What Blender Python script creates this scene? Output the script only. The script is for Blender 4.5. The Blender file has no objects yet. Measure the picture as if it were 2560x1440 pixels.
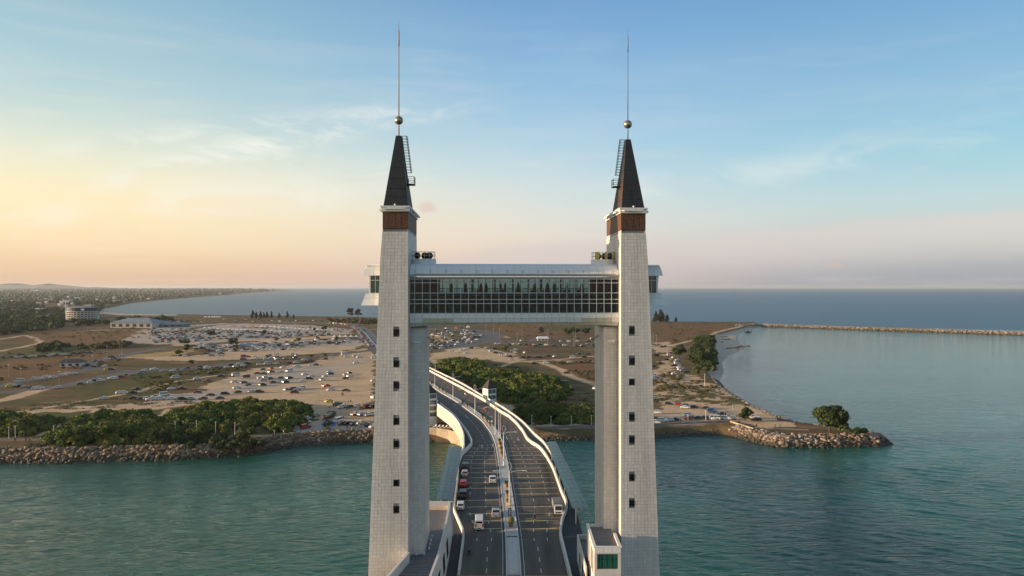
import bpy, bmesh, math, random
import numpy as np
from mathutils import Vector, Matrix
R = math.radians
random.seed(7); rng = np.random.default_rng(7)
SC = bpy.context.scene
COL = SC.collection

# ------------------------------------------------------------------ camera, sky, sun, exposure
F, ZC, HY = 1850.0, 58.0, 718.0          # focal length in photo pixels, eye height, horizon row
cam = bpy.data.cameras.new('camera'); camo = bpy.data.objects.new('camera', cam); COL.objects.link(camo)
camo.location = (0, 0, ZC); camo.rotation_euler = (R(90), 0, 0)
cam.sensor_width = 36; cam.lens = 36 * F / 2560; cam.shift_y = -(720 - HY) / 2560
cam.clip_start = 0.5; cam.clip_end = 90000
SC.camera = camo
SUN_AZ, SUN_EL = 98.0, 8.5              # degrees left of the view direction, degrees up
sd = Vector((-math.sin(R(SUN_AZ)) * math.cos(R(SUN_EL)), math.cos(R(SUN_AZ)) * math.cos(R(SUN_EL)), math.sin(R(SUN_EL))))
sl = bpy.data.lights.new('sun', 'SUN'); sl.energy = 5.0; sl.angle = R(0.6); sl.color = (1.0, 0.72, 0.47)
so = bpy.data.objects.new('sun', sl); COL.objects.link(so); so.rotation_euler = sd.to_track_quat('Z', 'Y').to_euler()
SC.view_settings.view_transform = 'Standard'; SC.view_settings.look = 'None'
SC.view_settings.gamma = 1.0; SC.view_settings.exposure = 0.68; SC.view_settings.use_curve_mapping = False
SC.render.engine = 'CYCLES'
SC.cycles.max_bounces = 6; SC.cycles.diffuse_bounces = 3; SC.cycles.transparent_max_bounces = 12
SC.cycles.use_denoising = True

def lin(r, g, b):
    f = lambda c: ((c / 255 + 0.055) / 1.055) ** 2.4 if c > 10 else c / 255 / 12.92
    return (f(r), f(g), f(b), 1.0)

W = bpy.data.worlds.new('World'); SC.world = W; W.use_nodes = True
nt = W.node_tree; N = nt.nodes; L = nt.links; N.clear()
def nd(t, **k):
    n = N.new(t)
    for a, b in k.items(): setattr(n, a, b)
    return n
def mth(op, a, b=None, clamp=False):
    n = N.new('ShaderNodeMath'); n.operation = op; n.use_clamp = clamp
    for i, v in enumerate((a, b)):
        if v is None: continue
        if isinstance(v, (int, float)): n.inputs[i].default_value = v
        else: L.new(v, n.inputs[i])
    return n.outputs[0]
def wramp(fac, stops):
    n = N.new('ShaderNodeValToRGB'); e = n.color_ramp.elements
    n.color_ramp.interpolation = 'B_SPLINE'
    while len(e) > 1: e.remove(e[-1])
    e[0].position = stops[0][0]; e[0].color = lin(*stops[0][1])
    for p, c in stops[1:]:
        x = e.new(p); x.color = lin(*c)
    L.new(fac, n.inputs[0]); return n.outputs[0]
def wmix(f, a, b, bt='MIX'):
    n = N.new('ShaderNodeMix'); n.data_type = 'RGBA'; n.blend_type = bt
    for s, v in ((0, f), (6, a), (7, b)):
        if isinstance(v, (int, float)): n.inputs[s].default_value = v
        elif isinstance(v, tuple): n.inputs[s].default_value = v
        else: L.new(v, n.inputs[s])
    return n.outputs[2]
tc = nd('ShaderNodeTexCoord'); sep = nd('ShaderNodeSeparateXYZ'); L.new(tc.outputs['Generated'], sep.inputs[0])
X, Y, Z = sep.outputs
el = mth('MULTIPLY', mth('MAXIMUM', Z, 0.0), 2.0, True)                     # sine of elevation, 0.5 -> 1
hor = mth('SQRT', mth('MAXIMUM', mth('SUBTRACT', 1.0, mth('MULTIPLY', Z, Z)), 0.0001))
az = mth('DIVIDE', mth('ADD', mth('MULTIPLY', X, sd.x / math.cos(R(SUN_EL))), mth('MULTIPLY', Y, sd.y / math.cos(R(SUN_EL)))), hor)
west = wramp(el, [(0, (218, 180, 158)), (.10, (240, 212, 172)), (.20, (248, 224, 178)), (.29, (230, 226, 198)), (.41, (180, 204, 206)), (.61, (136, 180, 200)), (.80, (124, 162, 188)), (1, (128, 142, 158))])
mid = wramp(el, [(0, (212, 190, 186)), (.10, (228, 208, 198)), (.20, (212, 214, 212)), (.30, (182, 208, 220)), (.45, (142, 188, 220)), (.70, (96, 148, 202)), (.82, (92, 138, 186)), (1, (112, 132, 156))])
east = wramp(el, [(0, (150, 158, 172)), (.08, (168, 174, 184)), (.18, (184, 202, 208)), (.28, (144, 194, 212)), (.44, (120, 174, 208)), (.72, (90, 144, 194)), (.84, (88, 134, 178)), (1, (108, 128, 152))])
f1 = nd('ShaderNodeMapRange', interpolation_type='SMOOTHSTEP'); L.new(az, f1.inputs[0]); f1.inputs[1].default_value = -0.30; f1.inputs[2].default_value = 0.42
f2 = nd('ShaderNodeMapRange', interpolation_type='SMOOTHSTEP'); L.new(az, f2.inputs[0]); f2.inputs[1].default_value = -0.62; f2.inputs[2].default_value = -0.10
grad = wmix(f1.outputs[0], wmix(f2.outputs[0], east, mid), west)
# thin high cloud: long streaks
def streak(scale, rot, sx, lo, hi, det=5):
    m = nd('ShaderNodeMapping'); L.new(tc.outputs['Generated'], m.inputs[0])
    m.inputs['Rotation'].default_value = rot; m.inputs['Scale'].default_value = sx
    t = nd('ShaderNodeTexNoise'); t.inputs['Scale'].default_value = scale; t.inputs['Detail'].default_value = det; t.inputs['Roughness'].default_value = .55; t.inputs['Distortion'].default_value = .4
    L.new(m.outputs[0], t.inputs[0])
    r = nd('ShaderNodeMapRange', interpolation_type='SMOOTHSTEP'); L.new(t.outputs[0], r.inputs[0]); r.inputs[1].default_value = lo; r.inputs[2].default_value = hi
    return r.outputs[0]
s1 = streak(2.2, (0, R(14), 0), (1, 1, 6.0), .46, .80)
s2 = streak(5.0, (0, R(20), 0), (.9, .9, 7.0), .50, .82, 7)
s3 = streak(1.2, (0, R(6), 0), (1, 1, 5.0), .42, .75, 3)
fade = mth('SUBTRACT', 1.0, mth('MULTIPLY', el, 1.15), True)
cl = mth('MULTIPLY', mth('ADD', mth('MULTIPLY', s1, .50), mth('MULTIPLY', s2, .42)), fade, True)
cl = mth('ADD', cl, mth('MULTIPLY', s3, mth('MULTIPLY', fade, .16)), True)
ccol = wmix(f1.outputs[0], lin(214, 212, 216), lin(248, 232, 208))
skyc = wmix(cl, grad, ccol)
# one small pink cloud low between the towers
def puff(px, py, w, h, amt):
    global skyc
    dx, dz = (px - 1280) / F, (HY - py) / F
    u = mth('SUBTRACT', mth('DIVIDE', X, mth('MAXIMUM', Y, .05)), dx); v = mth('SUBTRACT', mth('DIVIDE', Z, mth('MAXIMUM', Y, .05)), dz)
    u = mth('DIVIDE', u, w / F); v = mth('DIVIDE', v, h / F)
    t = nd('ShaderNodeTexNoise'); t.inputs['Scale'].default_value = 60; t.inputs['Detail'].default_value = 3; L.new(tc.outputs['Generated'], t.inputs[0])
    q = mth('ADD', mth('ADD', mth('MULTIPLY', u, u), mth('MULTIPLY', v, v)), mth('MULTIPLY', mth('SUBTRACT', t.outputs[0], .5), 2.2))
    q = mth('MULTIPLY', mth('SUBTRACT', 1.0, q, True), amt)
    skyc = wmix(q, skyc, lin(214, 182, 180))
uu = mth('DIVIDE', X, mth('MAXIMUM', Y, .15)); vv = mth('DIVIDE', Z, mth('MAXIMUM', Y, .15)); front = mth('GREATER_THAN', Y, .16)
def ssm(v, a, b_):
    r = nd('ShaderNodeMapRange', interpolation_type='SMOOTHSTEP'); L.new(v, r.inputs[0]); r.inputs[1].default_value = a; r.inputs[2].default_value = b_; return r.outputs[0]
wob = nd('ShaderNodeTexNoise'); wob.inputs['Scale'].default_value = 7; wob.inputs['Detail'].default_value = 5; L.new(tc.outputs['Generated'], wob.inputs[0])
e1 = mth('SUBTRACT', vv, mth('ADD', mth('MULTIPLY', uu, .0727), .060)); e1 = mth('ADD', e1, mth('MULTIPLY', mth('SUBTRACT', wob.outputs[0], .5), .030))
band = mth('MULTIPLY', mth('MULTIPLY', ssm(mth('MULTIPLY', e1, -1.0), -.004, .016), ssm(mth('MULTIPLY', e1, -1.0), .085, .02)), mth('MULTIPLY', ssm(uu, -.28, .12), front))
skyc = wmix(mth('MULTIPLY', band, .75), skyc, lin(204, 196, 200))
def cirrus(u0, v0, slope, wd, ulo, uhi, amt, sc_):
    global skyc
    d = mth('SUBTRACT', vv, mth('ADD', mth('MULTIPLY', mth('SUBTRACT', uu, u0), slope), v0)); t = nd('ShaderNodeTexNoise'); t.inputs['Scale'].default_value = sc_; t.inputs['Detail'].default_value = 8; t.inputs['Roughness'].default_value = .62; t.inputs['Distortion'].default_value = .6
    mp_ = nd('ShaderNodeMapping'); mp_.inputs['Rotation'].default_value = (0, R(13), 0); mp_.inputs['Scale'].default_value = (1, 1, 3.2); L.new(tc.outputs['Generated'], mp_.inputs[0]); L.new(mp_.outputs[0], t.inputs[0])
    d = mth('ADD', d, mth('MULTIPLY', mth('SUBTRACT', t.outputs[0], .5), wd * 2.0)); g = mth('POWER', 2.718, mth('MULTIPLY', mth('MULTIPLY', d, d), -1.0 / (wd * wd)))
    a = mth('MULTIPLY', mth('MULTIPLY', g, ssm(t.outputs[0], .40, .68)), mth('MULTIPLY', mth('MULTIPLY', ssm(uu, ulo, ulo + .18), ssm(mth('MULTIPLY', uu, -1.0), -uhi, -uhi + .14)), front))
    skyc = wmix(mth('MULTIPLY', a, amt, True), skyc, lin(238, 236, 228))
cirrus(-.432, .172, .235, .020, -.62, -.12, 1.0, 9); cirrus(-.32, .222, .10, .014, -.70, -.05, .55, 12); cirrus(-.12, .232, .24, .008, -.24, .0, .5, 14); cirrus(-.45, .12, .10, .03, -.8, -.05, .5, 6); cirrus(.30, .155, .16, .02, .02, .75, .30, 7)
puff(1070, 518, 34, 17, .65); puff(2090, 664, 22, 8, .5)
ns = nd('ShaderNodeTexSky'); ns.sky_type = 'NISHITA'; ns.sun_disc = False; ns.sun_elevation = R(SUN_EL); ns.sun_rotation = R(-SUN_AZ)
ns.air_density = 1.2; ns.dust_density = 2.0; ns.altitude = 20
nsc = wmix(1.0, ns.outputs[0], (.030, .030, .030, 1), 'MULTIPLY')
fin = wmix(1.0, wmix(1.0, skyc, (.60, .60, .60, 1), 'MULTIPLY'), nsc, 'ADD')
bg = nd('ShaderNodeBackground'); L.new(fin, bg.inputs[0]); bg.inputs[1].default_value = 1.0
wo = nd('ShaderNodeOutputWorld'); L.new(bg.outputs[0], wo.inputs[0])

# ------------------------------------------------------------------ helpers
def pt(px, py, z=3.0):
    """A point of the photograph that lies on the level z, as ground coordinates."""
    D = F * (ZC - z) / (py - HY)
    return ((px - 1280) / F * D, D)
def pz(px, py, D):
    return ((px - 1280) / F * D, D, ZC - (py - HY) / F * D)

_m = {}
def mat(name, c, rough=.7, var=0, vs=1.0, bump=0, bs=4.0, metal=0, emit=None, spec=.4, isl=0, c2=None, coord='Object', st=None):
    if name in _m: return _m[name]
    m = bpy.data.materials.new(name); m.use_nodes = True; n = m.node_tree.nodes; l = m.node_tree.links
    p = n['Principled BSDF']; col = (c[0], c[1], c[2], 1)
    p.inputs['Base Color'].default_value = col; p.inputs['Roughness'].default_value = rough
    p.inputs['Metallic'].default_value = metal; p.inputs['Specular IOR Level'].default_value = spec
    t = n.new('ShaderNodeTexCoord'); src = t.outputs[coord]
    if st:
        mp0 = n.new('ShaderNodeMapping'); mp0.inputs['Scale'].default_value = st; l.new(src, mp0.inputs[0]); src = mp0.outputs[0]
    if var or isl or c2:
        nz = n.new('ShaderNodeTexNoise'); nz.inputs['Scale'].default_value = vs; nz.inputs['Detail'].default_value = 6; nz.inputs['Roughness'].default_value = .65
        l.new(src, nz.inputs[0])
        mr = n.new('ShaderNodeMapRange'); l.new(nz.outputs[0], mr.inputs[0]); mr.inputs[1].default_value = .3; mr.inputs[2].default_value = .7
        a = n.new('ShaderNodeMix'); a.data_type = 'RGBA'
        cc2 = (*c2, 1) if c2 else tuple(max(0, x * (1 - var)) for x in col[:3]) + (1,)
        a.inputs[6].default_value = col if c2 else tuple(min(1, x * (1 + var * .6)) for x in col[:3]) + (1,); a.inputs[7].default_value = cc2
        l.new(mr.outputs[0], a.inputs[0]); out = a.outputs[2]
        if isl:
            g = n.new('ShaderNodeNewGeometry'); r = n.new('ShaderNodeMapRange'); l.new(g.outputs['Random Per Island'], r.inputs[0])
            r.inputs[3].default_value = 1 - isl; r.inputs[4].default_value = 1 + isl
            h = n.new('ShaderNodeHueSaturation'); l.new(out, h.inputs['Color']); l.new(r.outputs[0], h.inputs['Value']); out = h.outputs[0]
        l.new(out, p.inputs['Base Color'])
    if bump:
        nb = n.new('ShaderNodeTexNoise'); nb.inputs['Scale'].default_value = bs; nb.inputs['Detail'].default_value = 8; l.new(src, nb.inputs[0])
        b = n.new('ShaderNodeBump'); b.inputs['Strength'].default_value = bump; b.inputs['Distance'].default_value = .05
        l.new(nb.outputs[0], b.inputs['Height']); l.new(b.outputs[0], p.inputs['Normal'])
    if emit: p.inputs['Emission Color'].default_value = (*emit[:3], 1); p.inputs['Emission Strength'].default_value = emit[3]
    _m[name] = m; return m

def tag(o, label=None, cat=None, group=None, kind=None):
    if label: o['label'] = label
    if cat: o['category'] = cat
    if group: o['group'] = group
    if kind: o['kind'] = kind
    return o
def empty(name, loc=(0, 0, 0), rz=0, label=None, cat=None, group=None):
    o = bpy.data.objects.new(name, None); COL.objects.link(o); o.location = loc; o.rotation_euler = (0, 0, rz)
    o.empty_display_size = .5
    return tag(o, label, cat, group)
def link(name, me, parent=None, loc=None, rz=None):
    o = bpy.data.objects.new(name, me); COL.objects.link(o)
    if parent is not None: o.parent = parent
    if loc is not None: o.location = loc
    if rz is not None: o.rotation_euler = (0, 0, rz)
    return o

class MB:
    """Collects shapes in plain lists; build() links them as one mesh object. off is taken away from every vertex."""
    def __init__(s, off=(0, 0, 0)): s.v = []; s.f = []; s.mi = []; s.off = off
    def add(s, vs, fs, m=0):
        b = len(s.v); s.v += [tuple(p) for p in vs]; s.f += [tuple(b + i for i in f) for f in fs]; s.mi += [m] * len(fs); return s
    def hexa(s, p, m=0):   # eight corners: bottom ring 0-3, top ring 4-7
        return s.add(p, [(3, 2, 1, 0), (4, 5, 6, 7), (0, 1, 5, 4), (1, 2, 6, 5), (2, 3, 7, 6), (3, 0, 4, 7)], m)
    def box(s, x0, x1, y0, y1, z0, z1, m=0):
        return s.hexa([(x0, y0, z0), (x1, y0, z0), (x1, y1, z0), (x0, y1, z0), (x0, y0, z1), (x1, y0, z1), (x1, y1, z1), (x0, y1, z1)], m)
    def quad(s, a, b, c, d, m=0): return s.add([a, b, c, d], [(0, 1, 2, 3)], m)
    def bar(s, a, b, w, h=None, m=0, n=4):
        """A straight bar or tube from a to b."""
        a = Vector(a); b = Vector(b); d = (b - a)
        if d.length < 1e-6: return s
        d.normalize(); up = Vector((0, 0, 1)) if abs(d.z) < .95 else Vector((0, 1, 0))
        x = d.cross(up).normalized(); y = x.cross(d); h = h or w; vs = []
        for q in (a, b):
            for i in range(n):
                an = 2 * math.pi * (i + .5) / n; k = 1 / math.cos(math.pi / n) if n == 4 else 1
                vs.append(q + x * math.cos(an) * w / 2 * k + y * math.sin(an) * h / 2 * k)
        fs = [(i, (i + 1) % n, n + (i + 1) % n, n + i) for i in range(n)] + [tuple(range(n))[::-1], tuple(range(n, 2 * n))]
        return s.add(vs, fs, m)
    def cone(s, c, r0, r1, z0, z1, n=12, m=0):
        vs = [(c[0] + r * math.cos(2 * math.pi * i / n), c[1] + r * math.sin(2 * math.pi * i / n), z) for r, z in ((r0, z0), (max(r1, .001), z1)) for i in range(n)]
        return s.add(vs, [(i, (i + 1) % n, n + (i + 1) % n, n + i) for i in range(n)] + [tuple(range(n))[::-1], tuple(range(n, 2 * n))], m)
    def ball(s, c, r, n=12, m=0, sz=1):
        vs = []; k = n // 2
        for j in range(1, k):
            th = math.pi * j / k
            for i in range(n):
                an = 2 * math.pi * i / n; vs.append((c[0] + r * math.sin(th) * math.cos(an), c[1] + r * math.sin(th) * math.sin(an), c[2] + r * sz * math.cos(th)))
        vs += [(c[0], c[1], c[2] + r * sz), (c[0], c[1], c[2] - r * sz)]; t = len(vs) - 2
        fs = [(j * n + i, (j + 1) * n + i, (j + 1) * n + (i + 1) % n, j * n + (i + 1) % n) for j in range(k - 2) for i in range(n)]
        fs += [(t, i, (i + 1) % n) for i in range(n)] + [(t + 1, (k - 2) * n + (i + 1) % n, (k - 2) * n + i) for i in range(n)]
        return s.add(vs, fs, m)
    def mesh(s, name, mats, smooth=False):
        me = bpy.data.meshes.new(name); ox, oy, oz = s.off
        me.from_pydata([(x - ox, y - oy, z - oz) for x, y, z in s.v], [], s.f)
        for m in (mats if isinstance(mats, (list, tuple)) else [mats]): me.materials.append(m)
        if len(me.materials) > 1: me.polygons.foreach_set('material_index', s.mi)
        if smooth: me.polygons.foreach_set('use_smooth', [True] * len(s.f))
        me.update(); return me
    def build(s, name, mats, parent=None, smooth=False, loc=None):
        return link(name, s.mesh(name, mats, smooth), parent, loc)

def npmesh(name, v, f, mats, smooth=False, attrs=None):
    """v (n,3), f (m,4) quads or (m,3) triangles, straight into a mesh."""
    me = bpy.data.meshes.new(name); k = f.shape[1]
    me.vertices.add(len(v)); me.vertices.foreach_set('co', np.ascontiguousarray(v, dtype=np.float32).ravel())
    me.loops.add(f.size); me.loops.foreach_set('vertex_index', np.ascontiguousarray(f, dtype=np.int32).ravel())
    me.polygons.add(len(f)); me.polygons.foreach_set('loop_start', np.arange(0, f.size, k, dtype=np.int32))
    if smooth: me.polygons.foreach_set('use_smooth', np.ones(len(f), dtype=bool))
    for m in (mats if isinstance(mats, (list, tuple)) else [mats]): me.materials.append(m)
    for an, av in (attrs or {}).items():
        a = me.attributes.new(an, 'FLOAT', 'POINT'); a.data.foreach_set('value', np.asarray(av, dtype=np.float32))
    me.update(calc_edges=True); return me

def copy_tree(o, parent=None):
    c = o.copy(); COL.objects.link(c)
    if parent is not None: c.parent = parent
    for ch in list(KIDS.get(o.name, ())): copy_tree(ch, c)
    return c
KIDS = {}
def remember(root):
    KIDS[root.name] = list(root.children)
    for c in root.children: remember(c)

def smooth_noise(x, y, seed=0):
    """Cheap value noise on arrays."""
    xi = np.floor(x).astype(np.int64); yi = np.floor(y).astype(np.int64); xf = x - xi; yf = y - yi
    def h(a, b):
        n = (a * 374761393 + b * 668265263 + seed * 1442695041) & 0x7fffffff
        n = ((n ^ (n >> 13)) * 1274126177) & 0x7fffffff
        return (n ^ (n >> 16)) % 10007 / 10007.0
    u = xf * xf * (3 - 2 * xf); v = yf * yf * (3 - 2 * yf)
    return (h(xi, yi) * (1 - u) + h(xi + 1, yi) * u) * (1 - v) + (h(xi, yi + 1) * (1 - u) + h(xi + 1, yi + 1) * u) * v

def inside(P, x, y):
    P = np.asarray(P, float); r = np.zeros(x.shape, bool); j = len(P) - 1
    for i in range(len(P)):
        xi, yi = P[i]; xj, yj = P[j]
        if yi != yj:
            r ^= ((yi > y) != (yj > y)) & (x < (xj - xi) * (y - yi) / (yj - yi) + xi)
        j = i
    return r
def dist(P, x, y, closed=False):
    P = np.asarray(P, float); d = np.full(x.shape, 1e9); n = len(P)
    for i in range(n if closed else n - 1):
        a = P[i]; b = P[(i + 1) % n]; ab = b - a; q = ab @ ab + 1e-9
        t = np.clip(((x - a[0]) * ab[0] + (y - a[1]) * ab[1]) / q, 0, 1)
        d = np.minimum(d, np.hypot(x - a[0] - t * ab[0], y - a[1] - t * ab[1]))
    return d
def resample(P, step):
    P = [Vector(p) for p in P]; out = [P[0]]; 
    for a, b in zip(P, P[1:]):
        k = max(1, int(round((b - a).length / step)))
        out += [a.lerp(b, (i + 1) / k) for i in range(k)]
    return out
def spline(P, k=6):
    P = [Vector(p) for p in P]; out = []
    for i in range(len(P) - 1):
        p0 = P[max(i - 1, 0)]; p1 = P[i]; p2 = P[i + 1]; p3 = P[min(i + 2, len(P) - 1)]
        for j in range(k):
            t = j / k
            out.append(.5 * ((2 * p1) + (-p0 + p2) * t + (2 * p0 - 5 * p1 + 4 * p2 - p3) * t * t + (-p0 + 3 * p1 - 3 * p2 + p3) * t ** 3))
    return out + [P[-1]]

# ------------------------------------------------------------------ land and water
SHORE0 = [(-700, 1166), (-300, 1162), (0, 1157), (150, 1158), (290, 1152), (440, 1150), (600, 1140), (700, 1122), (760, 1113), (860, 1107), (935, 1104), (1000, 1104),
          (1080, 1104), (1125, 1107), (1150, 1104), (1180, 1096), (1300, 1096), (1340, 1100), (1400, 1101), (1500, 1097), (1640, 1093), (1740, 1087), (1800, 1087), (1845, 1093),
          (1880, 1104), (1930, 1114), (1960, 1119), (2100, 1118), (2200, 1115), (2228, 1110), (2215, 1102), (2170, 1091), (2110, 1083), (2050, 1076), (2010, 1070),
          (1960, 1056), (1900, 1029), (1850, 1000), (1815, 977), (1797, 955), (1812, 930), (1807, 907), (1820, 890), (1868, 868), (1850, 858), (1843, 842), (1850, 835),
          (1880, 821), (1905, 817), (2100, 824), (2560, 839), (3100, 853), (3100, 851), (2560, 836), (2100, 821.3), (1905, 814.6), (1890, 809), (1640, 807.5), (1200, 802), (940, 797), (860, 795),
          (460, 789), (340, 787), (262, 779), (268, 771), (330, 757.5), (400, 750.5), (480, 744), (560, 738), (610, 733.5), (700, 727.8), (745, 725.5), (690, 723.2), (600, 722.6),
          (-1400, 722.6), (-1400, 760)]
SH = [pt(a, b, 0) for a, b in SHORE0]
P3 = lambda L_: [pt(a, b, 3) for a, b in L_]
BEACH = P3([(1790, 836), (1870, 815), (1905, 812), (1880, 826), (1855, 842), (1868, 862), (1880, 870), (1825, 890), (1820, 910), (1822, 935), (1800, 962), (1768, 930), (1782, 905), (1790, 870), (1780, 850)])
SPIT = P3([(245, 783), (262, 768), (330, 768), (440, 782), (440, 789), (300, 788)])
SAND = [P3(q) for q in [
    [(940, 866), (940, 1078), (735, 1086), (752, 1050), (790, 1014), (700, 1006), (560, 1006), (400, 1022), (60, 1033), (60, 1023), (330, 1010), (480, 996), (500, 976), (560, 950), (640, 922), (760, 907), (850, 886)],
    [(300, 893), (440, 902), (640, 898), (700, 891), (850, 881), (925, 862), (890, 850), (760, 866), (640, 874), (480, 889)],
    [(440, 858), (560, 844), (700, 846), (860, 838), (860, 843), (700, 853), (560, 853), (440, 866)],
    [(1077, 884), (1130, 862), (1190, 868), (1240, 876), (1285, 889), (1310, 900), (1280, 908), (1200, 898), (1110, 897), (1077, 914)],
    [(1632, 945), (1700, 935), (1745, 952), (1800, 962), (1850, 990), (1900, 1016), (1960, 1046), (2010, 1066), (1880, 1070), (1820, 1052), (1632, 1064)],
    [(1640, 856), (1668, 854), (1680, 868), (1672, 885), (1690, 905), (1700, 930), (1640, 940), (1628, 930), (1665, 905), (1655, 880), (1628, 882), (1628, 874), (1648, 868)],
    [(1170, 1010), (1260, 1010), (1300, 1040), (1330, 1062), (1500, 1060), (1500, 1070), (1330, 1075), (1160, 1050)]]]
GRAVEL = [P3(q) for q in [
    [(560, 972), (600, 945), (660, 930), (760, 915), (900, 895), (940, 900), (860, 920), (800, 945), (720, 962), (640, 975), (560, 990), (500, 1005), (380, 1008), (420, 985)],
    [(690, 1060), (940, 1050), (940, 1080), (690, 1092)],
    [(380, 818), (560, 808), (760, 812), (880, 822), (880, 834), (700, 845), (500, 858), (380, 862), (300, 850)],
    [(540, 862), (700, 850), (900, 848), (930, 862), (760, 872), (560, 874)]]]
GREENS = [P3(q) for q in [
    [(820, 912), (850, 907), (872, 908), (878, 912), (850, 921), (815, 925)], [(885, 930), (920, 927), (925, 938), (905, 946), (880, 942)],
    [(745, 975), (800, 968), (810, 974), (760, 982)], [(0, 1033), (400, 1022), (790, 1012), (770, 1082), (690, 1096), (0, 1096)],
    [(330, 935), (600, 912), (700, 905), (640, 915), (480, 940), (330, 955)], [(200, 960), (400, 945), (480, 955), (380, 985), (180, 1012)],
    [(1640, 985), (1700, 965), (1750, 975), (1830, 1000), (1860, 1015), (1800, 1012), (1700, 995)], [(1690, 990), (1760, 985), (1850, 1003), (1800, 1010)],
    [(1077, 905), (1130, 893), (1230, 905), (1280, 920), (1200, 925), (1077, 925)], [(1240, 930), (1290, 910), (1420, 945), (1400, 955)],
    [(1640, 900), (1670, 888), (1700, 905), (1650, 915)], [(0, 880), (150, 860), (240, 870), (200, 885), (0, 900)], [(1350, 815), (1500, 812), (1500, 830), (1350, 826)]]]
GRASSY = [P3(q) for q in [[(1650, 960), (1740, 955), (1790, 975), (1870, 1012), (1700, 1003), (1640, 992)], [(1640, 925), (1700, 920), (1700, 935), (1640, 942)]]]
ORANGE = [P3(q) for q in [[(1077, 836), (1105, 838), (1145, 850), (1130, 866), (1077, 872)], [(330, 886), (480, 874), (480, 884), (340, 894)], [(440, 826), (500, 822), (500, 830), (440, 836)]]]
TRACKS = [(P3(q), w) for q, w in [
    ([(40, 1031), (160, 1012), (330, 981), (420, 958), (520, 940), (640, 931)], 2.2), ([(0, 1002), (60, 986), (125, 968)], 5.0), ([(60, 1030), (400, 1012), (700, 1002), (940, 985)], 3.0),
    ([(1280, 903), (1350, 906), (1400, 922), (1440, 945), (1500, 968)], 3.6), ([(1290, 905), (1400, 899), (1500, 889)], 3.0), ([(1395, 902), (1500, 904)], 2.5),
    ([(1232, 922), (1285, 905)], 2.6), ([(1370, 951), (1412, 950)], 1.5), ([(1373, 1015), (1460, 1015)], 1.2), ([(1225, 835), (1260, 843), (1270, 844), (1250, 838), (1228, 829)], 3.0),
    ([(0, 878), (60, 866), (105, 856), (85, 845), (65, 838), (0, 848)], 3.0), ([(100, 1088), (150, 1062), (210, 1036)], 1.6), ([(380, 1050), (430, 1022)], 1.8),
    ([(1630, 940), (1655, 918), (1668, 905)], 2.4), ([(262, 775), (330, 760.5), (400, 752.5), (480, 745.5), (560, 739.3), (610, 734.6), (660, 731)], 22.0), ([(1685, 862), (1760, 843), (1800, 828), (1860, 814)], 3.5), ([(370, 826), (250, 825), (200, 830)], 3.0), ([(940, 824), (700, 835), (500, 838)], 3.0)]]
PROM = [(P3(q), w) for q, w in [([(-60, 1098), (120, 1100)], 2.2), ([(420, 1092), (560, 1090), (700, 1090)], 2.0), ([(700, 1088), (940, 1078)], 1.6), ([(1330, 1071), (1500, 1068)], 2.0), ([(1640, 1066), (1815, 1058)], 1.2)]]
ASPH = [(P3(q), w) for q, w in [
    ([(-40, 985), (60, 975), (160, 965), (280, 936), (400, 925), (500, 918), (600, 906), (700, 898), (800, 890), (900, 880), (935, 874)], 5.5),
    ([(0, 966), (60, 952), (110, 944), (190, 930), (240, 922), (330, 928), (420, 922)], 5.0), ([(225, 924), (240, 905), (285, 893), (350, 880), (420, 868)], 6.0),
    ([(890, 817), (860, 811), (800, 808), (640, 806), (540, 812), (430, 830)], 6.0), ([(480, 862), (620, 868), (760, 862), (880, 850), (930, 846)], 6.0),
    ([(1077, 870), (1130, 865), (1190, 852), (1225, 838), (1180, 826), (1120, 822), (1050, 822), (940, 835)], 20.0), ([(1190, 855), (1300, 861), (1400, 864), (1500, 866)], 7.0),
    ([(1230, 850), (1330, 852), (1420, 848), (1500, 846)], 4.5), ([(1330, 852), (1360, 841)], 6), ([(0, 895), (100, 890), (240, 882), (330, 874)], 4.0), ([(1230, 829), (1240, 845), (1240, 855)], 6)]]
FIELD = [P3(q) for q in [[(0, 885), (240, 875), (300, 870), (300, 925), (200, 930), (0, 960)], [(60, 830), (400, 818), (400, 850), (200, 868), (100, 860)], [(1380, 905), (1500, 900), (1500, 960), (1420, 930)],
    [(1200, 805), (1500, 805), (1500, 842), (1260, 838)], [(1640, 812), (1850, 812), (1700, 852), (1640, 856)], [(600, 820), (900, 815), (920, 828), (800, 832)]]]

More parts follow.
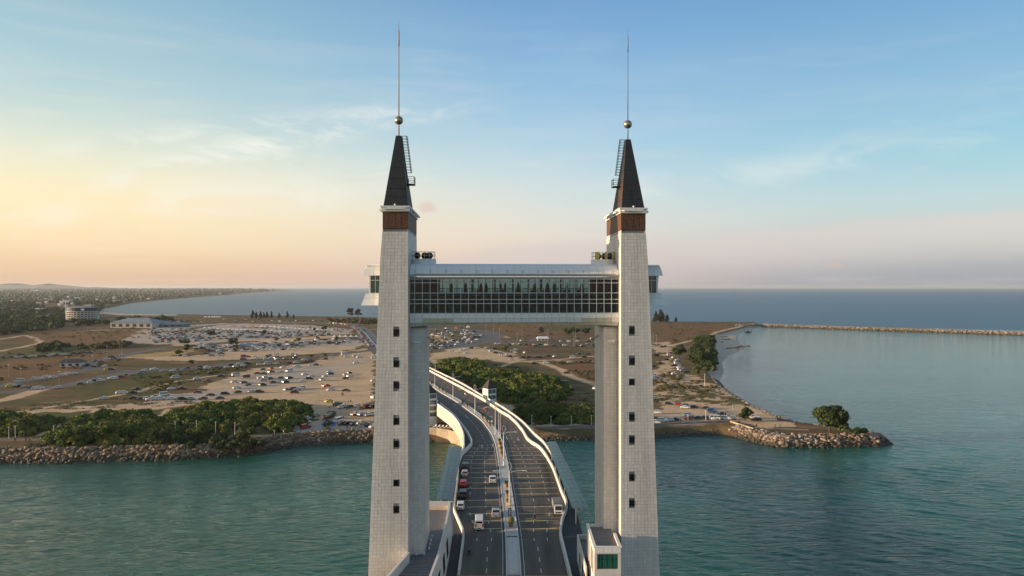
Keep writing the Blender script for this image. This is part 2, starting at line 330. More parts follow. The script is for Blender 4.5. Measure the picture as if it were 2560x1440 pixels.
def land_fan(rows, us, wood):
    D, U = np.meshgrid(rows, us, indexing='ij'); x = (U * D); y = D.copy()
    ins = inside(SH, x, y); d = dist(SH, x, y, True) * np.where(ins, 1, -1)
    wob = (smooth_noise(x / 3, y / 3, 3) - .5) * 1.2
    bch = np.maximum(inside(BEACH, x, y), inside(SPIT, x, y))
    z = np.where(bch & (d > 0), np.clip(d * .085, -3, 3), np.clip(d * .62 + wob * .2, -3, 3.0))
    z = z + np.where(d > 6, (smooth_noise(x / 9, y / 9, 1) - .5) * .16, 0)
    z = z + np.where((d > 30) & (y > 1800), 0, 0)
    nx = x + (smooth_noise(x / 14, y / 14, 15) - .5) * 14 + (smooth_noise(x / 5, y / 5, 5) - .5) * 6 + (smooth_noise(x / 1.7, y / 1.7, 6) - .5) * 2.5
    ny = y + (smooth_noise(x / 5, y / 5, 7) - .5) * 9 + (smooth_noise(x / 1.7, y / 1.7, 8) - .5) * 3
    A = {k: np.zeros(x.shape) for k in ('sand', 'gravel', 'asphalt', 'green', 'beach', 'orange', 'brown', 'paving')}
    for P in SAND: A['sand'] = np.maximum(A['sand'], inside(P, nx, ny))
    for P in GRAVEL: A['gravel'] = np.maximum(A['gravel'], inside(P, nx, ny))
    for P in GREENS: A['green'] = np.maximum(A['green'], inside(P, nx, ny))
    for P in GRASSY:
        q = inside(P, nx, ny) & (smooth_noise(nx / 4, ny / 5, 12) > .45); A['sand'] = A['sand'] * (1 - q)
    for P in ORANGE: A['orange'] = np.maximum(A['orange'], inside(P, nx, ny))
    for P in FIELD: A['brown'] = np.maximum(A['brown'], inside(P, nx, ny))
    for P, w in TRACKS: A['sand'] = np.maximum(A['sand'], np.clip((w - dist(P, x + (nx - x) * .25, y + (ny - y) * .25)) / 1.0, 0, 1))
    for P, w in ASPH: A['asphalt'] = np.maximum(A['asphalt'], np.clip((w - dist(P, x + (nx - x) * .08, y + (ny - y) * .08)) / .8, 0, 1))
    for P, w in PROM: A['paving'] = np.maximum(A['paving'], np.clip((w - dist(P, x, y)) / .4, 0, 1))
    A['beach'] = bch.astype(float)
    n0, n1 = x.shape; idx = np.arange(n0 * n1).reshape(n0, n1)
    q = np.stack([idx[:-1, :-1], idx[:-1, 1:], idx[1:, 1:], idx[1:, :-1]], -1).reshape(-1, 4)
    V = np.stack([x, y, z], -1).reshape(-1, 3)
    keep = (V[:, 2][q].max(1) > -1.9)
    q = q[keep]; used = np.unique(q); mp = np.full(len(V), -1); mp[used] = np.arange(len(used))
    return V[used], mp[q], {k: a.ravel()[used] for k, a in A.items()}

def ground_material():
    m = bpy.data.materials.new('ground'); m.use_nodes = True; n = m.node_tree.nodes; l = m.node_tree.links; p = n['Principled BSDF']
    p.inputs['Roughness'].default_value = .95; p.inputs['Specular IOR Level'].default_value = .1
    tc_ = n.new('ShaderNodeTexCoord')
    def noise(s, det=6, rough=.6, sc=(1, 1, 1)):
        mp_ = n.new('ShaderNodeMapping'); mp_.inputs['Scale'].default_value = sc; l.new(tc_.outputs['Object'], mp_.inputs[0])
        t = n.new('ShaderNodeTexNoise'); t.inputs['Scale'].default_value = s; t.inputs['Detail'].default_value = det; t.inputs['Roughness'].default_value = rough; l.new(mp_.outputs[0], t.inputs[0]); return t.outputs[0]
    def rng_(v, a, b, c=0, d=1):
        r = n.new('ShaderNodeMapRange'); l.new(v, r.inputs[0]); r.inputs[1].default_value = a; r.inputs[2].default_value = b; r.inputs[3].default_value = c; r.inputs[4].default_value = d; return r.outputs[0]
    def mx(f, a, b, bt='MIX'):
        k = n.new('ShaderNodeMix'); k.data_type = 'RGBA'; k.blend_type = bt
        for s, v in ((0, f), (6, a), (7, b)):
            if isinstance(v, (float, int)): k.inputs[s].default_value = v
            elif isinstance(v, tuple): k.inputs[s].default_value = (*v, 1)
            else: l.new(v, k.inputs[s])
        return k.outputs[2]
    def at(nm):
        a = n.new('ShaderNodeAttribute'); a.attribute_name = nm; return a.outputs['Fac']
    big = noise(.012, 5); medn = noise(.06, 6, .65); fine = noise(.7, 8, .7); grit = noise(2.5, 4, .7); wide = noise(.035, 6, .7, (1, 2.2, 1))
    grass = mx(rng_(medn, .38, .62), (.250, .165, .080), (.115, .104, .040))
    grass = mx(rng_(big, .42, .6), grass, (.175, .105, .055)); grass = mx(rng_(noise(.02, 5, .6, (.6, 1.6, 1)), .52, .62), grass, (.098, .102, .040))
    grass = mx(rng_(wide, .56, .66), grass, (.30, .215, .125))
    brown = mx(rng_(medn, .35, .65), (.285, .145, .072), (.165, .115, .050)); brown = mx(rng_(wide, .56, .66), brown, (.25, .15, .085)); brown = mx(rng_(fine, .52, .70), brown, (.10, .07, .04))
    grass = mx(at('brown'), grass, brown)
    green = mx(rng_(medn, .3, .7), (.082, .095, .030), (.165, .138, .055))
    c = mx(at('green'), grass, green)
    sand = mx(rng_(medn, .3, .7), (.74, .53, .335), (.58, .41, .26)); sand = mx(rng_(fine, .55, .75), sand, (.38, .285, .19)); sand = mx(rng_(wide, .60, .70), sand, (.31, .235, .15))
    c = mx(at('sand'), c, sand)
    grav = mx(rng_(fine, .35, .65), (.55, .49, .42), (.42, .375, .32)); c = mx(at('gravel'), c, mx(rng_(wide, .45, .65), grav, sand))
    c = mx(at('orange'), c, (.50, .33, .15)); c = mx(at('beach'), c, mx(rng_(medn, .3, .7), (.70, .60, .48), (.54, .46, .37)))
    asp = mx(rng_(fine, .3, .7), (.150, .148, .150), (.205, .200, .196)); c = mx(at('asphalt'), c, asp); c = mx(at('paving'), c, (.26, .19, .165))
    c = mx(rng_(fine, .3, .7), c, mx(1.0, c, (.78, .78, .78), 'MULTIPLY')); c = mx(rng_(grit, .3, .7), c, mx(1.0, c, (.82, .82, .82), 'MULTIPLY'))
    g = n.new('ShaderNodeNewGeometry'); s_ = n.new('ShaderNodeSeparateXYZ'); l.new(g.outputs['Position'], s_.inputs[0])
    wf = n.new('ShaderNodeMath'); wf.operation = 'MULTIPLY'; l.new(rng_(s_.outputs[2], .9, .2), wf.inputs[0]); l.new(rng_(at('beach'), 0, 1, 1, .0), wf.inputs[1])
    c = mx(wf.outputs[0], c, (.10, .085, .06))     # the wet foot of the banks
    l.new(c, p.inputs['Base Color'])
    b = n.new('ShaderNodeBump'); b.inputs['Strength'].default_value = .9; b.inputs['Distance'].default_value = .45; l.new(fine, b.inputs['Height']); l.new(b.outputs[0], p.inputs['Normal'])
    return m
GM = ground_material()
rows = 236 * 1.0052 ** np.arange(0, 362)
us = np.arange(-.86, .86, .0026)
V_, q_, A_ = land_fan(rows, us, False)
tag(link('ground', npmesh('ground', V_, q_, GM, True, A_)), kind='structure')
rows2 = rows[-1] * 1.02 ** np.arange(0, 148)
V_, q_, A_ = land_fan(rows2, np.arange(-1.3, .02, .005), True)
tag(link('coastal_plain', npmesh('coastal_plain', V_, q_, GM, True, A_)), kind='structure')

def water_material():
    m = bpy.data.materials.new('water'); m.use_nodes = True; n = m.node_tree.nodes; l = m.node_tree.links; p = n['Principled BSDF']
    p.inputs['IOR'].default_value = 1.33; p.inputs['Specular Tint'].default_value = (.86, 1.0, .93, 1); p.subsurface_method = 'BURLEY'; p.inputs['Subsurface Weight'].default_value = 1.0; p.inputs['Subsurface Radius'].default_value = (1, 1, 1); p.inputs['Subsurface Scale'].default_value = 22
    t = n.new('ShaderNodeTexCoord')
    def noise(s, rot, sc, det=4, rough=.6, dis=0):
        mp_ = n.new('ShaderNodeMapping'); mp_.inputs['Rotation'].default_value = (0, 0, R(rot)); mp_.inputs['Scale'].default_value = sc; l.new(t.outputs['Object'], mp_.inputs[0])
        k = n.new('ShaderNodeTexNoise'); k.inputs['Scale'].default_value = s; k.inputs['Detail'].default_value = det; k.inputs['Roughness'].default_value = rough; k.inputs['Distortion'].default_value = dis
        l.new(mp_.outputs[0], k.inputs[0]); return k.outputs[0]
    def mt(op, a, b):
        k = n.new('ShaderNodeMath'); k.operation = op
        for i, v in enumerate((a, b)):
            if isinstance(v, (int, float)): k.inputs[i].default_value = v
            else: l.new(v, k.inputs[i])
        return k.outputs[0]
    def at(nm):
        a = n.new('ShaderNodeAttribute'); a.attribute_name = nm; return a.outputs['Fac']
    def mx(f, a, b):
        k = n.new('ShaderNodeMix'); k.data_type = 'RGBA'
        for s, v in ((0, f), (6, a), (7, b)):
            if isinstance(v, (float, int)): k.inputs[s].default_value = v
            elif isinstance(v, tuple): k.inputs[s].default_value = (*v, 1)
            else: l.new(v, k.inputs[s])
        return k.outputs[2]
    swell = noise(.20, 20, (.38, 1.25, 1), 4, .5, .9); cross = noise(.26, -36, (.40, 1.3, 1), 4, .55, 1.1); rip = noise(.9, 12, (.6, 1.3, 1), 5, .65); sml = noise(2.6, 0, (1, 1, 1), 3, .6)
    patch = noise(.014, 20, (.5, 1.4, 1), 4, .6)
    ridge_ = lambda v: mt('SUBTRACT', 1.0, mt('ABSOLUTE', mt('SUBTRACT', mt('MULTIPLY', v, 2.0), 1.0), 0))
    swell = ridge_(swell); cross = ridge_(cross); rip = ridge_(rip)
    h = mt('ADD', mt('MULTIPLY', swell, 1.1), mt('MULTIPLY', mt('MULTIPLY', cross, 1.0), mt('ADD', mt('MULTIPLY', at('murky_glint'), 1.4), .55))); h = mt('ADD', h, mt('MULTIPLY', rip, .26)); h = mt('ADD', h, mt('MULTIPLY', sml, .07))
    b = n.new('ShaderNodeBump'); b.inputs['Strength'].default_value = 1.0; b.inputs['Distance'].default_value = .32; l.new(h, b.inputs['Height'])
    l.new(b.outputs[0], p.inputs['Normal'])
    pr = n.new('ShaderNodeMapRange'); l.new(patch, pr.inputs[0]); pr.inputs[1].default_value = .35; pr.inputs[2].default_value = .68
    c = mx(pr.outputs[0], (.002, .062, .040), (.006, .100, .068))
    c = mx(at('shallow'), c, mx(pr.outputs[0], (.085, .255, .220), (.115, .310, .270)))
    c = mx(at('murky_glint'), c, mx(pr.outputs[0], (.050, .090, .055), (.14, .17, .11)))  # pale green murk that also stands in for sunset sky reflection
    c = mx(at('sea'), c, mx(pr.outputs[0], (.030, .095, .150), (.045, .120, .165)))
    l.new(c, p.inputs['Base Color'])
    def lerp_(fac, a, b_):
        r = n.new('ShaderNodeMapRange'); l.new(fac, r.inputs[0]); r.inputs[3].default_value = a; r.inputs[4].default_value = b_; return r.outputs[0]
    l.new(lerp_(at('sea'), .06, .36), p.inputs['Roughness']); l.new(lerp_(at('sea'), .30, .22), p.inputs['Specular IOR Level'])
    return m
LAG = [pt(a, b, 0) for a, b in [(2700, 1180), (2300, 1140), (2190, 1095), (2050, 1062), (1900, 1020), (1815, 970), (1797, 950), (1812, 930), (1807, 907), (1820, 890), (1868, 868), (1850, 858), (1843, 842), (1880, 821), (1905, 815), (2100, 821), (2560, 836), (3300, 860), (3800, 1200)]]
rr = [4, 30, 60, 90]; st_ = .5
while rr[-1] < 62000: rr.append(rr[-1] + st_); st_ = .5 if rr[-1] < 300 else min(st_ * 1.02, rr[-1] * .04) if rr[-1] > 300 else st_
rr = np.array(rr); an = np.concatenate([np.arange(52, 128, .15), np.arange(128, 412.1, 4)])
RR, AN = np.meshgrid(rr, np.radians(an), indexing='ij'); wx = RR * np.cos(AN); wy = RR * np.sin(AN)
il = inside(LAG, wx, wy); dl = dist(LAG, wx, wy, True) * np.where(il, 1, -1)
shal = np.clip((dl + 70 - 60 * smooth_noise(wx / 60, wy / 40, 31)) / 260, 0, 1) ** .8 * .9
sea = np.where(wy > 700, np.clip((wy - np.where(wx > 340, 1112 - (wx - 340) * .48, 1180)) / 60, 0, 1), 0) * (wy > 880 - 0)
far_left = np.clip((-wx / np.maximum(wy, 1) - .02) / .45, 0, 1)
mur_glint = np.clip((-wx - 35) / 95, 0, 1) * np.clip((300 - wy) / 120, 0, 1)
wz = np.zeros_like(wx); wr = np.random.default_rng(11); fadew = np.clip((RR - 92) / 10, 0, 1) * np.clip((520 - RR) / 220, 0, 1) * np.clip((128 - np.degrees(AN)) / 2, 0, 1) * np.clip((np.degrees(AN) - 52) / 2, 0, 1)
wgt_r = np.clip((wx + 20) / 60, 0, 1); wgt_l = 1 - wgt_r
def wave_set(base, spread, n, l0, l1, amp, w):
    global wz
    for _ in range(n):
        th = R(base + wr.normal() * spread); lam = l0 * (l1 / l0) ** wr.uniform(); k_ = 2 * math.pi / lam
        ph = k_ * (wx * math.cos(th) + wy * math.sin(th)) + wr.uniform(0, 6.28) + 1.3 * smooth_noise(wx / 17 + _, wy / 17, 40 + _)
        wz = wz + w * amp * lam * (np.exp(1.2 * (np.sin(ph) - 1)) - .42)
grp_ = .55 + .9 * smooth_noise(wx / 26, wy / 34, 77)
wave_set(60, 9, 9, 3.2, 8.5, .0052, wgt_r * grp_); wave_set(118, 11, 9, 2.8, 7.5, .0058, wgt_l * grp_); wave_set(62, 14, 6, 2.4, 5.0, .0048, wgt_l * np.clip((-wx - 25) / 60, 0, 1) * (1.4 - .6 * grp_)); wave_set(90, 30, 6, 1.8, 3.2, .0035, np.ones_like(wx))
wz *= fadew * 1.55
V_ = np.stack([wx, wy, wz], -1).reshape(-1, 3); idx = np.arange(len(V_)).reshape(wx.shape)
q_ = np.stack([idx[:-1, :-1], idx[1:, :-1], idx[1:, 1:], idx[:-1, 1:]], -1).reshape(-1, 4)
tag(link('water', npmesh('water', V_, q_, water_material(), True, {'shallow': shal.ravel(), 'sea': sea.ravel(), 'murky_glint': mur_glint.ravel() * .55})), kind='structure')
bed = MB().quad((-70000, -70000, -6), (70000, -70000, -6), (70000, 70000, -6), (-70000, 70000, -6)).build('river_bed', mat('mud', (.05, .045, .03)))
tag(bed, kind='structure')

# far hills on the left horizon
def ridge(name, px0, px1, D, hpx, seed, n=160):
    vs = []; fs = []
    for i in range(n + 1):
        px = px0 + (px1 - px0) * i / n; x = (px - 1280) / F * D
        e = min(1, i / n * 6, (n - i) / n * 6)
        v = sum(float(smooth_noise(np.array([i * f_ + 5.3]), np.array([seed * 3.7]), seed)[0]) * a for f_, a in ((.05, .55), (.14, .3), (.4, .12)))
        h = max(0, v * 1.7 - .42) * hpx * D / F * e + 4
        vs += [(x, D - 700, 0), (x, D, h), (x, D + 900, h * .6), (x, D + 1700, 0)]
    for i in range(n):
        for k in range(3):
            a = i * 4 + k; fs.append((a, a + 4, a + 5, a + 1))
    b = MB(); b.add(vs, fs); tag(b.build(name, mat('far_hill', (.055, .075, .05), .95, .3, .002), smooth=True), kind='structure')
ridge('hills', -900, 340, 17000, 26, 3); ridge('hills', -900, 720, 12500, 7, 9)

# ------------------------------------------------------------------ towers
AX = Vector((-.035, 1, 0)).normalized(); CX = Vector((math.cos(R(2.6)), math.sin(R(2.6)), 0))
P0 = {-1: Vector((-15.3, 109.0, 0)), 1: Vector((16.45, 111.6, 0))}
def TW(s, u, v, z):
    p = P0[s] + CX * (s * u) + AX * v; return (p.x, p.y, z)
ULEV = [(-1, 6.55), (15.5, 5.85), (32, 5.22), (41.4, 4.88), (49.7, 4.62), (55.5, 4.36), (61.4, 4.12), (66.6, 3.74)]
def uout(z):
    for (a, b), (c, d) in zip(ULEV, ULEV[1:]):
        if z <= c: return b + (d - b) * (z - a) / (c - a)
    return ULEV[-1][1]
M_tile = mat('stone_tile', (.68, .64, .595), .5, .20, .55, isl=.06, st=(1, 1, .07))
M_joint = mat('tile_joint', (.45, .425, .395), .9)
M_white = mat('white_panel', (.76, .76, .74), .38, .06, .8)
M_white2 = mat('off_white_panel', (.68, .68, .66), .45, .08, .6, isl=.05)
M_brown = mat('rusty_panel', (.125, .055, .030), .6, .55, 3.0, bump=.3)
M_dark = mat('dark_slate', (.022, .022, .024), .55, .45, 2.5, bump=.4)
M_steel = mat('grey_steel', (.35, .35, .36), .35, metal=.7)
M_black = mat('black_iron', (.02, .02, .022), .5)
M_pole = mat('mast_metal', (.24, .19, .175), .6)
M_ball = mat('brushed_ball', (.36, .30, .23), .35, .2, 6, metal=.85)
M_pane = mat('dark_pane', (.006, .008, .008), .12, spec=.3)
M_conc = mat('concrete', (.33, .315, .29), .85, .3, .5, bump=.3)
M_paint = mat('white_paint', (.72, .70, .66), .6, .12, .4)
M_grey = mat('grey_roof', (.16, .155, .155), .6, .15, 1)
M_yel = mat('yellow_paint', (.72, .56, .06), .5)

def glass_mat(name, tint, refl=.10, rough=.03):
    m = bpy.data.materials.new(name); m.use_nodes = True; n = m.node_tree.nodes; l = m.node_tree.links; n.clear()
    o = n.new('ShaderNodeOutputMaterial'); mi = n.new('ShaderNodeMixShader'); tr = n.new('ShaderNodeBsdfTransparent'); g = n.new('ShaderNodeBsdfGlossy')
    tr.inputs[0].default_value = (*tint, 1); g.inputs['Roughness'].default_value = rough; g.inputs['Color'].default_value = (.9, .95, .95, 1)
    lw = n.new('ShaderNodeLayerWeight'); lw.inputs[0].default_value = .15
    k = n.new('ShaderNodeMapRange'); l.new(lw.outputs['Fresnel'], k.inputs[0]); k.inputs[3].default_value = refl; k.inputs[4].default_value = 1
    l.new(k.outputs[0], mi.inputs[0]); l.new(tr.outputs[0], mi.inputs[1]); l.new(g.outputs[0], mi.inputs[2]); l.new(mi.outputs[0], o.inputs[0]); return m
M_glass = glass_mat('bridge_glass', (.36, .48, .47), .02)
M_green_glass = mat('green_canopy_glass', (.028, .080, .072), .30, .35, .35, spec=.3)

WINS = {-1: [831, 909, 963, 1053, 1110, 1207.5, 1274], 1: [826, 903, 955, 1043, 1100, 1194, 1259]}
WPX = {-1: 990.8, 1: 1579.8}

def tower(s):
    nm = 'left' if s < 0 else 'right'
    base = TW(s, 3, 6.7, 0)
    t = empty('bridge_tower', base, 0, ('tall stone tiled bridge tower with dark pointed spire, left end of the sky corridor' if s < 0 else
              'tall stone tiled bridge tower with dark pointed spire, right end of the sky corridor'), 'tower', 'the two towers of the bridge gate')
    D0 = P0[s].y
    # windows: centre u and z
    def uz(py):
        z = ZC - (py - HY) / F * D0; x = (WPX[s] - 1280) / F * D0; return abs(x - P0[s].x), z
    wl = [uz(py) for py in WINS[s]]; ww, wh = .43, .47
    core = MB(base)
    for (a, ua), (b, ub) in zip(ULEV, ULEV[1:]):
        core.hexa([TW(s, .03, .32, a), TW(s, ua - .03, .32, a), TW(s, ua - .03, 13.5, a), TW(s, .03, 13.5, a), TW(s, .03, .32, b), TW(s, ub - .03, .32, b), TW(s, ub - .03, 13.5, b), TW(s, .03, 13.5, b)])
        for u0, u1, w0, w1 in ((.03, .10, .03, .10), (ua - .1, ua - .03, ub - .1, ub - .03)):
            core.hexa([TW(s, u0, .03, a), TW(s, u1, .03, a), TW(s, u1, .32, a), TW(s, u0, .32, a), TW(s, w0, .03, b), TW(s, w1, .03, b), TW(s, w1, .32, b), TW(s, w0, .32, b)])
    core.build('shaft_core', M_joint, t)
    tl = MB(base); g = .0125; th = .50; rows_n = int((66.55 - .2) / th)
    for r in range(rows_n):
        z0 = .2 + r * th; z1 = z0 + th - g * 2; zc = (z0 + z1) / 2; uo = uout(zc); n = max(7, int(round(uo / .50)))
        for c in range(n):
            a0, a1 = uout(z0) * c / n, uout(z0) * (c + 1) / n; b0, b1 = uout(z1) * c / n, uout(z1) * (c + 1) / n
            lo, hi = a0 + g, a1 - g; parts = [(lo, hi)]
            for wu, wz in wl:
                if z1 > wz - wh and z0 < wz + wh:
                    parts = [q for (p_, q_) in parts for q in ((p_, min(q_, wu - ww)), (max(p_, wu + ww), q_)) if q[1] - q[0] > .02]
            pr = rng.uniform(0, .012)
            for p_, q_ in parts:
                dl_, dr_ = (b0 - a0), (b1 - a1)
                tl.quad(TW(s, p_, -pr, z0), TW(s, q_, -pr, z0), TW(s, q_ + dr_ * (q_ / max(uo, .1)), -pr, z1), TW(s, p_ + dl_ * (p_ / max(uo, .1)), -pr, z1))
        for c in range(27):
            v0, v1 = c * .5 + g, c * .5 + .5 - g; pr = rng.uniform(0, .012)
            tl.quad(TW(s, -pr, v0, z0), TW(s, -pr, v1, z0), TW(s, -pr, v1, z1), TW(s, -pr, v0, z1))
            if c % 1 == 0: tl.quad(TW(s, uout(z0) + pr, v0, z0), TW(s, uout(z0) + pr, v1, z0), TW(s, uout(z1) + pr, v1, z1), TW(s, uout(z1) + pr, v0, z1))
    # stepped inner shaft under the corridor
    s2 = MB(base); s2.hexa([TW(s, a, b, z) for z in (0, 51.9) for a, b in ((-2.18, 3.03), (-.02, 3.03), (-.02, 12.0), (-2.18, 12.0))])
    s2.build('inner_shaft_core', M_joint, t)
    for r in range(int(51.8 / th)):
        z0 = .1 + r * th; z1 = z0 + th - 2 * g
        for c in range(4):
            u0 = -2.2 + c * .55; pr = rng.uniform(0, .01); tl.quad(TW(s, u0 + g, 3.0 - pr, z0), TW(s, u0 + .55 - g, 3.0 - pr, z0), TW(s, u0 + .55 - g, 3.0 - pr, z1), TW(s, u0 + g, 3.0 - pr, z1))
        for c in range(18):
            v0 = 3 + c * .5; pr = rng.uniform(0, .01); tl.quad(TW(s, -2.2 - pr, v0 + g, z0), TW(s, -2.2 - pr, v0 + .5 - g, z0), TW(s, -2.2 - pr, v0 + .5 - g, z1), TW(s, -2.2 - pr, v0 + g, z1))
    tag(tl.build('tile_cladding', M_tile, t), kind='stuff')
    for wu, wz in wl:
        f = MB(base)
        for a, b, c, d in ((-ww, ww, wh - .07, wh), (-ww, ww, -wh, -wh + .07), (-ww, -ww + .06, -wh, wh), (ww - .06, ww, -wh, wh)):
            f.hexa([TW(s, wu + p, q, wz + z) for z in (c, d) for p, q in ((a, -.02), (b, -.02), (b, .31), (a, .31))])
        fo = f.build('window', mat('dark_frame', (.030, .030, .030), .8), t)
        p = MB(base); p.hexa([TW(s, wu + a, b, wz + z) for z in (-wh + .07, wh - .07) for a, b in ((-ww + .06, .22), (ww - .06, .22), (ww - .06, .25), (-ww + .06, .25))])
        link('pane', p.mesh('pane', M_pane), fo)
    # brown band of upright panels
    zb, zt, U = 66.6, 69.15, 3.74
    b = MB(base); b.hexa([TW(s, a, q, z) for z in (zb, zt) for a, q in ((.06, .06), (U - .06, .06), (U - .06, 13.4), (.06, 13.4))]); b.build('band_core', M_black, t)
    def panel(name, m, pts):
        q = MB(base); q.hexa(pts); return q.build(name, m, t)
    for i in range(4):
        panel('brown_panel', M_brown, [TW(s, a, q, z) for z in (zb + .04, zt - .03) for a, q in ((U * i / 4 + .03, 0), (U * (i + 1) / 4 - .03, 0), (U * (i + 1) / 4 - .03, .05), (U * i / 4 + .03, .05))])
    for i in range(12):
        v0, v1 = 13.4 * i / 12 + .03, 13.4 * (i + 1) / 12 - .03
        panel('brown_panel', M_brown, [TW(s, a, q, z) for z in (zb + .04, zt - .03) for a, q in ((0, v0), (.05, v0), (.05, v1), (0, v1))])
        panel('brown_panel', M_brown, [TW(s, a, q, z) for z in (zb + .04, zt - .03) for a, q in ((U - .05, v0), (U, v0), (U, v1), (U - .05, v1))])
    c = MB(base)
    c.hexa([TW(s, a, q, z) for z in (69.15, 69.75) for a, q in ((-.16, -.16), (U + .16, -.16), (U + .16, 13.7), (-.16, 13.7))])
    c.hexa([TW(s, a, q, z) for z in (69.75, 69.98) for a, q in ((-.3, -.3), (U + .3, -.3), (U + .3, 13.8), (-.3, 13.8))])
    c.build('cornice', M_white2, t)
    for a, b_ in (((.35, -.55), (U - .5, -.55)), ((-.5, 1.0), (-.5, 7.5)), ((-.5, 8.2), (-.5, 12.4)), ((U + .5, 1), (U + .5, 8))):
        k = MB(base); k.bar(TW(s, a[0], a[1], 69.5), TW(s, b_[0], b_[1], 69.5), .34, n=10)
        k.bar(TW(s, a[0], a[1], 69.5), TW(s, a[0] - (.2 if a[0] > 0 else 0), a[1] + .3, 69.5), .1); k.build('floodlight_tube', M_paint, t)
    k = MB(base); k.ball(TW(s, 1.9, -.1, 70.15), .16, 8); k.build('beacon_lamp', M_paint, t)
    # spire
    zs, zp = 69.98, 81.1; vb = 8.6; cu, cv = U / 2, 4.4
    def ring(z, f=0.0):
        k_ = (z - zs) / (zp - zs); hw = (U / 2 - .12) * (1 - k_) + .37 * k_ - f; hv = 4.2 * (1 - k_) + .5 * k_ - f
        return [TW(s, cu + a * hw, cv + b_ * hv, z) for a, b_ in ((-1, -1), (1, -1), (1, 1), (-1, 1))]
    b = MB(base); b.hexa(ring(zs, .04) + ring(zp, .04)); b.build('spire_core', M_black, t)
    LV = [zs + .02 + (zp - zs) * q for q in (0, .12, .24, .38, .54, .74, 1)]
    for j in range(6):
        lo, hi = ring(LV[j] + .02), ring(LV[j + 1] - .02)
        for e in range(4):
            A, B = Vector(lo[e]), Vector(lo[(e + 1) % 4]); C_, D_ = Vector(hi[(e + 1) % 4]), Vector(hi[e])
            nsp = (3 if e in (1, 3) else 2) if j < 3 else (2 if j < 5 and e in (1, 3) else 1)
            for i in range(nsp):
                f0, f1_ = i / nsp + .008, (i + 1) / nsp - .008; q = MB(base)
                a_, b2, c_, d_ = A.lerp(B, f0), A.lerp(B, f1_), D_.lerp(C_, f1_), D_.lerp(C_, f0)
                nrm = (b2 - a_).cross(d_ - a_).normalized() * .04; q.hexa([tuple(x) for x in (a_, b2, b2 - nrm, a_ - nrm, d_, c_, c_ - nrm, d_ - nrm)])
                q.build('spire_panel', mat('dark_rust_panel', (.060, .032, .020), .65, .5, 3) if (s > 0 and e == 3 and j < 3) or (s < 0 and e == 3 and j < 2) else M_dark, t)
    b = MB(base); cc = TW(s, cu, cv, 0); b.cone(cc, .10, .09, zp, 84.3, 10); b.cone(cc, .085, .06, 84.3, 95.2, 8); b.cone(cc, .10, .09, 94.9, 97.2, 8); b.cone(cc, .04, .01, 97.2, 98.9, 6)
    b.build('lightning_mast', M_pole, t, True)
    zb_ = ZC + (HY - (301 if s < 0 else 311)) / F * (cc[1]); b = MB(base); b.ball((cc[0], cc[1], zb_), .66, 24); b.build('mast_ball', M_ball, t, True)
    # caged ladder and little platform on the inner slope
    lad = MB(base)
    def sl(k_, out, v): 
        z = zs + (zp - zs) * k_; hw = (U / 2 - .12) * (1 - k_) + .37 * k_; return TW(s, cu - hw - out, v, z)
    for v in (4.1, 4.7):
        lad.bar(sl(.28, .12, v), sl(1.0, .12, v), .06); 
    for v, o in ((4.0, .8), (4.8, .8), (4.4, .95)): lad.bar(sl(.50, o, v), sl(1.0, o, v), .055)
    for i in range(24): lad.bar(sl(.3 + i * .03, .12, 4.1), sl(.3 + i * .03, .12, 4.7), .04)
    for i in range(14):
        k_ = .5 + i * .0385; pts = [sl(k_, .12, 4.1), sl(k_, .8, 4.0), sl(k_, .95, 4.4), sl(k_, .8, 4.8), sl(k_, .12, 4.7)]
        for a_, b_ in zip(pts, pts[1:]): lad.bar(a_, b_, .05)
    lad.build('caged_ladder', M_black, t)
    pf = MB(base); zf = zs + (zp - zs) * .33; hw = (U / 2 - .12) * .67 + .37 * .33
    pf.hexa([TW(s, cu - hw - a, v, z) for z in (zf, zf + .12) for a, v in ((-.1, 3.6), (1.1, 3.6), (1.1, 5.4), (-.1, 5.4))])
    for a, v in ((1.1, 3.6), (1.1, 4.5), (1.1, 5.4), (.1, 3.6), (.1, 5.4)): pf.bar(TW(s, cu - hw - a, v, zf), TW(s, cu - hw - a, v, zf + 1.2), .06)
    for z in (.6, 1.2):
        for a_, b_ in (((1.1, 3.6), (1.1, 5.4)), ((.1, 3.6), (1.1, 3.6)), ((.1, 5.4), (1.1, 5.4))): pf.bar(TW(s, cu - hw - a_[0], a_[1], zf + z), TW(s, cu - hw - b_[0], b_[1], zf + z), .06)
    pf.build('service_platform', M_black, t)
    # round drum with plant behind a railing, above the corridor roof
    u0, v0 = -1.7, 6.2; c0 = TW(s, u0, v0, 0)
    b = MB(base); b.cone(c0, 2.0, 2.0, 60.6, 62.35, 20); b.build('drum', M_white2, t)
    b = MB(base)
    for i in range(14):
        an_ = 2 * math.pi * i / 14; x, y = c0[0] + 1.85 * math.cos(an_), c0[1] + 1.85 * math.sin(an_); b.bar((x, y, 62.35), (x, y, 63.5), .05)
        x2, y2 = c0[0] + 1.85 * math.cos(an_ + 2 * math.pi / 14), c0[1] + 1.85 * math.sin(an_ + 2 * math.pi / 14)
        for z in (62.9, 63.5): b.bar((x, y, z), (x2, y2, z), .05)
    b.build('drum_railing', M_steel, t)
    b = MB(base)
    for dx, dy in ((-.9, -.3), (.2, .2), (1.0, -.2)): b.ball((c0[0] + dx, c0[1] + dy, 62.9), .55, 10)
    b.build('rooftop_machine', M_black, t, True)
    if s > 0:
        for dx in (-1.25, -.9, .25, 1.5):
            b = MB(base); b.cone((c0[0] + dx, c0[1] - 1.25 + abs(dx) * .35, 0), .17, .17, 62.4, 63.45, 8); b.ball((c0[0] + dx, c0[1] - 1.25 + abs(dx) * .35, 63.45), .17, 8); b.build('yellow_float', M_yel, t, True)
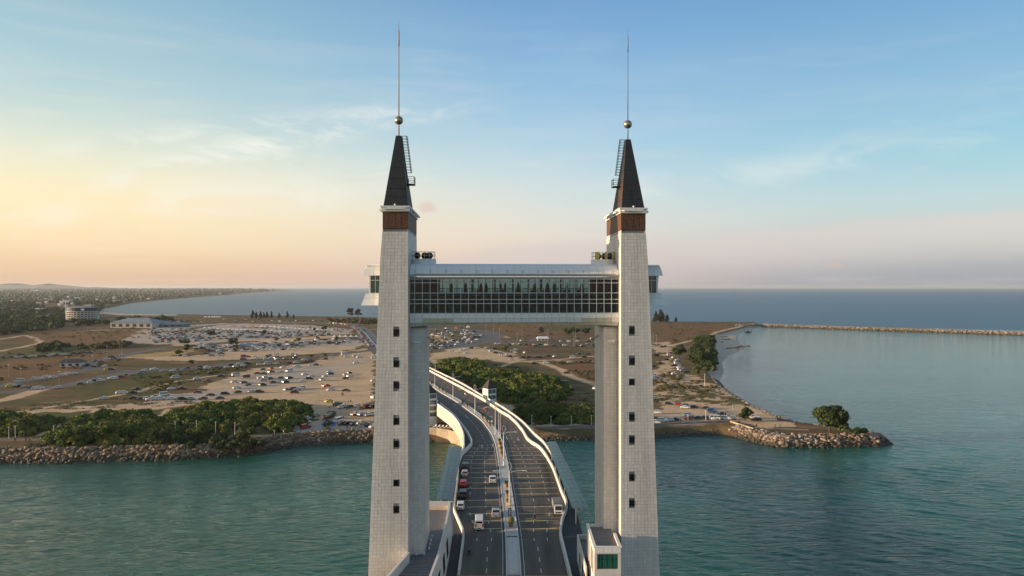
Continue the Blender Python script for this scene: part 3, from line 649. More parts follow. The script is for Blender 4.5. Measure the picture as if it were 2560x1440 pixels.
    # small searchlight tube under the corridor
    b = MB(base); b.bar(TW(s, -1.7, 2.2, 49.7), TW(s, -.6, 2.2, 49.7), .38, n=12); b.bar(TW(s, -1.15, 2.2, 49.7), TW(s, -1.15, 3.0, 49.7), .12); b.build('searchlight_tube', M_paint, t)
    b = MB(base); b.bar(TW(s, -2.3, 8, 50.2), TW(s, -3.1, 8.2, 49.5), .3, n=10); b.bar(TW(s, -3.1, 8.2, 49.5), TW(s, -3.2, 8.0, 49.9), .3, n=10); b.build('bracket_lamp', M_steel, t)
    # corridor end cabin sticking out of the far side
    U1 = uout(58)
    def cab(name, m, pts): q = MB(base); q.hexa([TW(s, *p) for p in pts]); return q.build(name, m, t)
    va, vc = 1.6, 8.0
    for i in range(2):
        a0, a1 = U1 - .1 + i * 1.15 + .02, U1 - .1 + (i + 1) * 1.15 - .02; k0, k1 = (.0, .0) if i == 0 else (0, .35)
        for z0, z1, o0, o1, w0, w1 in ((59.75, 60.7, -.15, .25, .30, .15), (60.73, 61.45, .25, 1.2, .15, 0)):
            cab('roof_panel', M_white, [(a0, va + o0, z0), (a1 + w0 * i, va + o0, z0), (a1 + w0 * i, va + o0 + .08, z0), (a0, va + o0 + .08, z0), (a0, va + o1, z1), (a1 + w1 * i, va + o1, z1), (a1 + w1 * i, va + o1 + .08, z1), (a0, va + o1 + .08, z1)])
        for z0, z1, o0, o1, w0, w1 in ((55.3, 56.25, -.55, -.05, .65, .30), (56.28, 57.05, -.05, .12, .30, .05)):
            cab('skirt_panel', M_white, [(a0, va + o0, z0), (a1 + w0 * i, va + o0, z0), (a1 + w0 * i, va + o0 + .08, z0), (a0, va + o0 + .08, z0), (a0, va + o1, z1), (a1 + w1 * i, va + o1, z1), (a1 + w1 * i, va + o1 + .08, z1), (a0, va + o1 + .08, z1)])
    cab('cabin_core', M_white2, [(U1 - .1, va + .5, 57.0), (U1 + 1.75, va + .5, 57.0), (U1 + 1.75, vc, 57.0), (U1 - .1, vc, 57.0), (U1 - .1, va + .5, 61.3), (U1 + 2.1, va + .5, 61.3), (U1 + 2.1, vc, 61.3), (U1 - .1, vc, 61.3)])
    cab('skirt_core', M_white2, [(U1 - .1, va - .4, 55.4), (U1 + 2.7, va - .4, 55.4), (U1 + 2.7, vc, 55.4), (U1 - .1, vc, 55.4), (U1 - .1, va + .25, 57.0), (U1 + 2.1, va + .25, 57.0), (U1 + 2.1, vc, 57.0), (U1 - .1, vc, 57.0)])
    cab('roof_core', M_white2, [(U1 - .1, va + .3, 60.0), (U1 + 2.3, va + .3, 60.0), (U1 + 2.3, vc, 60.0), (U1 - .1, vc, 60.0), (U1 - .1, va + 1.3, 61.4), (U1 + 2.1, va + 1.3, 61.4), (U1 + 2.1, vc, 61.4), (U1 - .1, vc, 61.4)])
    fr = cab('cabin_window', M_white, [(U1 - .05, va + .12, 57.06), (U1 + 1.75, va + .12, 57.06), (U1 + 1.75, va + .48, 57.06), (U1 - .05, va + .48, 57.06), (U1 - .05, va + .12, 59.75), (U1 + 1.75, va + .12, 59.75), (U1 + 1.75, va + .48, 59.75), (U1 - .05, va + .48, 59.75)])
    for a0, a1 in ((.02, .74), (.82, 1.50)):
        for z0, z1 in ((57.15, 59.0), (59.08, 59.7)):
            p = MB(base); p.hexa([TW(s, U1 + a, v, z) for z in (z0, z1) for a, v in ((a0, va + .09), (a1, va + .09), (a1, va + .115), (a0, va + .115))]); link('pane', p.mesh('pane', mat('teal_pane', (.02, .055, .055), .08, spec=.6)), fr)
    return t
tower(-1); tower(1)

# ------------------------------------------------------------------ sky corridor between the towers
BL = P0[-1] + AX * 1.6 + CX * .05; BR = P0[1] + AX * 1.6 - CX * .05; SPAN = BR - BL
def SB(f, v, z): p = BL + SPAN * f + AX * v; return (p.x, p.y, z)
sky = empty('sky_corridor', SB(.5, 3.5, 52), 0, 'glazed white sky corridor with curved panel roof spanning the gap between both towers', 'skybridge')
o0 = tuple(sky.location)
NC = 28; cf = [0.0] + [(.66 + i) / (NC - .34) for i in range(NC)]; cf[-1] = 1.0
M_mull = mat('white_mullion', (.66, .67, .67), .4)
ROWZ = [(54.12, 55.50), (55.56, 56.12), (56.18, 57.10), (57.16, 58.62), (58.70, 59.20)]
for j, (z0, z1) in enumerate(ROWZ):
    for i in range(NC):
        a, b_ = cf[i] + .0010, cf[i + 1] - .0010
        q = MB(o0); q.hexa([SB(f, v, z) for z in (z0, z1) for f, v in ((a, .02), (b_, .02), (b_, .045), (a, .045))]); q.build('pane', M_glass, sky)
for i in range(NC + 1):
    q = MB(o0); f = cf[i]; q.hexa([SB(f + d, v, z) for z in (54.05, 59.86) for d, v in ((-.0010, -.08), (.0010, -.08), (.0010, .14), (-.0010, .14))]); q.build('mullion', M_mull, sky)
for z in (54.08, 55.53, 56.15, 57.13, 58.66, 59.23):
    q = MB(o0); q.hexa([SB(f, v, zz) for zz in (z - .04, z + .04) for f, v in ((0, -.05), (1, -.05), (1, .10), (0, .10))]); q.build('transom', M_mull, sky)
for z in (59.38, 59.53, 59.68, 59.83):
    q = MB(o0); q.hexa([SB(f, v, zz) for zz in (z - .025, z + .03) for f, v in ((0, -.20), (1, -.20), (1, -.06), (0, -.06))]); q.build('louvre_blade', M_mull, sky)
# roof panels
RP = [(-.25, 59.92), (.28, 60.62), (1.2, 61.25), (2.4, 61.55), (3.5, 61.62), (4.7, 61.5), (5.9, 61.1), (7.2, 60.3)]
core_ = MB(o0)
for (va, za), (vb, zb2) in zip(RP, RP[1:]):
    core_.hexa([SB(f, v, z) for f, v, z in ((0, va, za - .28), (1, va, za - .28), (1, vb, zb2 - .28), (0, vb, zb2 - .28), (0, va, za - .03), (1, va, za - .03), (1, vb, zb2 - .03), (0, vb, zb2 - .03))])
core_.build('roof_core', M_joint, sky)
M_roof = mat('roof_panel_white', (.74, .74, .73), .75, .05, .5, isl=.03)
for k, ((va, za), (vb, zb2)) in enumerate(zip(RP, RP[1:])):
    for i in range(NC):
        a, b_ = cf[i] + .0005, cf[i + 1] - .0005; q = MB(o0)
        q.hexa([SB(f, v, z) for f, v, z in ((a, va + .01, za - .025), (b_, va + .01, za - .025), (b_, vb - .01, zb2 - .025), (a, vb - .01, zb2 - .025), (a, va + .01, za), (b_, va + .01, za), (b_, vb - .01, zb2), (a, vb - .01, zb2))])
        q.build('roof_panel', M_roof, sky)
q = MB(o0)
q.bar(SB(.02, -.35, 60.02), SB(.985, -.35, 60.02), .17, n=8); q.build('gutter_pipe', M_paint, sky)
for i in range(14):
    q = MB(o0); f = .025 + i * .073; q.bar(SB(f, -.35, 60.02), SB(f, .2, 60.6), .07); q.build('pipe_bracket', M_steel, sky)
# fascia and arched underside
def arch(f): return 52.02 + .48 * (1 - (2 * f - 1) ** 2)
M_olive = mat('olive_cream_panel', (.50, .48, .33), .5)
for i in range(NC):
    a, b_ = cf[i] + .0006, cf[i + 1] - .0006
    za, zb2 = arch(a), arch(b_); q = MB(o0); q.hexa([SB(f, v, z) for z in (53.32, 54.02) for f, v in ((a, -.04), (b_, -.04), (b_, .02), (a, .02))]); q.build('fascia_panel', M_white, sky)
    q = MB(o0); q.hexa([SB(a, .0, 52.68), SB(b_, .0, 52.68), SB(b_, .06, 52.68), SB(a, .06, 52.68), SB(a, -.04, 53.29), SB(b_, -.04, 53.29), SB(b_, .02, 53.29), SB(a, .02, 53.29)])
    q.build('fascia_panel', M_olive if i in (2, 3, 4, 5) or i in (23, 24, 25, 26) else M_white2, sky)
    q = MB(o0); q.hexa([SB(a, .75, za), SB(b_, .75, zb2), SB(b_, .85, zb2 + .05), SB(a, .85, za + .05), SB(a, 0, 52.65), SB(b_, 0, 52.65), SB(b_, .1, 52.66), SB(a, .1, 52.66)]); q.build('soffit_panel', M_white2, sky)
q = MB(o0)
for i in range(NC):
    a, b_ = cf[i], cf[i + 1]; q.hexa([SB(f, v, z) for f, v, z in ((a, .84, arch(a) + .02), (b_, .84, arch(b_) + .02), (b_, 6.8, arch(b_) + .02), (a, 6.8, arch(a) + .02), (a, .07, 53.9), (b_, .07, 53.9), (b_, 6.9, 53.9), (a, 6.9, 53.9))])
q.build('floor_box', M_joint, sky)
# inside: walking floor, dark ceiling, truss, rear frames
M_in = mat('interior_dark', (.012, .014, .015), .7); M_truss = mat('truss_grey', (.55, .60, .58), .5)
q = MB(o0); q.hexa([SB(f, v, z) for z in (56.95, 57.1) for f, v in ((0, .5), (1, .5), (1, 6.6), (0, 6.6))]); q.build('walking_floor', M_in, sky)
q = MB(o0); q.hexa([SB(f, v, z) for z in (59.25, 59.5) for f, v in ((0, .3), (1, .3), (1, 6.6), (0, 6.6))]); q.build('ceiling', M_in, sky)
q = MB(o0); q.hexa([SB(f, v, z) for z in (53.9, 56.95) for f, v in ((0, 5.6), (1, 5.6), (1, 5.8), (0, 5.8))]); q.build('rear_service_wall', mat('service_wall_green', (.15, .22, .20), .8, .5, .8), sky)
q = MB(o0)
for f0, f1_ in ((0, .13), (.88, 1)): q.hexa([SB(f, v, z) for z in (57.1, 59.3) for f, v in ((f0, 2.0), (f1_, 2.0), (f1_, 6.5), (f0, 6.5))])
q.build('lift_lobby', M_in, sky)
for v in (.9, 5.2):
    q = MB(o0); NT = 10
    for i in range(NT):
        a, m_, b_ = i / NT, (i + .5) / NT, (i + 1) / NT
        q.bar(SB(a, v, 54.1), SB(m_, v, 56.9), .22); q.bar(SB(m_, v, 56.9), SB(b_, v, 54.1), .22)
    q.bar(SB(0, v, 56.8), SB(1, v, 56.8), .25); q.bar(SB(0, v, 54.15), SB(1, v, 54.15), .25); q.build('truss', M_truss, sky)
q = MB(o0)
for i in range(29):
    f = i / 28; q.bar(SB(f, 6.6, 57.1), SB(f, 6.6, 59.3), .10)
for z in (57.8, 58.75): q.bar(SB(0, 6.6, z), SB(1, 6.6, z), .10)
q.build('rear_frame', M_black, sky)
q = MB(o0)
for i, f in enumerate((.19, .26, .335, .36, .43, .455, .52, .60, .66, .70, .76, .83)):
    q.cone(SB(f, 4.6 - (i % 3), 0), .28, .22, 57.1, 58.4, 8); q.ball(SB(f, 4.6 - (i % 3), 58.55), .16, 8)
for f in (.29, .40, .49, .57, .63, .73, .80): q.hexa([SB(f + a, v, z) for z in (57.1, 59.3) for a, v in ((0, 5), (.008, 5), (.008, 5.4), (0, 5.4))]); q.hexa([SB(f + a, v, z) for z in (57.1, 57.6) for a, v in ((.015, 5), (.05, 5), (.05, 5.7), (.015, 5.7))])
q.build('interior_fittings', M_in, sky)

# ------------------------------------------------------------------ bridge deck and approach
def zd(y):
    t = min(max((y - 300) / 270, 0), 1); t = t * t * (3 - 2 * t); return 12.0 - 8.9 * t
def dpt(px, py, dz=0):
    z = 12.0
    for _ in range(30):
        D = F * (ZC - z - dz) / (py - HY); z = .5 * z + .5 * zd(D)
    D = F * (ZC - z - dz) / (py - HY); return ((px - 1280) / F * D, D)
def line_x(pts, near):
    W_ = sorted([dpt(*p) for p in pts], key=lambda p: p[1]); W_ = near + [w for w in W_ if w[1] > near[-1][1] + .5]
    ys = [w[1] for w in W_]; xs = [w[0] for w in W_]
    return lambda y: float(np.interp(y, ys, xs))
MED = line_x([(1280.5, 1345), (1258.5, 1160), (1249, 1110), (1237, 1083), (1213, 1052), (1175, 1024), (1146, 1003), (1110, 983), (1078, 962), (1020, 922), (965, 884), (940, 865)], [(.35, 96), (.30, 118)])
RIN = line_x([(1404, 1307), (1417, 1273), (1416, 1257), (1406, 1238), (1397, 1211), (1383, 1173), (1364, 1140), (1350, 1122), (1329, 1110), (1318, 1100), (1308, 1081), (1291, 1060), (1272, 1043), (1254, 1033), (1212, 1004), (1171, 981), (1129, 958), (1077, 931)], [(9.3, 96), (9.2, 118), (8.9, 137)])
ROUT = line_x([(1358, 1108), (1339, 1094), (1312, 1064), (1291, 1047), (1260, 1025), (1202, 992), (1129, 949), (1077, 927)], [(13.4, 96), (13.5, 150), (12.6, 175), (11.0, 200)])
LIN = line_x([(1135, 1273), (1143, 1209), (1146, 1160), (1154, 1139), (1167, 1127), (1179, 1114), (1179, 1106), (1169, 1085), (1156, 1068), (1140, 1047), (1119, 1027), (1094, 1008)], [(-8.3, 96), (-8.5, 118), (-8.9, 137), (-12.0, 152)])
LOUT = line_x([(1158, 1106), (1158, 1093), (1146, 1064), (1129, 1043), (1092, 1016)], [(-15.6, 96), (-15.4, 146), (-15.6, 175), (-15.4, 196), (-13.4, 205)])
def cap(fn, y0, side):     # beyond the last traced point, keep a constant width to the middle line
    w = fn(y0) - MED(y0); return lambda y: fn(y) if y <= y0 else MED(y) + w
LIN = cap(LIN, 290, -1); LOUT = cap(LOUT, 285, -1); RIN = cap(RIN, 400, 1); ROUT = cap(ROUT, 400, 1)
M_asph = mat('bridge_asphalt', (.145, .128, .110), .85, .28, .25, bump=.25, bs=2, c2=(.078, .070, .063), spec=.2, st=(2.2, .16, 1))
M_walk = mat('walkway_asphalt', (.050, .050, .053), .85, .3, .4)
M_wpaint = mat('white_road_paint', (.55, .54, .50), .7, .35, 3)
M_ypaint = mat('yellow_road_paint', (.62, .47, .20), .7, .25, 1.2)
M_par = mat('parapet_white', (.66, .63, .58), .6, .16, .35, bump=.15)
M_curb = mat('kerb_white', (.58, .57, .54), .7, .2, 1)
def smoothed(fn, w=3.0): return lambda y: sum(fn(y + w * q) * k_ for q, k_ in ((-1, .15), (-.5, .22), (0, .26), (.5, .22), (1, .15)))
LIN, LOUT, RIN, ROUT, MED = smoothed(LIN, 1.8), smoothed(LOUT, 5), smoothed(RIN, 2.2), smoothed(ROUT, 5), smoothed(MED, 5)
def ys(y0, y1, st): return list(np.arange(y0, y1, st)) + [y1]
def strip(name, fa, fb, y0, y1, dz, m, st=3, kind='structure', th=None, parent=None, label=None, cat=None, group=None):
    b = MB(); Y_ = ys(y0, y1, st)
    for a, c in zip(Y_, Y_[1:]):
        p = [(fa(a), a, zd(a) + dz), (fb(a), a, zd(a) + dz), (fb(c), c, zd(c) + dz), (fa(c), c, zd(c) + dz)]
        if th: b.hexa([(x, y, z - th) for x, y, z in p] + p)
        else: b.add(p, [(0, 1, 2, 3)])
    o = b.build(name, m, parent); 
    return tag(o, label, cat, group, kind if parent is None and not cat else None)
Y0, Y1 = 97, 690
strip('bridge_deck', lambda y: LOUT(y), lambda y: ROUT(y), Y0, Y1, -.12, M_conc, 3, th=1.6)
strip('road', lambda y: LIN(y) + .1, lambda y: MED(y) - 1.15, Y0, Y1, 0, M_asph); strip('road', lambda y: MED(y) + 1.15, lambda y: RIN(y) - .1, Y0, Y1, 0, M_asph)
strip('pavement', lambda y: LOUT(y) + .4, lambda y: LIN(y) - .35, Y0, Y1, .10, M_walk); strip('pavement', lambda y: RIN(y) + .35, lambda y: ROUT(y) - .4, Y0, Y1, .10, M_walk)
strip('central_reservation', lambda y: MED(y) - 1.15, lambda y: MED(y) + 1.15, 118, Y1, .22, mat('median_paving', (.50, .48, .44), .75, .2, .6), th=.22)
for sgn in (-1, 1):
    strip('kerb', lambda y: MED(y) + sgn * 1.15 - .09, lambda y: MED(y) + sgn * 1.15 + .09, Y0, Y1, .26, M_curb, th=.3)
    strip('gutter_marking', lambda y: MED(y) + sgn * 1.75 - .06, lambda y: MED(y) + sgn * 1.75 + .06, Y0, Y1, .008, M_wpaint)
def wall(name, fn, y0, y1, h, w, m, label, dz=0, seg=6.0, rail=False):
    """A parapet of cast lengths, each length a part of its own."""
    ym = (y0 + y1) / 2; e = empty(name, (fn(ym), ym, zd(ym)), 0, label, 'parapet', 'bridge parapets')
    Y_ = ys(y0, y1, seg)
    for a, c in zip(Y_, Y_[1:]):
        b = MB(tuple(e.location)); k = ys(a + .02, c - .02, 2)
        for p, q in zip(k, k[1:]):
            b.hexa([(fn(p) - w / 2, p, zd(p) + dz), (fn(p) + w / 2, p, zd(p) + dz), (fn(q) + w / 2, q, zd(q) + dz), (fn(q) - w / 2, q, zd(q) + dz),
                    (fn(p) - w * .32, p, zd(p) + h), (fn(p) + w * .32, p, zd(p) + h), (fn(q) + w * .32, q, zd(q) + h), (fn(q) - w * .32, q, zd(q) + h)])
        b.build('parapet_length', m, e)
    return e
wall('parapet', lambda y: RIN(y), Y0, 600, .95, .55, M_par, 'cream white low parapet along the right edge of the carriageway')
wall('parapet', lambda y: LIN(y), 118, 153, .95, .45, M_par, 'short angled grey white parapet beside the left terrace roof')
wall('parapet', lambda y: LIN(y), 154, 600, .95, .55, M_par, 'white parapet following the left lay-by and curving away behind the left tower')
wall('parapet', lambda y: ROUT(y) - .2, 196, 600, 1.25, .5, M_par, 'outer cream parapet of the right footway sweeping left toward the small lift tower')
wall('parapet', lambda y: LOUT(y) + .2, 196, 300, 1.25, .5, M_par, 'outer parapet of the left footway above the curved sunlit girder')
# deep curved girders under the outer edges
M_girder = mat('girder_cream', (.62, .56, .46), .6, .12, .3)
for fn, y0, y1, nm in ((lambda y: LOUT(y) - .15, 200, 345, 'left'), (lambda y: ROUT(y) + .15, 200, 345, 'right')):
    b = MB(); Y_ = ys(y0, y1, 3); sg = -1 if nm == 'left' else 1
    for a, c in zip(Y_, Y_[1:]):
        b.hexa([(fn(p) + q, p, zd(p) + z) for z, qs in ((-3.4, (-.1, .5)), (-.1, (0, .6))) for p, q in ((a, -sg * 0 + (0 if sg > 0 else 0)), (a, -sg * .5), (c, -sg * .5), (c, 0))])
    o = b.build('girder', M_girder); tag(o, 'deep curved cream girder under the %s outer edge of the bridge ramp' % nm, 'girder', 'edge girders of the ramp')
# piers
for y, pn in ((205, 'nearest'), (250, 'second nearest'), (300, 'third'), (345, 'farthest')):
    b = MB(); x = MED(y); b.box(x - 8, x + 8, y - 1.2, y + 1.2, zd(y) - 3.2, zd(y) - 1.7); b.box(x - 5, x - 2.6, y - 1, y + 1, -5, zd(y) - 3.19); b.box(x + 2.6, x + 5, y - 1, y + 1, -5, zd(y) - 3.19)
    tag(b.build('bridge_pier', M_conc), pn + ' concrete pier standing under the curving road deck', 'pier', 'piers under the ramp')
# big pier caps carrying the towers, at the water
b = MB(); b.box(-26, 27, 98, 130, -5, 3.0); tag(b.build('tower_foundation', M_conc), 'massive concrete pier block in the water under both towers', 'pier')
# painted lines: lane dashes, give-way bars, arrows
def quadm(b, x0, x1, y0, y1, dz=.012, skew=0, fx=None):
    f = fx or (lambda y: 0)
    b.add([(x0 + f(y0), y0, zd(y0) + dz), (x1 + f(y0), y0 + skew, zd(y0) + dz), (x1 + f(y1), y1 + skew, zd(y1) + dz), (x0 + f(y1), y1, zd(y1) + dz)], [(0, 1, 2, 3)])
b = MB(); y = 119.0
while y < 430:
    if not 134 < y < 137:
        for fr in ((-.50,) if y < 130 or y > 215 else (-.42, -.72)):
            f = lambda q, fr=fr: MED(q) + (MED(q) - LIN(q)) * fr
            quadm(b, -.08, .08, y, y + 2.0, fx=f)
        for fr in ((.50,) if y < 130 or y > 215 else (.45, .72)):
            f = lambda q, fr=fr: MED(q) + (RIN(q) - MED(q)) * fr
            quadm(b, -.08, .08, y, y + 2.0, fx=f)
    y += 5.0
tag(b.build('lane_markings', M_wpaint), kind='structure')
b = MB(); yl = 140.7
for k in range(16):
    y = 140.7 + k * 4.72
    if k != 5:
        x0, x1 = LIN(y) + (2.6 if y < 156 else .9), MED(y) - 1.9
        b.add([(x0, y - .17, 12.009), (x1, y + .25, 12.009), (x1, y + .6, 12.009), (x0, y + .18, 12.009)], [(0, 1, 2, 3)])
    if k != 4:
        x0, x1 = MED(y) + 1.9, RIN(y) - .8
        b.add([(x0, y - .1, 12.009), (x1, y + .35, 12.009), (x1, y + .7, 12.009), (x0, y + .25, 12.009)], [(0, 1, 2, 3)])
tag(b.build('rumble_bars', M_ypaint), kind='structure')
b = MB(); b.add([(MED(119) + 1.4, 116.9, 12.01), (9.0, 116.9, 12.01), (9.0, 118.0, 12.01), (MED(119) + 1.4, 118.0, 12.01)], [(0, 1, 2, 3)])
b.add([(-8.2, 116.9, 12.01), (MED(119) - 1.4, 116.9, 12.01), (MED(119) - 1.4, 118.0, 12.01), (-8.2, 118.0, 12.01)], [(0, 1, 2, 3)])
for x, y, hd in ((-9.2, 217, 1), (-6.0, 218, 1), (.6, 222, -1), (3.6, 220, -1)):
    pass
tag(b.build('stop_band', mat('ochre_band', (.48, .36, .07), .7, .3, 2)), kind='structure')
b = MB()
for f_, y, hd in ((-.62, 214, 1), (-.26, 215, 1), (.34, 226, -1), (.70, 224, -1), (.40, 262, 1), (-.5, 262, -1), (-.35, 290, -1)):
    x = MED(y) + f_ * ((MED(y) - LIN(y)) if f_ < 0 else (RIN(y) - MED(y))); sl_ = (MED(y + 2) - MED(y - 2)) / 4
    P = [(-.12, -2.2), (.12, -2.2), (.12, .6), (.45, .6), (0, 2.2), (-.45, .6), (-.12, .6)]
    b.add([(x + u + sl_ * v * hd, y + v * hd, zd(y + v * hd) + .012) for u, v in P], [tuple(range(7)) if hd > 0 else tuple(range(7))[::-1]])
tag(b.build('arrow_markings', M_wpaint), kind='structure')
# expansion joint across the deck, sign plate and plaque on the reservation
b = MB(); b.box(LIN(136) + .3, MED(136) - 1.3, 135.7, 136.1, 12.004, 12.02); b.box(MED(136) + 1.3, RIN(136) - .3, 135.7, 136.1, 12.004, 12.02); b.box(RIN(140) + .4, 13.0, 135.6, 136.3, 12.104, 12.12)
tag(b.build('expansion_joint', M_black), kind='structure')
tag(MB().box(MED(136) - 1.1, MED(136) + 1.1, 135.6, 136.2, 12.22, 12.235).build('joint_cover', M_black), kind='structure')
strip('reservation_slab', lambda y: MED(y) - .78, lambda y: MED(y) + .78, 118.5, 135.2, .235, mat('pale_slab', (.56, .55, .52), .85, .08, 1.5), 6)
b = MB(); 
for i in range(9):
    an_ = i * 2.4; r_ = .10 + .05 * i; b.cone((MED(132.5) + r_ * math.cos(an_), 132.6 + 1.6 * r_ * math.sin(an_), 0), .10, .10, 12.236, 12.25, 7)
tag(b.build('worn_plaque', mat('plaque_grey', (.28, .30, .31), .6)), 'worn grey round mark on the pale slab of the reservation', 'plaque')

# approach road beyond the ramp, ending at the far junction
CTR = [(MED(685), 685, 3.14)] + [(*pt(a, b_, 3.14), 3.14) for a, b_ in [(925, 848), (910, 830), (893, 818), (868, 811), (820, 808), (700, 806)]]
CTR = spline(CTR, 6)
def ribbon(name, C_, w, dz, m, kind='structure', off=0):
    b = MB(); n = len(C_)
    Ls = []
    for i, p in enumerate(C_):
        d = (C_[min(i + 1, n - 1)] - C_[max(i - 1, 0)]); d.z = 0; d.normalize(); s_ = Vector((d.y, -d.x, 0)); Ls.append((p + s_ * (off - w / 2) + Vector((0, 0, dz)), p + s_ * (off + w / 2) + Vector((0, 0, dz))))
    for (a, c), (d, e) in zip(Ls, Ls[1:]): b.add([a, c, e, d], [(0, 1, 2, 3)])
    return tag(b.build(name, m), kind=kind)
ribbon('approach_road', CTR, 19, .03, mat('far_asphalt', (.15, .148, .148), .9, .2, .2)); ribbon('approach_kerb', CTR, 1.6, .06, M_curb)

# ------------------------------------------------------------------ median furniture
def stx(y): return (MED(y), y, zd(y) + .22)
def lamp():
    e = empty('street_lamp', (0, 0, 0))
    b = MB(); b.cone((0, 0, 0), .20, .16, 0, .9, 10); b.cone((0, 0, 0), .13, .075, .9, 8.6, 8); b.build('pole', M_paint, e)
    b = MB(); n = 16
    P = [(.42 * math.sin(2 * math.pi * i / n) * (1 - .25 * math.cos(2 * math.pi * i / n)), 0, 9.35 - .85 * math.cos(2 * math.pi * i / n)) for i in range(n)]
    for i in range(n): b.bar(P[i], P[(i + 1) % n], .08)
    b.build('oval_finial', M_paint, e)
    for s in (-1, 1):
        b = MB(); Q = [(0, 0, 7.9), (s * .35, 0, 8.3), (s * .9, 0, 8.5), (s * 2.7, 0, 8.62)]
        for p, q in zip(Q, Q[1:]): b.bar(p, q, .10)
        a = b.build('arm', M_paint, e)
        b = MB(); b.hexa([(s * 2.6 + x * s, y, z) for z, k in ((8.52, 1), (8.66, .7)) for x, y in ((0, -.13 * k), (.75, -.16 * k), (.75, .16 * k), (0, .13 * k))]); link('lamp_head', b.mesh('lamp_head', M_paint), a)
    return e
def put(src, loc, rz=0, first=None, label=None, group=None, cat=None, sc=None):
    if id(src) not in first: o = src; first[id(src)] = 1; remember(src)
    else: o = copy_tree(src)
    o.location = loc; o.rotation_euler = (0, 0, rz)
    if sc: o.scale = (sc, sc, sc)
    return tag(o, label, cat, group)
used = {}
LM = lamp()
names = ['nearest twin-arm white street lamp, standing on the reservation beside the sign board', 'second twin-arm street lamp up the reservation, where the lay-by ends', 'third twin-arm street lamp, close to the flagpoles on the bend',
         'fourth twin-arm street lamp, on the curve left of the small lift tower', 'fifth twin-arm street lamp, halfway along the ramp', 'farthest clear twin-arm street lamp, just right of the left tower']
for y, nm_ in zip((150, 190, 231, 270, 307, 346), names): put(LM, stx(y), R(3 if y < 200 else 30), used, nm_, 'twin-arm lamps on the reservation', 'street lamp')
# flagpoles
for (y, nm_) in ((221, 'white flagpole with furled dark flag at the bend, nearer of two'), (226, 'white flagpole with furled dark flag at the bend, farther of two')):
    e = empty('flagpole', (MED(y) + .6, y, 12.2), 0, nm_, 'flagpole', 'flagpoles on the reservation'); o_ = tuple(e.location)
    b = MB(o_); b.cone((o_[0], o_[1], 0), .09, .05, 12.2, 20.5, 8); b.build('pole', M_paint, e)
    b = MB(o_); b.ball((o_[0], o_[1], 20.55), .1, 8); b.build('finial', M_paint, e)
    b = MB(o_)
    for i in range(5): b.hexa([(o_[0] + .06 + u, o_[1] + v + .06 * math.sin(i * 2), z) for z in (14.6 + i * .95, 15.5 + i * .95) for u, v in ((0, -.05), (.32 - .03 * i, -.05), (.32 - .03 * i, .05), (0, .05))], )
    b.build('flag', mat('furled_flag', (.05, .06, .12), .8, .5, 3), e)
# planters
M_leaf1 = mat('shrub_leaf', (.10, .13, .035), .7, .5, 2.0, isl=.3); M_leaf_y = mat('golden_leaf', (.24, .23, .05), .7, .4, 2.0, isl=.3); M_pot = mat('terracotta', (.36, .21, .10), .8, .3, 2)
def leafball(b, c, r, n, s_, squash=.8):
    for _ in range(n):
        v = Vector(rng.normal(size=3)).normalized(); p = Vector(c) + Vector((v.x, v.y, v.z * squash)) * r * rng.uniform(.6, 1.0)
        t = v.cross(Vector(rng.normal(size=3))).normalized(); w = (v + t * .4).cross(t).normalized()
        b.add([p - t * s_ - w * s_ * .6, p + t * s_ - w * s_ * .6, p + t * s_ + w * s_ * .6, p - t * s_ + w * s_ * .6], [(0, 1, 2, 3)])
def planter(kind):
    e = empty('potted_shrub')
    b = MB(); b.cone((0, 0, 0), .36, .50, 0, .62, 12); b.cone((0, 0, 0), .56, .56, .62, .74, 12); b.build('pot', M_pot if kind != 2 else mat('orange_pot', (.52, .26, .05), .7), e)
    b = MB(); b.cone((0, 0, 0), .05, .04, .6, 1.2, 6); b.build('stem', mat('bark', (.08, .06, .045), .9), e)
    b = MB()
    if kind == 0: leafball(b, (0, 0, 1.35), .78, 420, .085)
    else: leafball(b, (0, 0, 1.15), .52, 240, .08)
    b.build('foliage', M_leaf_y if kind == 0 else M_leaf1, e)
    return e
PK = [planter(0), planter(1), planter(2)]
pls = [(141.5, 0, 'large round golden green shrub in a pot at the near end of the reservation'), (155.2, 2, 'small shrub in an orange square-looking pot, third from the near end'), (161.5, 1, 'potted shrub on the reservation between the orange pot and the twin-arm lamp arm'),
       (169.5, 1, 'potted shrub beside the nearest street lamp arm'), (200, 1, 'potted shrub just past the second street lamp'), (206, 1, 'potted shrub where the reservation starts bending left'), (212, 2, 'orange potted shrub near the foot of the flagpoles'),
       (217, 1, 'potted shrub directly before the flagpoles'), (244, 1, 'potted shrub just beyond the third street lamp'), (251, 1, 'potted shrub midway between third and fourth street lamps'), (259, 1, 'potted shrub shortly before the fourth street lamp'),
       (283, 1, 'potted shrub after the fourth street lamp, nearer of two'), (291, 1, 'potted shrub after the fourth street lamp, farther of two'), (319, 1, 'small potted shrub beyond the fifth street lamp, first of three'), (327, 1, 'small potted shrub beyond the fifth street lamp, second of three'),
       (335, 1, 'small potted shrub beyond the fifth street lamp, third of three'), (356, 1, 'tiny potted shrub behind the farthest street lamp'), (366, 1, 'farthest tiny potted shrub, against the left tower edge')]
for y, k, nm_ in pls: put(PK[k], (MED(y), y, zd(y) + .22), rng.uniform(0, 6), used, nm_, 'potted shrubs along the reservation', 'potted plant')
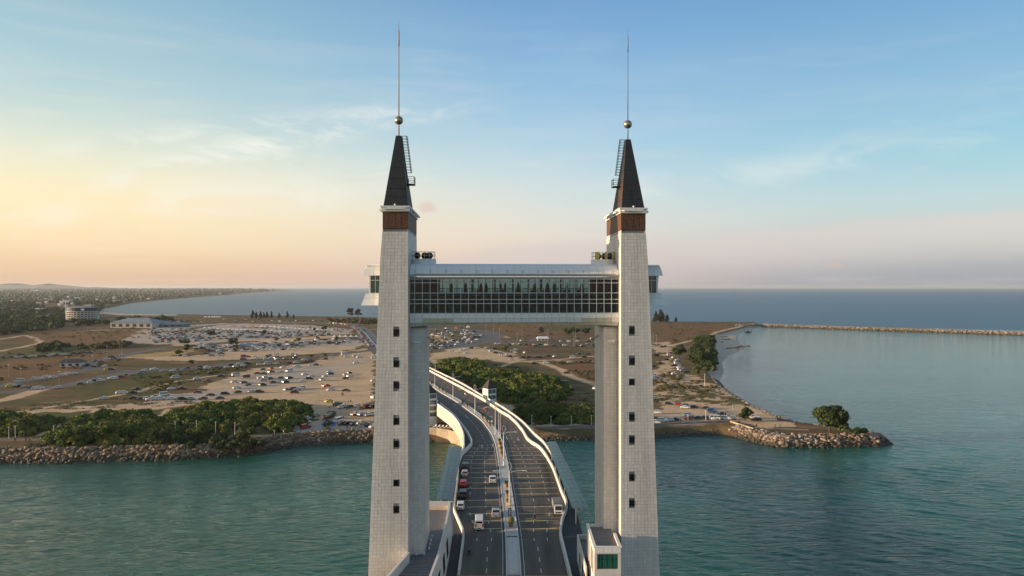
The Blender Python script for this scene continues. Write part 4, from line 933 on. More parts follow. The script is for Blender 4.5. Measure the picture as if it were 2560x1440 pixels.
# navy sign board with a vertical white word, warning triangle
e = empty('sign_board', (MED(147.5), 147.5, 12.22), 0, 'narrow navy blue upright board with white lettering between shrub and lamp', 'sign'); o_ = tuple(e.location)
b = MB(o_); b.hexa([(o_[0] + x, 147.4 + y, z) for z, y0 in ((12.4, 0), (13.9, .5)) for x, y in ((-.33, -.05 + y0), (.33, -.05 + y0), (.33, .05 + y0), (-.33, .05 + y0))]); b.build('board', mat('navy_board', (.03, .04, .10), .5), e)
b = MB(o_)
for i, w in enumerate((.16, .1, .14, .12, .16, .1, .13)):
    z = 12.6 + i * .17; yy = 147.4 - .06 + (z - 12.4) / 3; b.hexa([(o_[0] + x, yy + y, zz) for zz in (z, z + .09) for x, y in ((-w, -.015), (w, -.015), (w, 0), (-w, 0))])
b.build('lettering', M_wpaint, e)
for y, x0 in ((146.0, -.0), (148.8, 0)):
    pass
e = empty('warning_sign', (MED(243) + .5, 243, 12.22), 0, 'small white triangular warning sign on a short post among the reservation shrubs', 'sign'); o_ = tuple(e.location)
b = MB(o_); b.bar(o_, (o_[0], o_[1], 14), .06); b.build('post', M_steel, e)
b = MB(o_); b.add([(o_[0] + x, o_[1] + y, z) for y in (-.05, -.02) for x, z in ((-.5, 13.7), (.5, 13.7), (0, 14.6))], [(0, 1, 2), (5, 4, 3), (0, 3, 4, 1), (1, 4, 5, 2), (2, 5, 3, 0)]); b.build('triangle', M_paint, e)
# black delineator posts on the lane lines
de = empty('delineator_post'); b = MB(); b.cone((0, 0, 0), .17, .13, 0, .07, 8); b.build('foot', M_black, de); b = MB(); b.cone((0, 0, 0), .055, .05, .07, .85, 7); b.build('shaft', M_black, de); b = MB(); b.cone((0, 0, 0), .06, .06, .55, .68, 7); b.build('reflector_band', M_wpaint, de)
ORD = ['first', 'second', 'third', 'fourth', 'fifth', 'sixth', 'seventh', 'eighth', 'ninth', 'tenth', 'eleventh', 'twelfth', 'thirteenth', 'fourteenth', 'fifteenth', 'sixteenth', 'seventeenth', 'eighteenth', 'nineteenth', 'twentieth'] + ['%s from twentieth' % q for q in 'one two three four five six seven eight nine ten eleven twelve thirteen fourteen fifteen'.split()]
for side, yl_ in ((-1, (155, 160.5, 168, 173, 179, 184.5, 191, 198)), (1, (153, 162, 170, 176, 183, 190.5, 197, 206))):
    for j, y in enumerate(yl_):
        x = MED(y) + (side * .72 * abs((RIN(y) if side > 0 else LIN(y)) - MED(y)))
        put(de, (x, y, 12), 0, used, '%s black lane post from the near end on the %s carriageway' % (ORD[j], 'right' if side > 0 else 'left'), 'black posts on the lane lines', 'bollard')

# ------------------------------------------------------------------ glass canopies beside the lay-bys
def canopy(name, pts, label, z=15.5):
    (x0, y0), (x1, y1), (x2, y2), (x3, y3) = pts     # near inner, far inner, far outer, near outer
    e = empty(name, ((x0 + x2) / 2, (y0 + y2) / 2, 12), 0, label, 'canopy', 'glass canopies over the footways'); o_ = tuple(e.location); n = 18; m = 3
    A = lambda t, s_: (x0 + (x1 - x0) * t + ((x3 + (x2 - x3) * t) - (x0 + (x1 - x0) * t)) * s_, y0 + (y1 - y0) * t + ((y3 + (y2 - y3) * t) - (y0 + (y1 - y0) * t)) * s_, z + .25 * math.sin(s_ * 2.2))
    for i in range(n):
        for j in range(m):
            g1, g2 = .004, .03; c = [A((i + (g1 * 9)) / n, (j + g2) / m), A((i + (g1 * 9)) / n, (j + 1 - g2) / m), A((i + 1 - g1 * 9) / n, (j + 1 - g2) / m), A((i + 1 - g1 * 9) / n, (j + g2) / m)]
            q = MB(o_); q.hexa([(x, y, z_ - .03) for x, y, z_ in c] + c); q.build('glass_panel', M_green_glass, e)
    b = MB(o_)
    for i in range(n + 1):
        for j in range(m): b.bar((A(i / n, j / m)[0], A(i / n, j / m)[1], A(i / n, j / m)[2] - .08), (A(i / n, (j + 1) / m)[0], A(i / n, (j + 1) / m)[1], A(i / n, (j + 1) / m)[2] - .08), .07, .1)
    for j in range(m + 1): b.bar(A(0, j / m), A(1, j / m), .08)
    b.build('frame', mat('frame_green_grey', (.10, .14, .135), .5, metal=.3), e)
    for i in range(0, n + 1, 3):
        p = A(i / n, .22); q = MB(o_); q.bar((p[0], p[1], 12), (p[0], p[1], z), .16, n=8); q.build('post', M_steel, e)
canopy('glass_canopy', [(-11.9, 147.5), (-13.4, 197), (-16.9, 196), (-15.3, 148)], 'long green glass canopy over the left footway, in front of the left tower')
canopy('glass_canopy', [(11.7, 142.5), (9.5, 203), (12.0, 203), (14.6, 142)], 'long green glass canopy over the right footway, beside the parked truck')

# ------------------------------------------------------------------ left terrace building with ribbed roof
e = empty('terrace_building', (-14, 118, 12), 0, 'low white building with ribbed grey flat roof wrapped around the foot of left tower', 'building'); o_ = tuple(e.location)
WX = lambda y: float(np.interp(y, [97, 103, 110, 117, 125, 134, 139], [-11.2, -11.0, -10.75, -10.8, -10.95, -11.2, -11.5]))
b = MB(o_); Y_ = ys(97, 136.5, 2.5)
for a, c in zip(Y_, Y_[1:]): b.hexa([(WX(a) - .35, a, 12), (WX(a) + .3, a, 12), (WX(c) + .3, c, 12), (WX(c) - .35, c, 12), (WX(a) - .35, a, 18.4), (WX(a), a, 18.4), (WX(c), c, 18.4), (WX(c) - .35, c, 18.4)])
b.box(-16, -10.9, 136.5, 136.9, 12, 18.4); b.build('wall', M_par, e)
Y_ = ys(97, 134.4, 1.0)
for a in Y_[:-1]:
    q = MB(o_); q.box(-15.2 if a > 109 else -16.8, WX(a) - .38, a, a + .86, 17.2, 17.52); q.build('roof_rib', M_grey, e)
b = MB(o_); b.box(-16.9, -11.4, 97, 136.4, 16.9, 17.25); b.build('roof', M_black, e)
b = MB(o_); b.box(-16, WX(134) - .1, 134.5, 136.4, 17.3, 18.35); b.build('back_parapet', mat('cream_parapet', (.60, .52, .44), .7, .15, .5), e)
b = MB(o_); b.bar((-17.3, 97, 18.2), (-15.25, 108.9, 18.2), .4, 1.6); b.build('front_parapet', M_par, e)
for y in (101, 107.5, 114, 121): b = MB(o_); b.hexa([(WX(y) + x, yy, z) for z, x0 in ((13.6, .28), (16.2, .18)) for x, yy in ((x0 - .1, y), (x0, y), (x0, y + 2.6), (x0 - .1, y + 2.6))]); b.build('window', M_pane, e)
# lamps clipped round the foot of the shaft
sp = empty('spotlight'); b = MB(); b.cone((0, 0, 0), .12, .18, .25, .6, 8); b.build('lamp_body', M_paint, sp); b = MB(); b.bar((0, 0, 0), (0, 0, .3), .06); b.build('bracket', M_steel, sp)
for j, (x, y) in enumerate(((-14.3, 111.0), (-13.2, 111.2), (-12.7, 113.5), (-12.75, 115.2), (-12.8, 117.0), (-12.85, 118.8))):
    put(sp, (x, y, 17.55), j, used, ['white spotlight at the front left foot of the inner shaft', 'white spotlight at the front corner of the inner shaft', 'spotlight by the right side of the shaft foot, first from the front', 'spotlight by the right side of the shaft foot, second from the front',
        'spotlight by the right side of the shaft foot, third from the front', 'spotlight by the right side of the shaft foot, rearmost'][j], 'spotlights on the terrace roof', 'spotlight')

# ------------------------------------------------------------------ right control building
e = empty('control_building', (13.6, 110, 12), 0, 'white box building with flat ribbed roof and green office windows at right tower foot', 'building'); o_ = tuple(e.location)
X0, X1, YA, YB, ZR = 11.7, 15.5, 105.2, 115.6, 21.0
b = MB(o_); b.box(X0, X0 + .22, YA, YB, 12, ZR); b.box(X1 - .22, X1, YA, 111.2, 12, ZR); b.box(X0 + .22, X1 - .22, YB - .25, YB, 12, ZR)
b.box(X0 + .22, X1 - .22, YA, YA + .25, 12, 17.9); b.box(X0 + .22, X1 - .22, YA, YA + .25, 20.05, ZR); b.box(X0 + .22, X0 + .4, YA, YA + .25, 17.9, 20.05); b.box(X1 - .42, X1 - .22, YA, YA + .25, 17.9, 20.05); b.build('wall', M_par, e)
b = MB(o_); b.box(X0 + .22, X1 - .22, YA + .25, YB - .25, ZR - .75, ZR - .5); b.build('roof', M_black, e)
for i in range(17): q = MB(o_); y = YA + .3 + i * .58; q.box(X0 + .24, X1 - .24, y, y + .5, ZR - .5, ZR - .38); q.build('roof_rib', M_grey, e)
for x0, x1, y0, y1 in ((X0 - .12, X0 + .30, YA - .12, YB), (X1 - .30, X1 + .12, YA - .12, 111.1)): q = MB(o_); q.box(x0, x1, y0, y1, ZR, ZR + .12); q.build('coping', M_paint, e)
q = MB(o_); q.box(X0 + .30, X1 - .30, YA - .12, YA + .32, ZR, ZR + .12); q.build('coping', M_paint, e)
for i in range(3): q = MB(o_); w = (X1 - X0) / 3; q.box(X0 + i * w + .02, X0 + (i + 1) * w - .02, YA - .10, YA - .003, 20.2, ZR - .02); q.build('fascia_panel', M_white, e)
M_gg = mat('green_office_glass', (.012, .12, .085), .08, .3, 1.5, spec=.7)
for i in range(4):
    w = (X1 - X0 - .82) / 4; x = X0 + .41 + i * w; q = MB(o_); q.box(x, x + w - .06, YA + .1, YA + .16, 17.95, 20.0); f = q.build('window', M_black, e)
    for z0, z1 in ((18.02, 19.25), (19.38, 19.92)): q = MB(o_); q.box(x + .06, x + w - .12, YA + .07, YA + .098, z0, z1); link('pane', q.mesh('pane', M_gg), f)
for y in (106.6, 108.3, 110.6): q = MB(o_); q.box(X0 - .03, X0 + .05, y, y + .75, 16.8, 20.0); q.build('window', M_pane, e)
# lower annex with parapet
b = MB(o_); b.box(10.9, 11.1, 109.5, 124, 12, 16.6); b.box(11.1, 14.5, 123.8, 124, 12, 16.6); b.box(10.9, 11.68, 105, 109.5, 12, 14.4); b.build('annex_wall', M_par, e)
b = MB(o_); b.box(11.1, 14.4, 115.7, 123.8, 15.6, 15.8); b.build('annex_roof', M_grey, e)
for y in (110.5, 113.5, 118): q = MB(o_); q.box(10.86, 10.92, y, y + 1.5, 13, 15.2); q.build('annex_window', M_pane, e)
# railing with a red box behind the building
e = empty('railing', (14, 131, 12), 0, 'short grey railing with a white post and red box beside the right shaft', 'railing'); o_ = tuple(e.location); b = MB(o_)
for z in (12.6, 13.2): b.bar((13.2, 130, z), (16.6, 130.4, z), .07)
for x in (13.2, 14.3, 15.4, 16.6): b.bar((x, 130, 12), (x, 130.2, 13.25), .07)
b.build('rails', M_steel, e); b = MB(o_); b.box(16.0, 16.6, 129.8, 130, 12.2, 13.1); b.build('red_box', mat('red_box', (.35, .03, .03), .6), e)
b = MB(); b.box(13.3, 20, 124, 131.5, 11.2, 12.0); tag(b.build('side_landing', M_conc), kind='structure')

# ------------------------------------------------------------------ lift towers at the ramp
def lift(x, y, w, z0, zw, za, label, rz):
    e = empty('lift_tower', (x, y, z0), rz, label, 'tower', 'small lift towers by the ramp'); h = w / 2; H = zw - z0
    b = MB(); b.box(-h, h, -h, h, 0, H); b.build('wall', M_white, e)
    b = MB(); o = h + .25; b.add([(-o, -o, H), (o, -o, H), (o, o, H), (-o, o, H), (0, 0, za - z0)], [(0, 1, 4), (1, 2, 4), (2, 3, 4), (3, 0, 4), (3, 2, 1, 0)]); b.build('roof', mat('brown_roof', (.045, .034, .030), .7, .3, 1), e)
    for s_ in (0, 1):
        for i in range(2):
            for j in range(4):
                u0, u1 = -h + .3 + i * (h - .2), -h + .3 + i * (h - .2) + h - .4; z1, z2 = H - 2 - j * 2.3, H - .4 - j * 2.3
                if z1 < 1: continue
                b = MB()
                if s_ == 0: b.box(u0, u1, -h - .05, -h + .02, z1, z2)
                else: b.box(-h - .05, -h + .02, u0, u1, z1, z2)
                b.build('window', mat('pale_green_pane', (.05, .10, .09), .1, spec=.7) if (j or s_ == 0) else M_white2, e)
    return e
lift(-9.2, 301, 4.0, 3, 17.0, 21.0, 'small white lift tower with brown pyramid roof behind the right ramp parapet', R(35))
x_, y_ = dpt(1068, 985); lift(-33.0, 288, 6.0, 3, 17.0, 21.5, 'glazed lift tower with dark pyramid roof, mostly hidden behind the left bridge tower', R(25))

# ------------------------------------------------------------------ vegetation
def leaf_mat(name, a, b, c):
    m = bpy.data.materials.new(name); m.use_nodes = True; n = m.node_tree.nodes; l = m.node_tree.links; p = n['Principled BSDF']
    p.inputs['Roughness'].default_value = .75; p.inputs['Specular IOR Level'].default_value = .15
    t = n.new('ShaderNodeTexCoord'); z = n.new('ShaderNodeTexNoise'); z.inputs['Scale'].default_value = .11; z.inputs['Detail'].default_value = 3; l.new(t.outputs['Object'], z.inputs[0])
    r = n.new('ShaderNodeValToRGB'); e = r.color_ramp.elements; e[0].position = .36; e[0].color = (*a, 1); e[1].position = .66; e[1].color = (*c, 1); q = e.new(.5); q.color = (*b, 1)
    l.new(z.outputs[0], r.inputs[0]); g = n.new('ShaderNodeNewGeometry'); mr = n.new('ShaderNodeMapRange'); l.new(g.outputs['Random Per Island'], mr.inputs[0]); mr.inputs[3].default_value = .55; mr.inputs[4].default_value = 1.5
    h = n.new('ShaderNodeHueSaturation'); l.new(r.outputs[0], h.inputs['Color']); l.new(mr.outputs[0], h.inputs['Value']); l.new(h.outputs[0], p.inputs['Base Color']); _m[name] = m; return m
M_thick = leaf_mat('thicket_leaf', (.050, .085, .016), (.090, .125, .024), (.155, .135, .030))
M_tree = leaf_mat('tree_leaf', (.028, .046, .015), (.044, .064, .020), (.072, .080, .028))
M_olive = leaf_mat('olive_leaf', (.075, .075, .026), (.10, .088, .032), (.13, .10, .040))
M_cas = leaf_mat('casuarina_needle', (.022, .030, .018), (.034, .042, .025), (.050, .055, .034))
M_bark = mat('bark', (.08, .06, .045), .9)
M_core = mat('crown_core_dark', (.018, .024, .010), .95)
def crown_np(C, rad, n, s, squash=.75, up=.25):
    """Leaf faces spread through the shell of many little clumps: C (k,3), rad (k,), n leaves each, s leaf size."""
    C = np.asarray(C, float); rad = np.asarray(rad, float); k = len(C); N_ = k * n
    d = rng.normal(size=(N_, 3)); d /= np.linalg.norm(d, axis=1)[:, None]; d[:, 2] = np.where(d[:, 2] < -.35, -d[:, 2], d[:, 2])
    rr_ = np.repeat(rad, n) * rng.uniform(.55, 1.06, N_); P = np.repeat(C, n, 0) + d * rr_[:, None] * np.array([1, 1, squash])
    nrm = d + rng.normal(size=(N_, 3)) * .55 + np.array([0, 0, up]); nrm /= np.linalg.norm(nrm, axis=1)[:, None]
    t = np.cross(nrm, rng.normal(size=(N_, 3))); t /= np.linalg.norm(t, axis=1)[:, None]; w = np.cross(nrm, t)
    sz = s * rng.uniform(.6, 1.4, N_)[:, None]; t = t * sz; w = w * sz * .7
    V = np.stack([P - t - w, P + t - w * .6, P + t * .7 + w, P - t * .8 + w * .8], 1).reshape(-1, 3); f = np.arange(N_ * 4).reshape(-1, 4); return V, f
def join(parts):
    V = []; Q = []; b = 0
    for v, f in parts: V.append(v); Q.append(f + b); b += len(v)
    return np.concatenate(V), np.concatenate(Q)
ICO = None
def ico(sub=1):
    bm = bmesh.new(); bmesh.ops.create_icosphere(bm, subdivisions=sub, radius=1); v = np.array([p.co[:] for p in bm.verts]); f = np.array([[q.index for q in t.verts] for t in bm.faces]); bm.free(); return v, f
I0, I1 = ico(1), ico(2)
def blobs(C, rad, squash, base=I1):
    out = []
    for c, r in zip(C, rad):
        v = base[0] * (1 + rng.uniform(-.15, .15, (len(base[0]), 1))) * r * np.array([1, 1, squash]) + np.array(c); out.append((v, base[1]))
    return join(out)
def grove(name, poly, n, r0, r1, h0, h1, lm, leaves, ls, label, cat='bushes', z0=3.0, squash=.8, holes=None):
    """A dense scrub that reads as one mass."""
    P = np.array(P3(poly)); x0, y0 = P.min(0); x1, y1 = P.max(0); pts = []; tries = 0
    while len(pts) < n and tries < 60:
        x = rng.uniform(x0, x1, n * 3); y = rng.uniform(y0, y1, n * 3); m = inside(P, x, y); pts += list(zip(x[m], y[m])); tries += 1
    pts = np.array(pts[:n]); rad = rng.uniform(r0, r1, len(pts)) * (.75 + .5 * smooth_noise(pts[:, 0] / 14, pts[:, 1] / 14, 4)); hh = rng.uniform(h0, h1, len(pts)) * (.55 + .9 * smooth_noise(pts[:, 0] / 18, pts[:, 1] / 18, 2))
    ed = np.clip(dist(P, pts[:, 0], pts[:, 1], True) / 6, .35, 1); hh *= ed * .8; rad *= (.6 + .4 * ed)
    C = np.column_stack([pts, z0 + hh]); V, f = crown_np(C, rad, leaves, ls, squash)
    e = empty(name, (float(P[:, 0].mean()), float(P[:, 1].mean()), z0)); tag(e, label, cat, None, 'stuff'); off = np.array(e.location)
    o = link('foliage', npmesh('foliage', V - off, f, lm), e); o['kind'] = 'stuff'
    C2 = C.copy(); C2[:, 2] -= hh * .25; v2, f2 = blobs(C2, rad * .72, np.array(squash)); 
    o = link('dark_cores', npmesh('dark_cores', v2 - off, f2, M_core, True), e); o['kind'] = 'stuff'  # dark core blobs that keep the foliage from being see-through
    return e
grove('scrub_thicket', [(0, 1040), (60, 1044), (100, 1052), (130, 1048), (170, 1052), (120, 1076), (60, 1090), (-80, 1094), (-80, 1036)], 130, 1.6, 3.0, 1.2, 3.4, M_thick, 330, .34, 'dense green brown scrub at far left above the promenade', 'scrub')
grove('scrub_thicket', [(150, 1072), (200, 1046), (290, 1040), (380, 1044), (400, 1060), (470, 1090), (420, 1108), (300, 1114), (120, 1116), (105, 1105)], 240, 1.6, 3.2, 1.2, 4.2, M_thick, 330, .34, 'dark green trees and bushes hanging over the left rock bank', 'scrub')
grove('scrub_thicket', [(390, 1066), (420, 1042), (480, 1026), (560, 1016), (640, 1012), (730, 1014), (782, 1022), (784, 1040), (760, 1062), (735, 1082), (640, 1086), (520, 1088), (480, 1088)], 380, 1.5, 2.9, 1.0, 3.6, M_thick, 340, .35, 'big dense mangrove thicket left of the left bridge tower', 'scrub')
grove('scrub_thicket', [(430, 1098), (480, 1094), (560, 1098), (640, 1106), (680, 1112), (600, 1122), (440, 1122)], 90, 1.4, 2.4, .8, 2.6, M_tree, 300, .32, 'dark bushes between the brick promenade and the left rocks', 'scrub')
grove('scrub_thicket', [(1096, 912), (1130, 900), (1170, 902), (1230, 926), (1290, 938), (1350, 944), (1400, 962), (1430, 975), (1425, 1000), (1340, 1010), (1260, 1008), (1200, 975), (1150, 950), (1096, 928)], 330, 2.0, 3.8, 1.2, 4.2, M_thick, 330, .45, 'large green and ochre thicket seen through the gate beyond the ramp', 'scrub')
grove('scrub_thicket', [(1290, 1034), (1330, 1020), (1380, 1020), (1440, 1024), (1510, 1024), (1510, 1060), (1420, 1062), (1320, 1062)], 150, 1.8, 3.2, 1.4, 4.4, M_thick, 330, .34, 'green thicket directly behind the promenade lamps in the gate opening', 'scrub')
grove('scrub_thicket', [(1730, 850), (1765, 838), (1782, 842), (1788, 870), (1790, 895), (1800, 925), (1770, 930), (1740, 918), (1722, 900), (1725, 870)], 150, 1.8, 3.6, .8, 3.6, M_tree, 330, .45, 'tall dark trees lining the back of the beach right of the towers', 'trees')
grove('scrub_thicket', [(940, 805), (1000, 800), (1200, 803), (1200, 810), (940, 815)], 40, 3, 5, 1, 3, M_olive, 120, .9, 'ochre scrub at the far shore behind the left tower', 'scrub')
grove('scrub_thicket', [(800, 799), (944, 801), (944, 812), (840, 806)], 60, 2.5, 4.5, 1, 3, M_olive, 120, .9, 'low ochre bushes along the far shore left of the left tower', 'scrub')
grove('scrub_thicket', [(90, 868), (150, 862), (170, 868), (160, 876), (100, 880)], 26, 2.5, 4.5, 1, 3.5, M_tree, 200, .8, 'dark bushes on the dry field at far left', 'scrub')
grove('scrub_thicket', [(200, 866), (330, 858), (330, 868), (200, 876)], 34, 2.0, 4.0, 1, 2.8, M_olive, 160, .8, 'line of low olive bushes across the far left field', 'scrub')

def tree(name, px, py, hpx, wpx, lm, label, group='single trees on the spit', z0=3.0, kind='round', leaves=260, clumps=None, lean=0):
    x, y = pt(px, py, z0); k = y / F; h = hpx * k; w = wpx * k / 2
    e = empty(name, (x, y, z0), 0, label, 'tree', group); ls = max(.20, h * .035)
    b = MB(); n = 3 if kind != 'pine' else 1
    b.cone((0, 0, 0), h * .035 + .06, h * .02, -.3, h * .42, 7)
    for i in range(n + 2):
        a = rng.uniform(0, 6.3); b.bar((0, 0, h * (.22 + .05 * i)), (math.cos(a) * w * .5, math.sin(a) * w * .5, h * rng.uniform(.5, .75)), h * .022, n=5)
    b.build('trunk', M_bark, e); nc = clumps or (26 if kind == 'round' else 18); C = []; rad = []
    for i in range(nc):
        if kind == 'pine':
            t = (i + .5) / nc; a = rng.uniform(0, 6.3); q = w * (1 - t) ** .7 * .75; C.append((math.cos(a) * q * rng.uniform(.2, 1), math.sin(a) * q * rng.uniform(.2, 1), h * (.12 + .84 * t))); rad.append(max(.3, w * (.62 - .40 * t)))
        else:
            a = rng.uniform(0, 6.3); t = rng.uniform(-.75, .9); q = w * math.sqrt(max(.05, 1 - t * t)) * rng.uniform(.2, .85); C.append((math.cos(a) * q + lean * w * .25 * (1 - t), math.sin(a) * q, h * (.56 + .34 * t))); rad.append(w * rng.uniform(.22, .42))
    V, f = crown_np(C, rad, leaves, ls, .8 if kind == 'round' else 1.3); o = link('crown', npmesh('crown', V, f, lm), e)
    v2, f2 = blobs([(a, b_, c - .1 * h * 0) for a, b_, c in C], [r * .62 for r in rad], .8, I0); link('inner_dark_cores', npmesh('inner_dark_cores', v2, f2, M_core, True), e)  # dark core blobs fill the crown against see-through gaps
    return e
T = tree
T('tree', 2074, 1084, 68, 92, M_tree, 'big round olive green tree alone on the rocky groyne tip', clumps=44, leaves=420, lean=.5, z0=3.0)
T('bush', 2148, 1092, 20, 44, M_tree, 'low dark bush on the groyne to the right of the big tree', clumps=14)
T('tree', 1862, 1053, 34, 42, M_tree, 'dark bushy tree at the end of the parked cars on the sandy point', clumps=22)
T('tree', 1697, 897, 38, 36, M_tree, 'round dark tree above the white cars parked near the beach', 'trees near the beach')
T('tree', 1742, 939, 24, 26, M_thick, 'small bright green round tree beside the sloping beach wall', 'trees near the beach', clumps=16)
T('tree', 1688, 857, 14, 14, M_olive, 'small brown tree on the far beach track', 'trees near the beach', clumps=8)
T('tree', 1720, 855, 14, 12, M_olive, 'second small brown tree next to the beach track', 'trees near the beach', clumps=8)
T('tree', 1760, 912, 30, 50, M_tree, 'spreading dark tree at the lower end of the beach trees', 'trees near the beach')
for px, w, h, q in ((1640, 16, 26, 'leftmost'), (1652, 26, 30, 'tallest'), (1668, 14, 18, 'third'), (1690, 8, 12, 'rightmost')): T('casuarina_tree', px, 805, h, w, M_cas, q + ' dark casuarina tree on the far shore just right of the right tower', 'casuarinas right of the tower', kind='pine', leaves=140)
for px, w, h, q in ((876, 20, 26, 'left'), (896, 20, 22, 'right')): T('casuarina_tree', px, 794, h, w, M_cas, q + ' half of the dark casuarina pair on shore beside the left tower', 'casuarina pair left of the tower', leaves=160, clumps=18)
for px, w, h, q in ((632, 14, 20, 'first'), (641, 12, 16, 'second'), (651, 12, 17, 'third'), (659, 9, 15, 'fourth'), (668, 10, 17, 'fifth'), (679, 8, 19, 'sixth'), (698, 10, 14, 'seventh'), (718, 10, 18, 'eighth'), (734, 8, 9, 'ninth')):
    T('casuarina_tree', px, 796, h, w, M_cas, q + ' casuarina from the left in the row on the far bay shore', 'casuarina row on the bay shore', kind='pine', leaves=90, clumps=12)
for px, py, w, h, m_, q in ((809, 829, 20, 16, M_tree, 'round tree on the far market lot edge'), (786, 828, 12, 8, M_tree, 'low bush left of the round tree on market lot edge'), (583, 866, 32, 20, M_tree, 'dark spreading tree at the middle of the packed car lots'), (467, 880, 22, 18, M_tree, 'dark tree near the bright sand strip on the car lots'),
                         (460, 862, 34, 12, M_tree, 'low wide tree at the left of the packed lots'), (586, 879, 20, 16, M_olive, 'brown tree beside the blue awning in the lots'), (745, 856, 20, 10, M_olive, 'brown tree right of the yellow awning'), (694, 853, 18, 8, M_olive, 'brown low tree left of the yellow awning'),
                         (795, 849, 12, 7, M_olive, 'small brown tree left of the pointed pavilions'), (843, 852, 14, 12, M_thick, 'green tree in front of the pointed pavilions'), (448, 891, 24, 18, M_thick, 'green tree beside the road left of the lots'), (478, 914, 20, 14, M_olive, 'brown bush above the busy road'),
                         (530, 842, 30, 14, M_tree, 'dark trees among the far market cars'), (658, 838, 20, 12, M_tree, 'dark tree under the market tents'), (776, 895, 14, 8, M_olive, 'brown bush on the verge above the sand lot'), (813, 893, 12, 8, M_olive, 'small brown bush beside the dark car above the sand lot'),
                         (1262, 879, 22, 14, M_thick, 'green tree beside cluster of cars between the towers'), (1354, 838, 18, 20, M_cas, 'dark tree just below the corridor between the towers'), (1430, 838, 44, 18, M_tree, 'wide dark tree group below the right half of corridor'), (1465, 838, 30, 17, M_tree, 'second wide dark tree by the right corridor half'),
                         (1300, 1052, 40, 40, M_thick, 'leafy green tree at the ramp end of the promenade'), (368, 1050, 26, 26, M_thick, 'slim dark tree rising between track and left thicket'), (605, 1108, 40, 28, M_olive, 'reddish brown bushy tree beside the brick promenade lamp'), (500, 1100, 60, 38, M_thick, 'broad green tree overhanging the brick promenade'), (820, 1072, 30, 18, M_thick, 'green bush in front of the blue tarpaulin'),
                         (275, 1108, 70, 50, M_thick, 'tall green tree over the left rocks'), (180, 1112, 70, 40, M_thick, 'leftmost tall tree over the rocks'), (400, 1112, 60, 34, M_tree, 'dark tree at the right of the tall rock bank trees'),
                         (152, 812, 26, 16, M_tree, 'dark tree left of the round stadium block'), (110, 806, 30, 14, M_tree, 'dark tree far left beyond the field'), (215, 815, 40, 14, M_tree, 'trees in front of round stadium block'), (262, 815, 24, 16, M_tree, 'tree left of the pale hall')):
    T('tree', px, py, h * 1.1, w, m_, q, 'scattered trees', clumps=12 if h < 22 else 24, leaves=120 if h < 22 else 260)

# far woodland on the coastal plain: one mass
pts = []
WOOD = [np.array(P3(q)) for q in [[(-300, 845), (0, 838), (60, 832), (170, 818), (250, 810), (245, 786), (262, 765), (340, 752), (480, 741), (600, 732), (690, 726.6), (600, 725), (-300, 725)], [(275, 806), (300, 800), (400, 797), (440, 800), (400, 806)]]]
for Wp in WOOD:
    for k_ in range(9000):
        px = rng.uniform(-150, 700); py = 724.5 + (846 - 724.5) * rng.uniform(0, 1) ** 2.2
        x, y = pt(px, py, 3)
        if inside(Wp, np.array([x]), np.array([y]))[0] and smooth_noise(np.array([px / 30 + 9]), np.array([py / 5]), 8)[0] > (.30 if py > 745 else .1): pts.append((x, y))
pts = np.array(pts[:6000]); r_ = rng.uniform(.6, 1.5, len(pts)) * (2.2 + pts[:, 1] * .0019)
C_ = np.column_stack([pts, 3 + r_ * .45]); near = pts[:, 1] < 2600
v1, f1_ = crown_np(C_[near], r_[near], 46, 1.3, .8); tag(link('far_woodland', npmesh('far_woodland', v1, f1_, M_tree)), 'dark woodland covering the far coastal plain', None, None, 'stuff')
v2, f2 = blobs(C_, r_ * .8, .75, I0); tag(link('far_woodland', npmesh('far_woodland', v2, f2, mat('far_foliage_hazed', (.075, .088, .048), .95, .4, .004), True)), 'distant tree canopy fading toward the hills', None, None, 'stuff')  # canopy green lightened to imitate haze over the distance
# dry grass tufts on the nearer verges
gp = []
for poly, n_ in (([(0, 1030), (400, 1016), (560, 1008), (380, 985), (180, 1005), (0, 1015)], 700), ([(330, 945), (640, 915), (600, 935), (360, 975)], 500), ([(1635, 1000), (1700, 965), (1760, 975), (1880, 1018), (1800, 1015)], 900), ([(1300, 960), (1490, 975), (1500, 1015), (1430, 1015)], 700), ([(60, 1110), (700, 1105), (600, 1120), (60, 1122)], 500)):
    P = np.array(P3(poly)); x = rng.uniform(P[:, 0].min(), P[:, 0].max(), n_ * 3); y = rng.uniform(P[:, 1].min(), P[:, 1].max(), n_ * 3); m_ = inside(P, x, y) & (smooth_noise(x / 5, y / 5, 21) > .5); gp += list(zip(x[m_], y[m_]))
gp = np.array(gp); v1, f1_ = crown_np(np.column_stack([gp, np.full(len(gp), 3.05)]), rng.uniform(.3, .9, len(gp)), 14, .16, .5)
tag(link('dry_grass', npmesh('dry_grass', v1, f1_, mat('dry_grass_blade', (.15, .125, .055), .9, .4, .2, isl=.3))), 'tufts of dry grass scattered over the sandy verges', None, None, 'stuff')

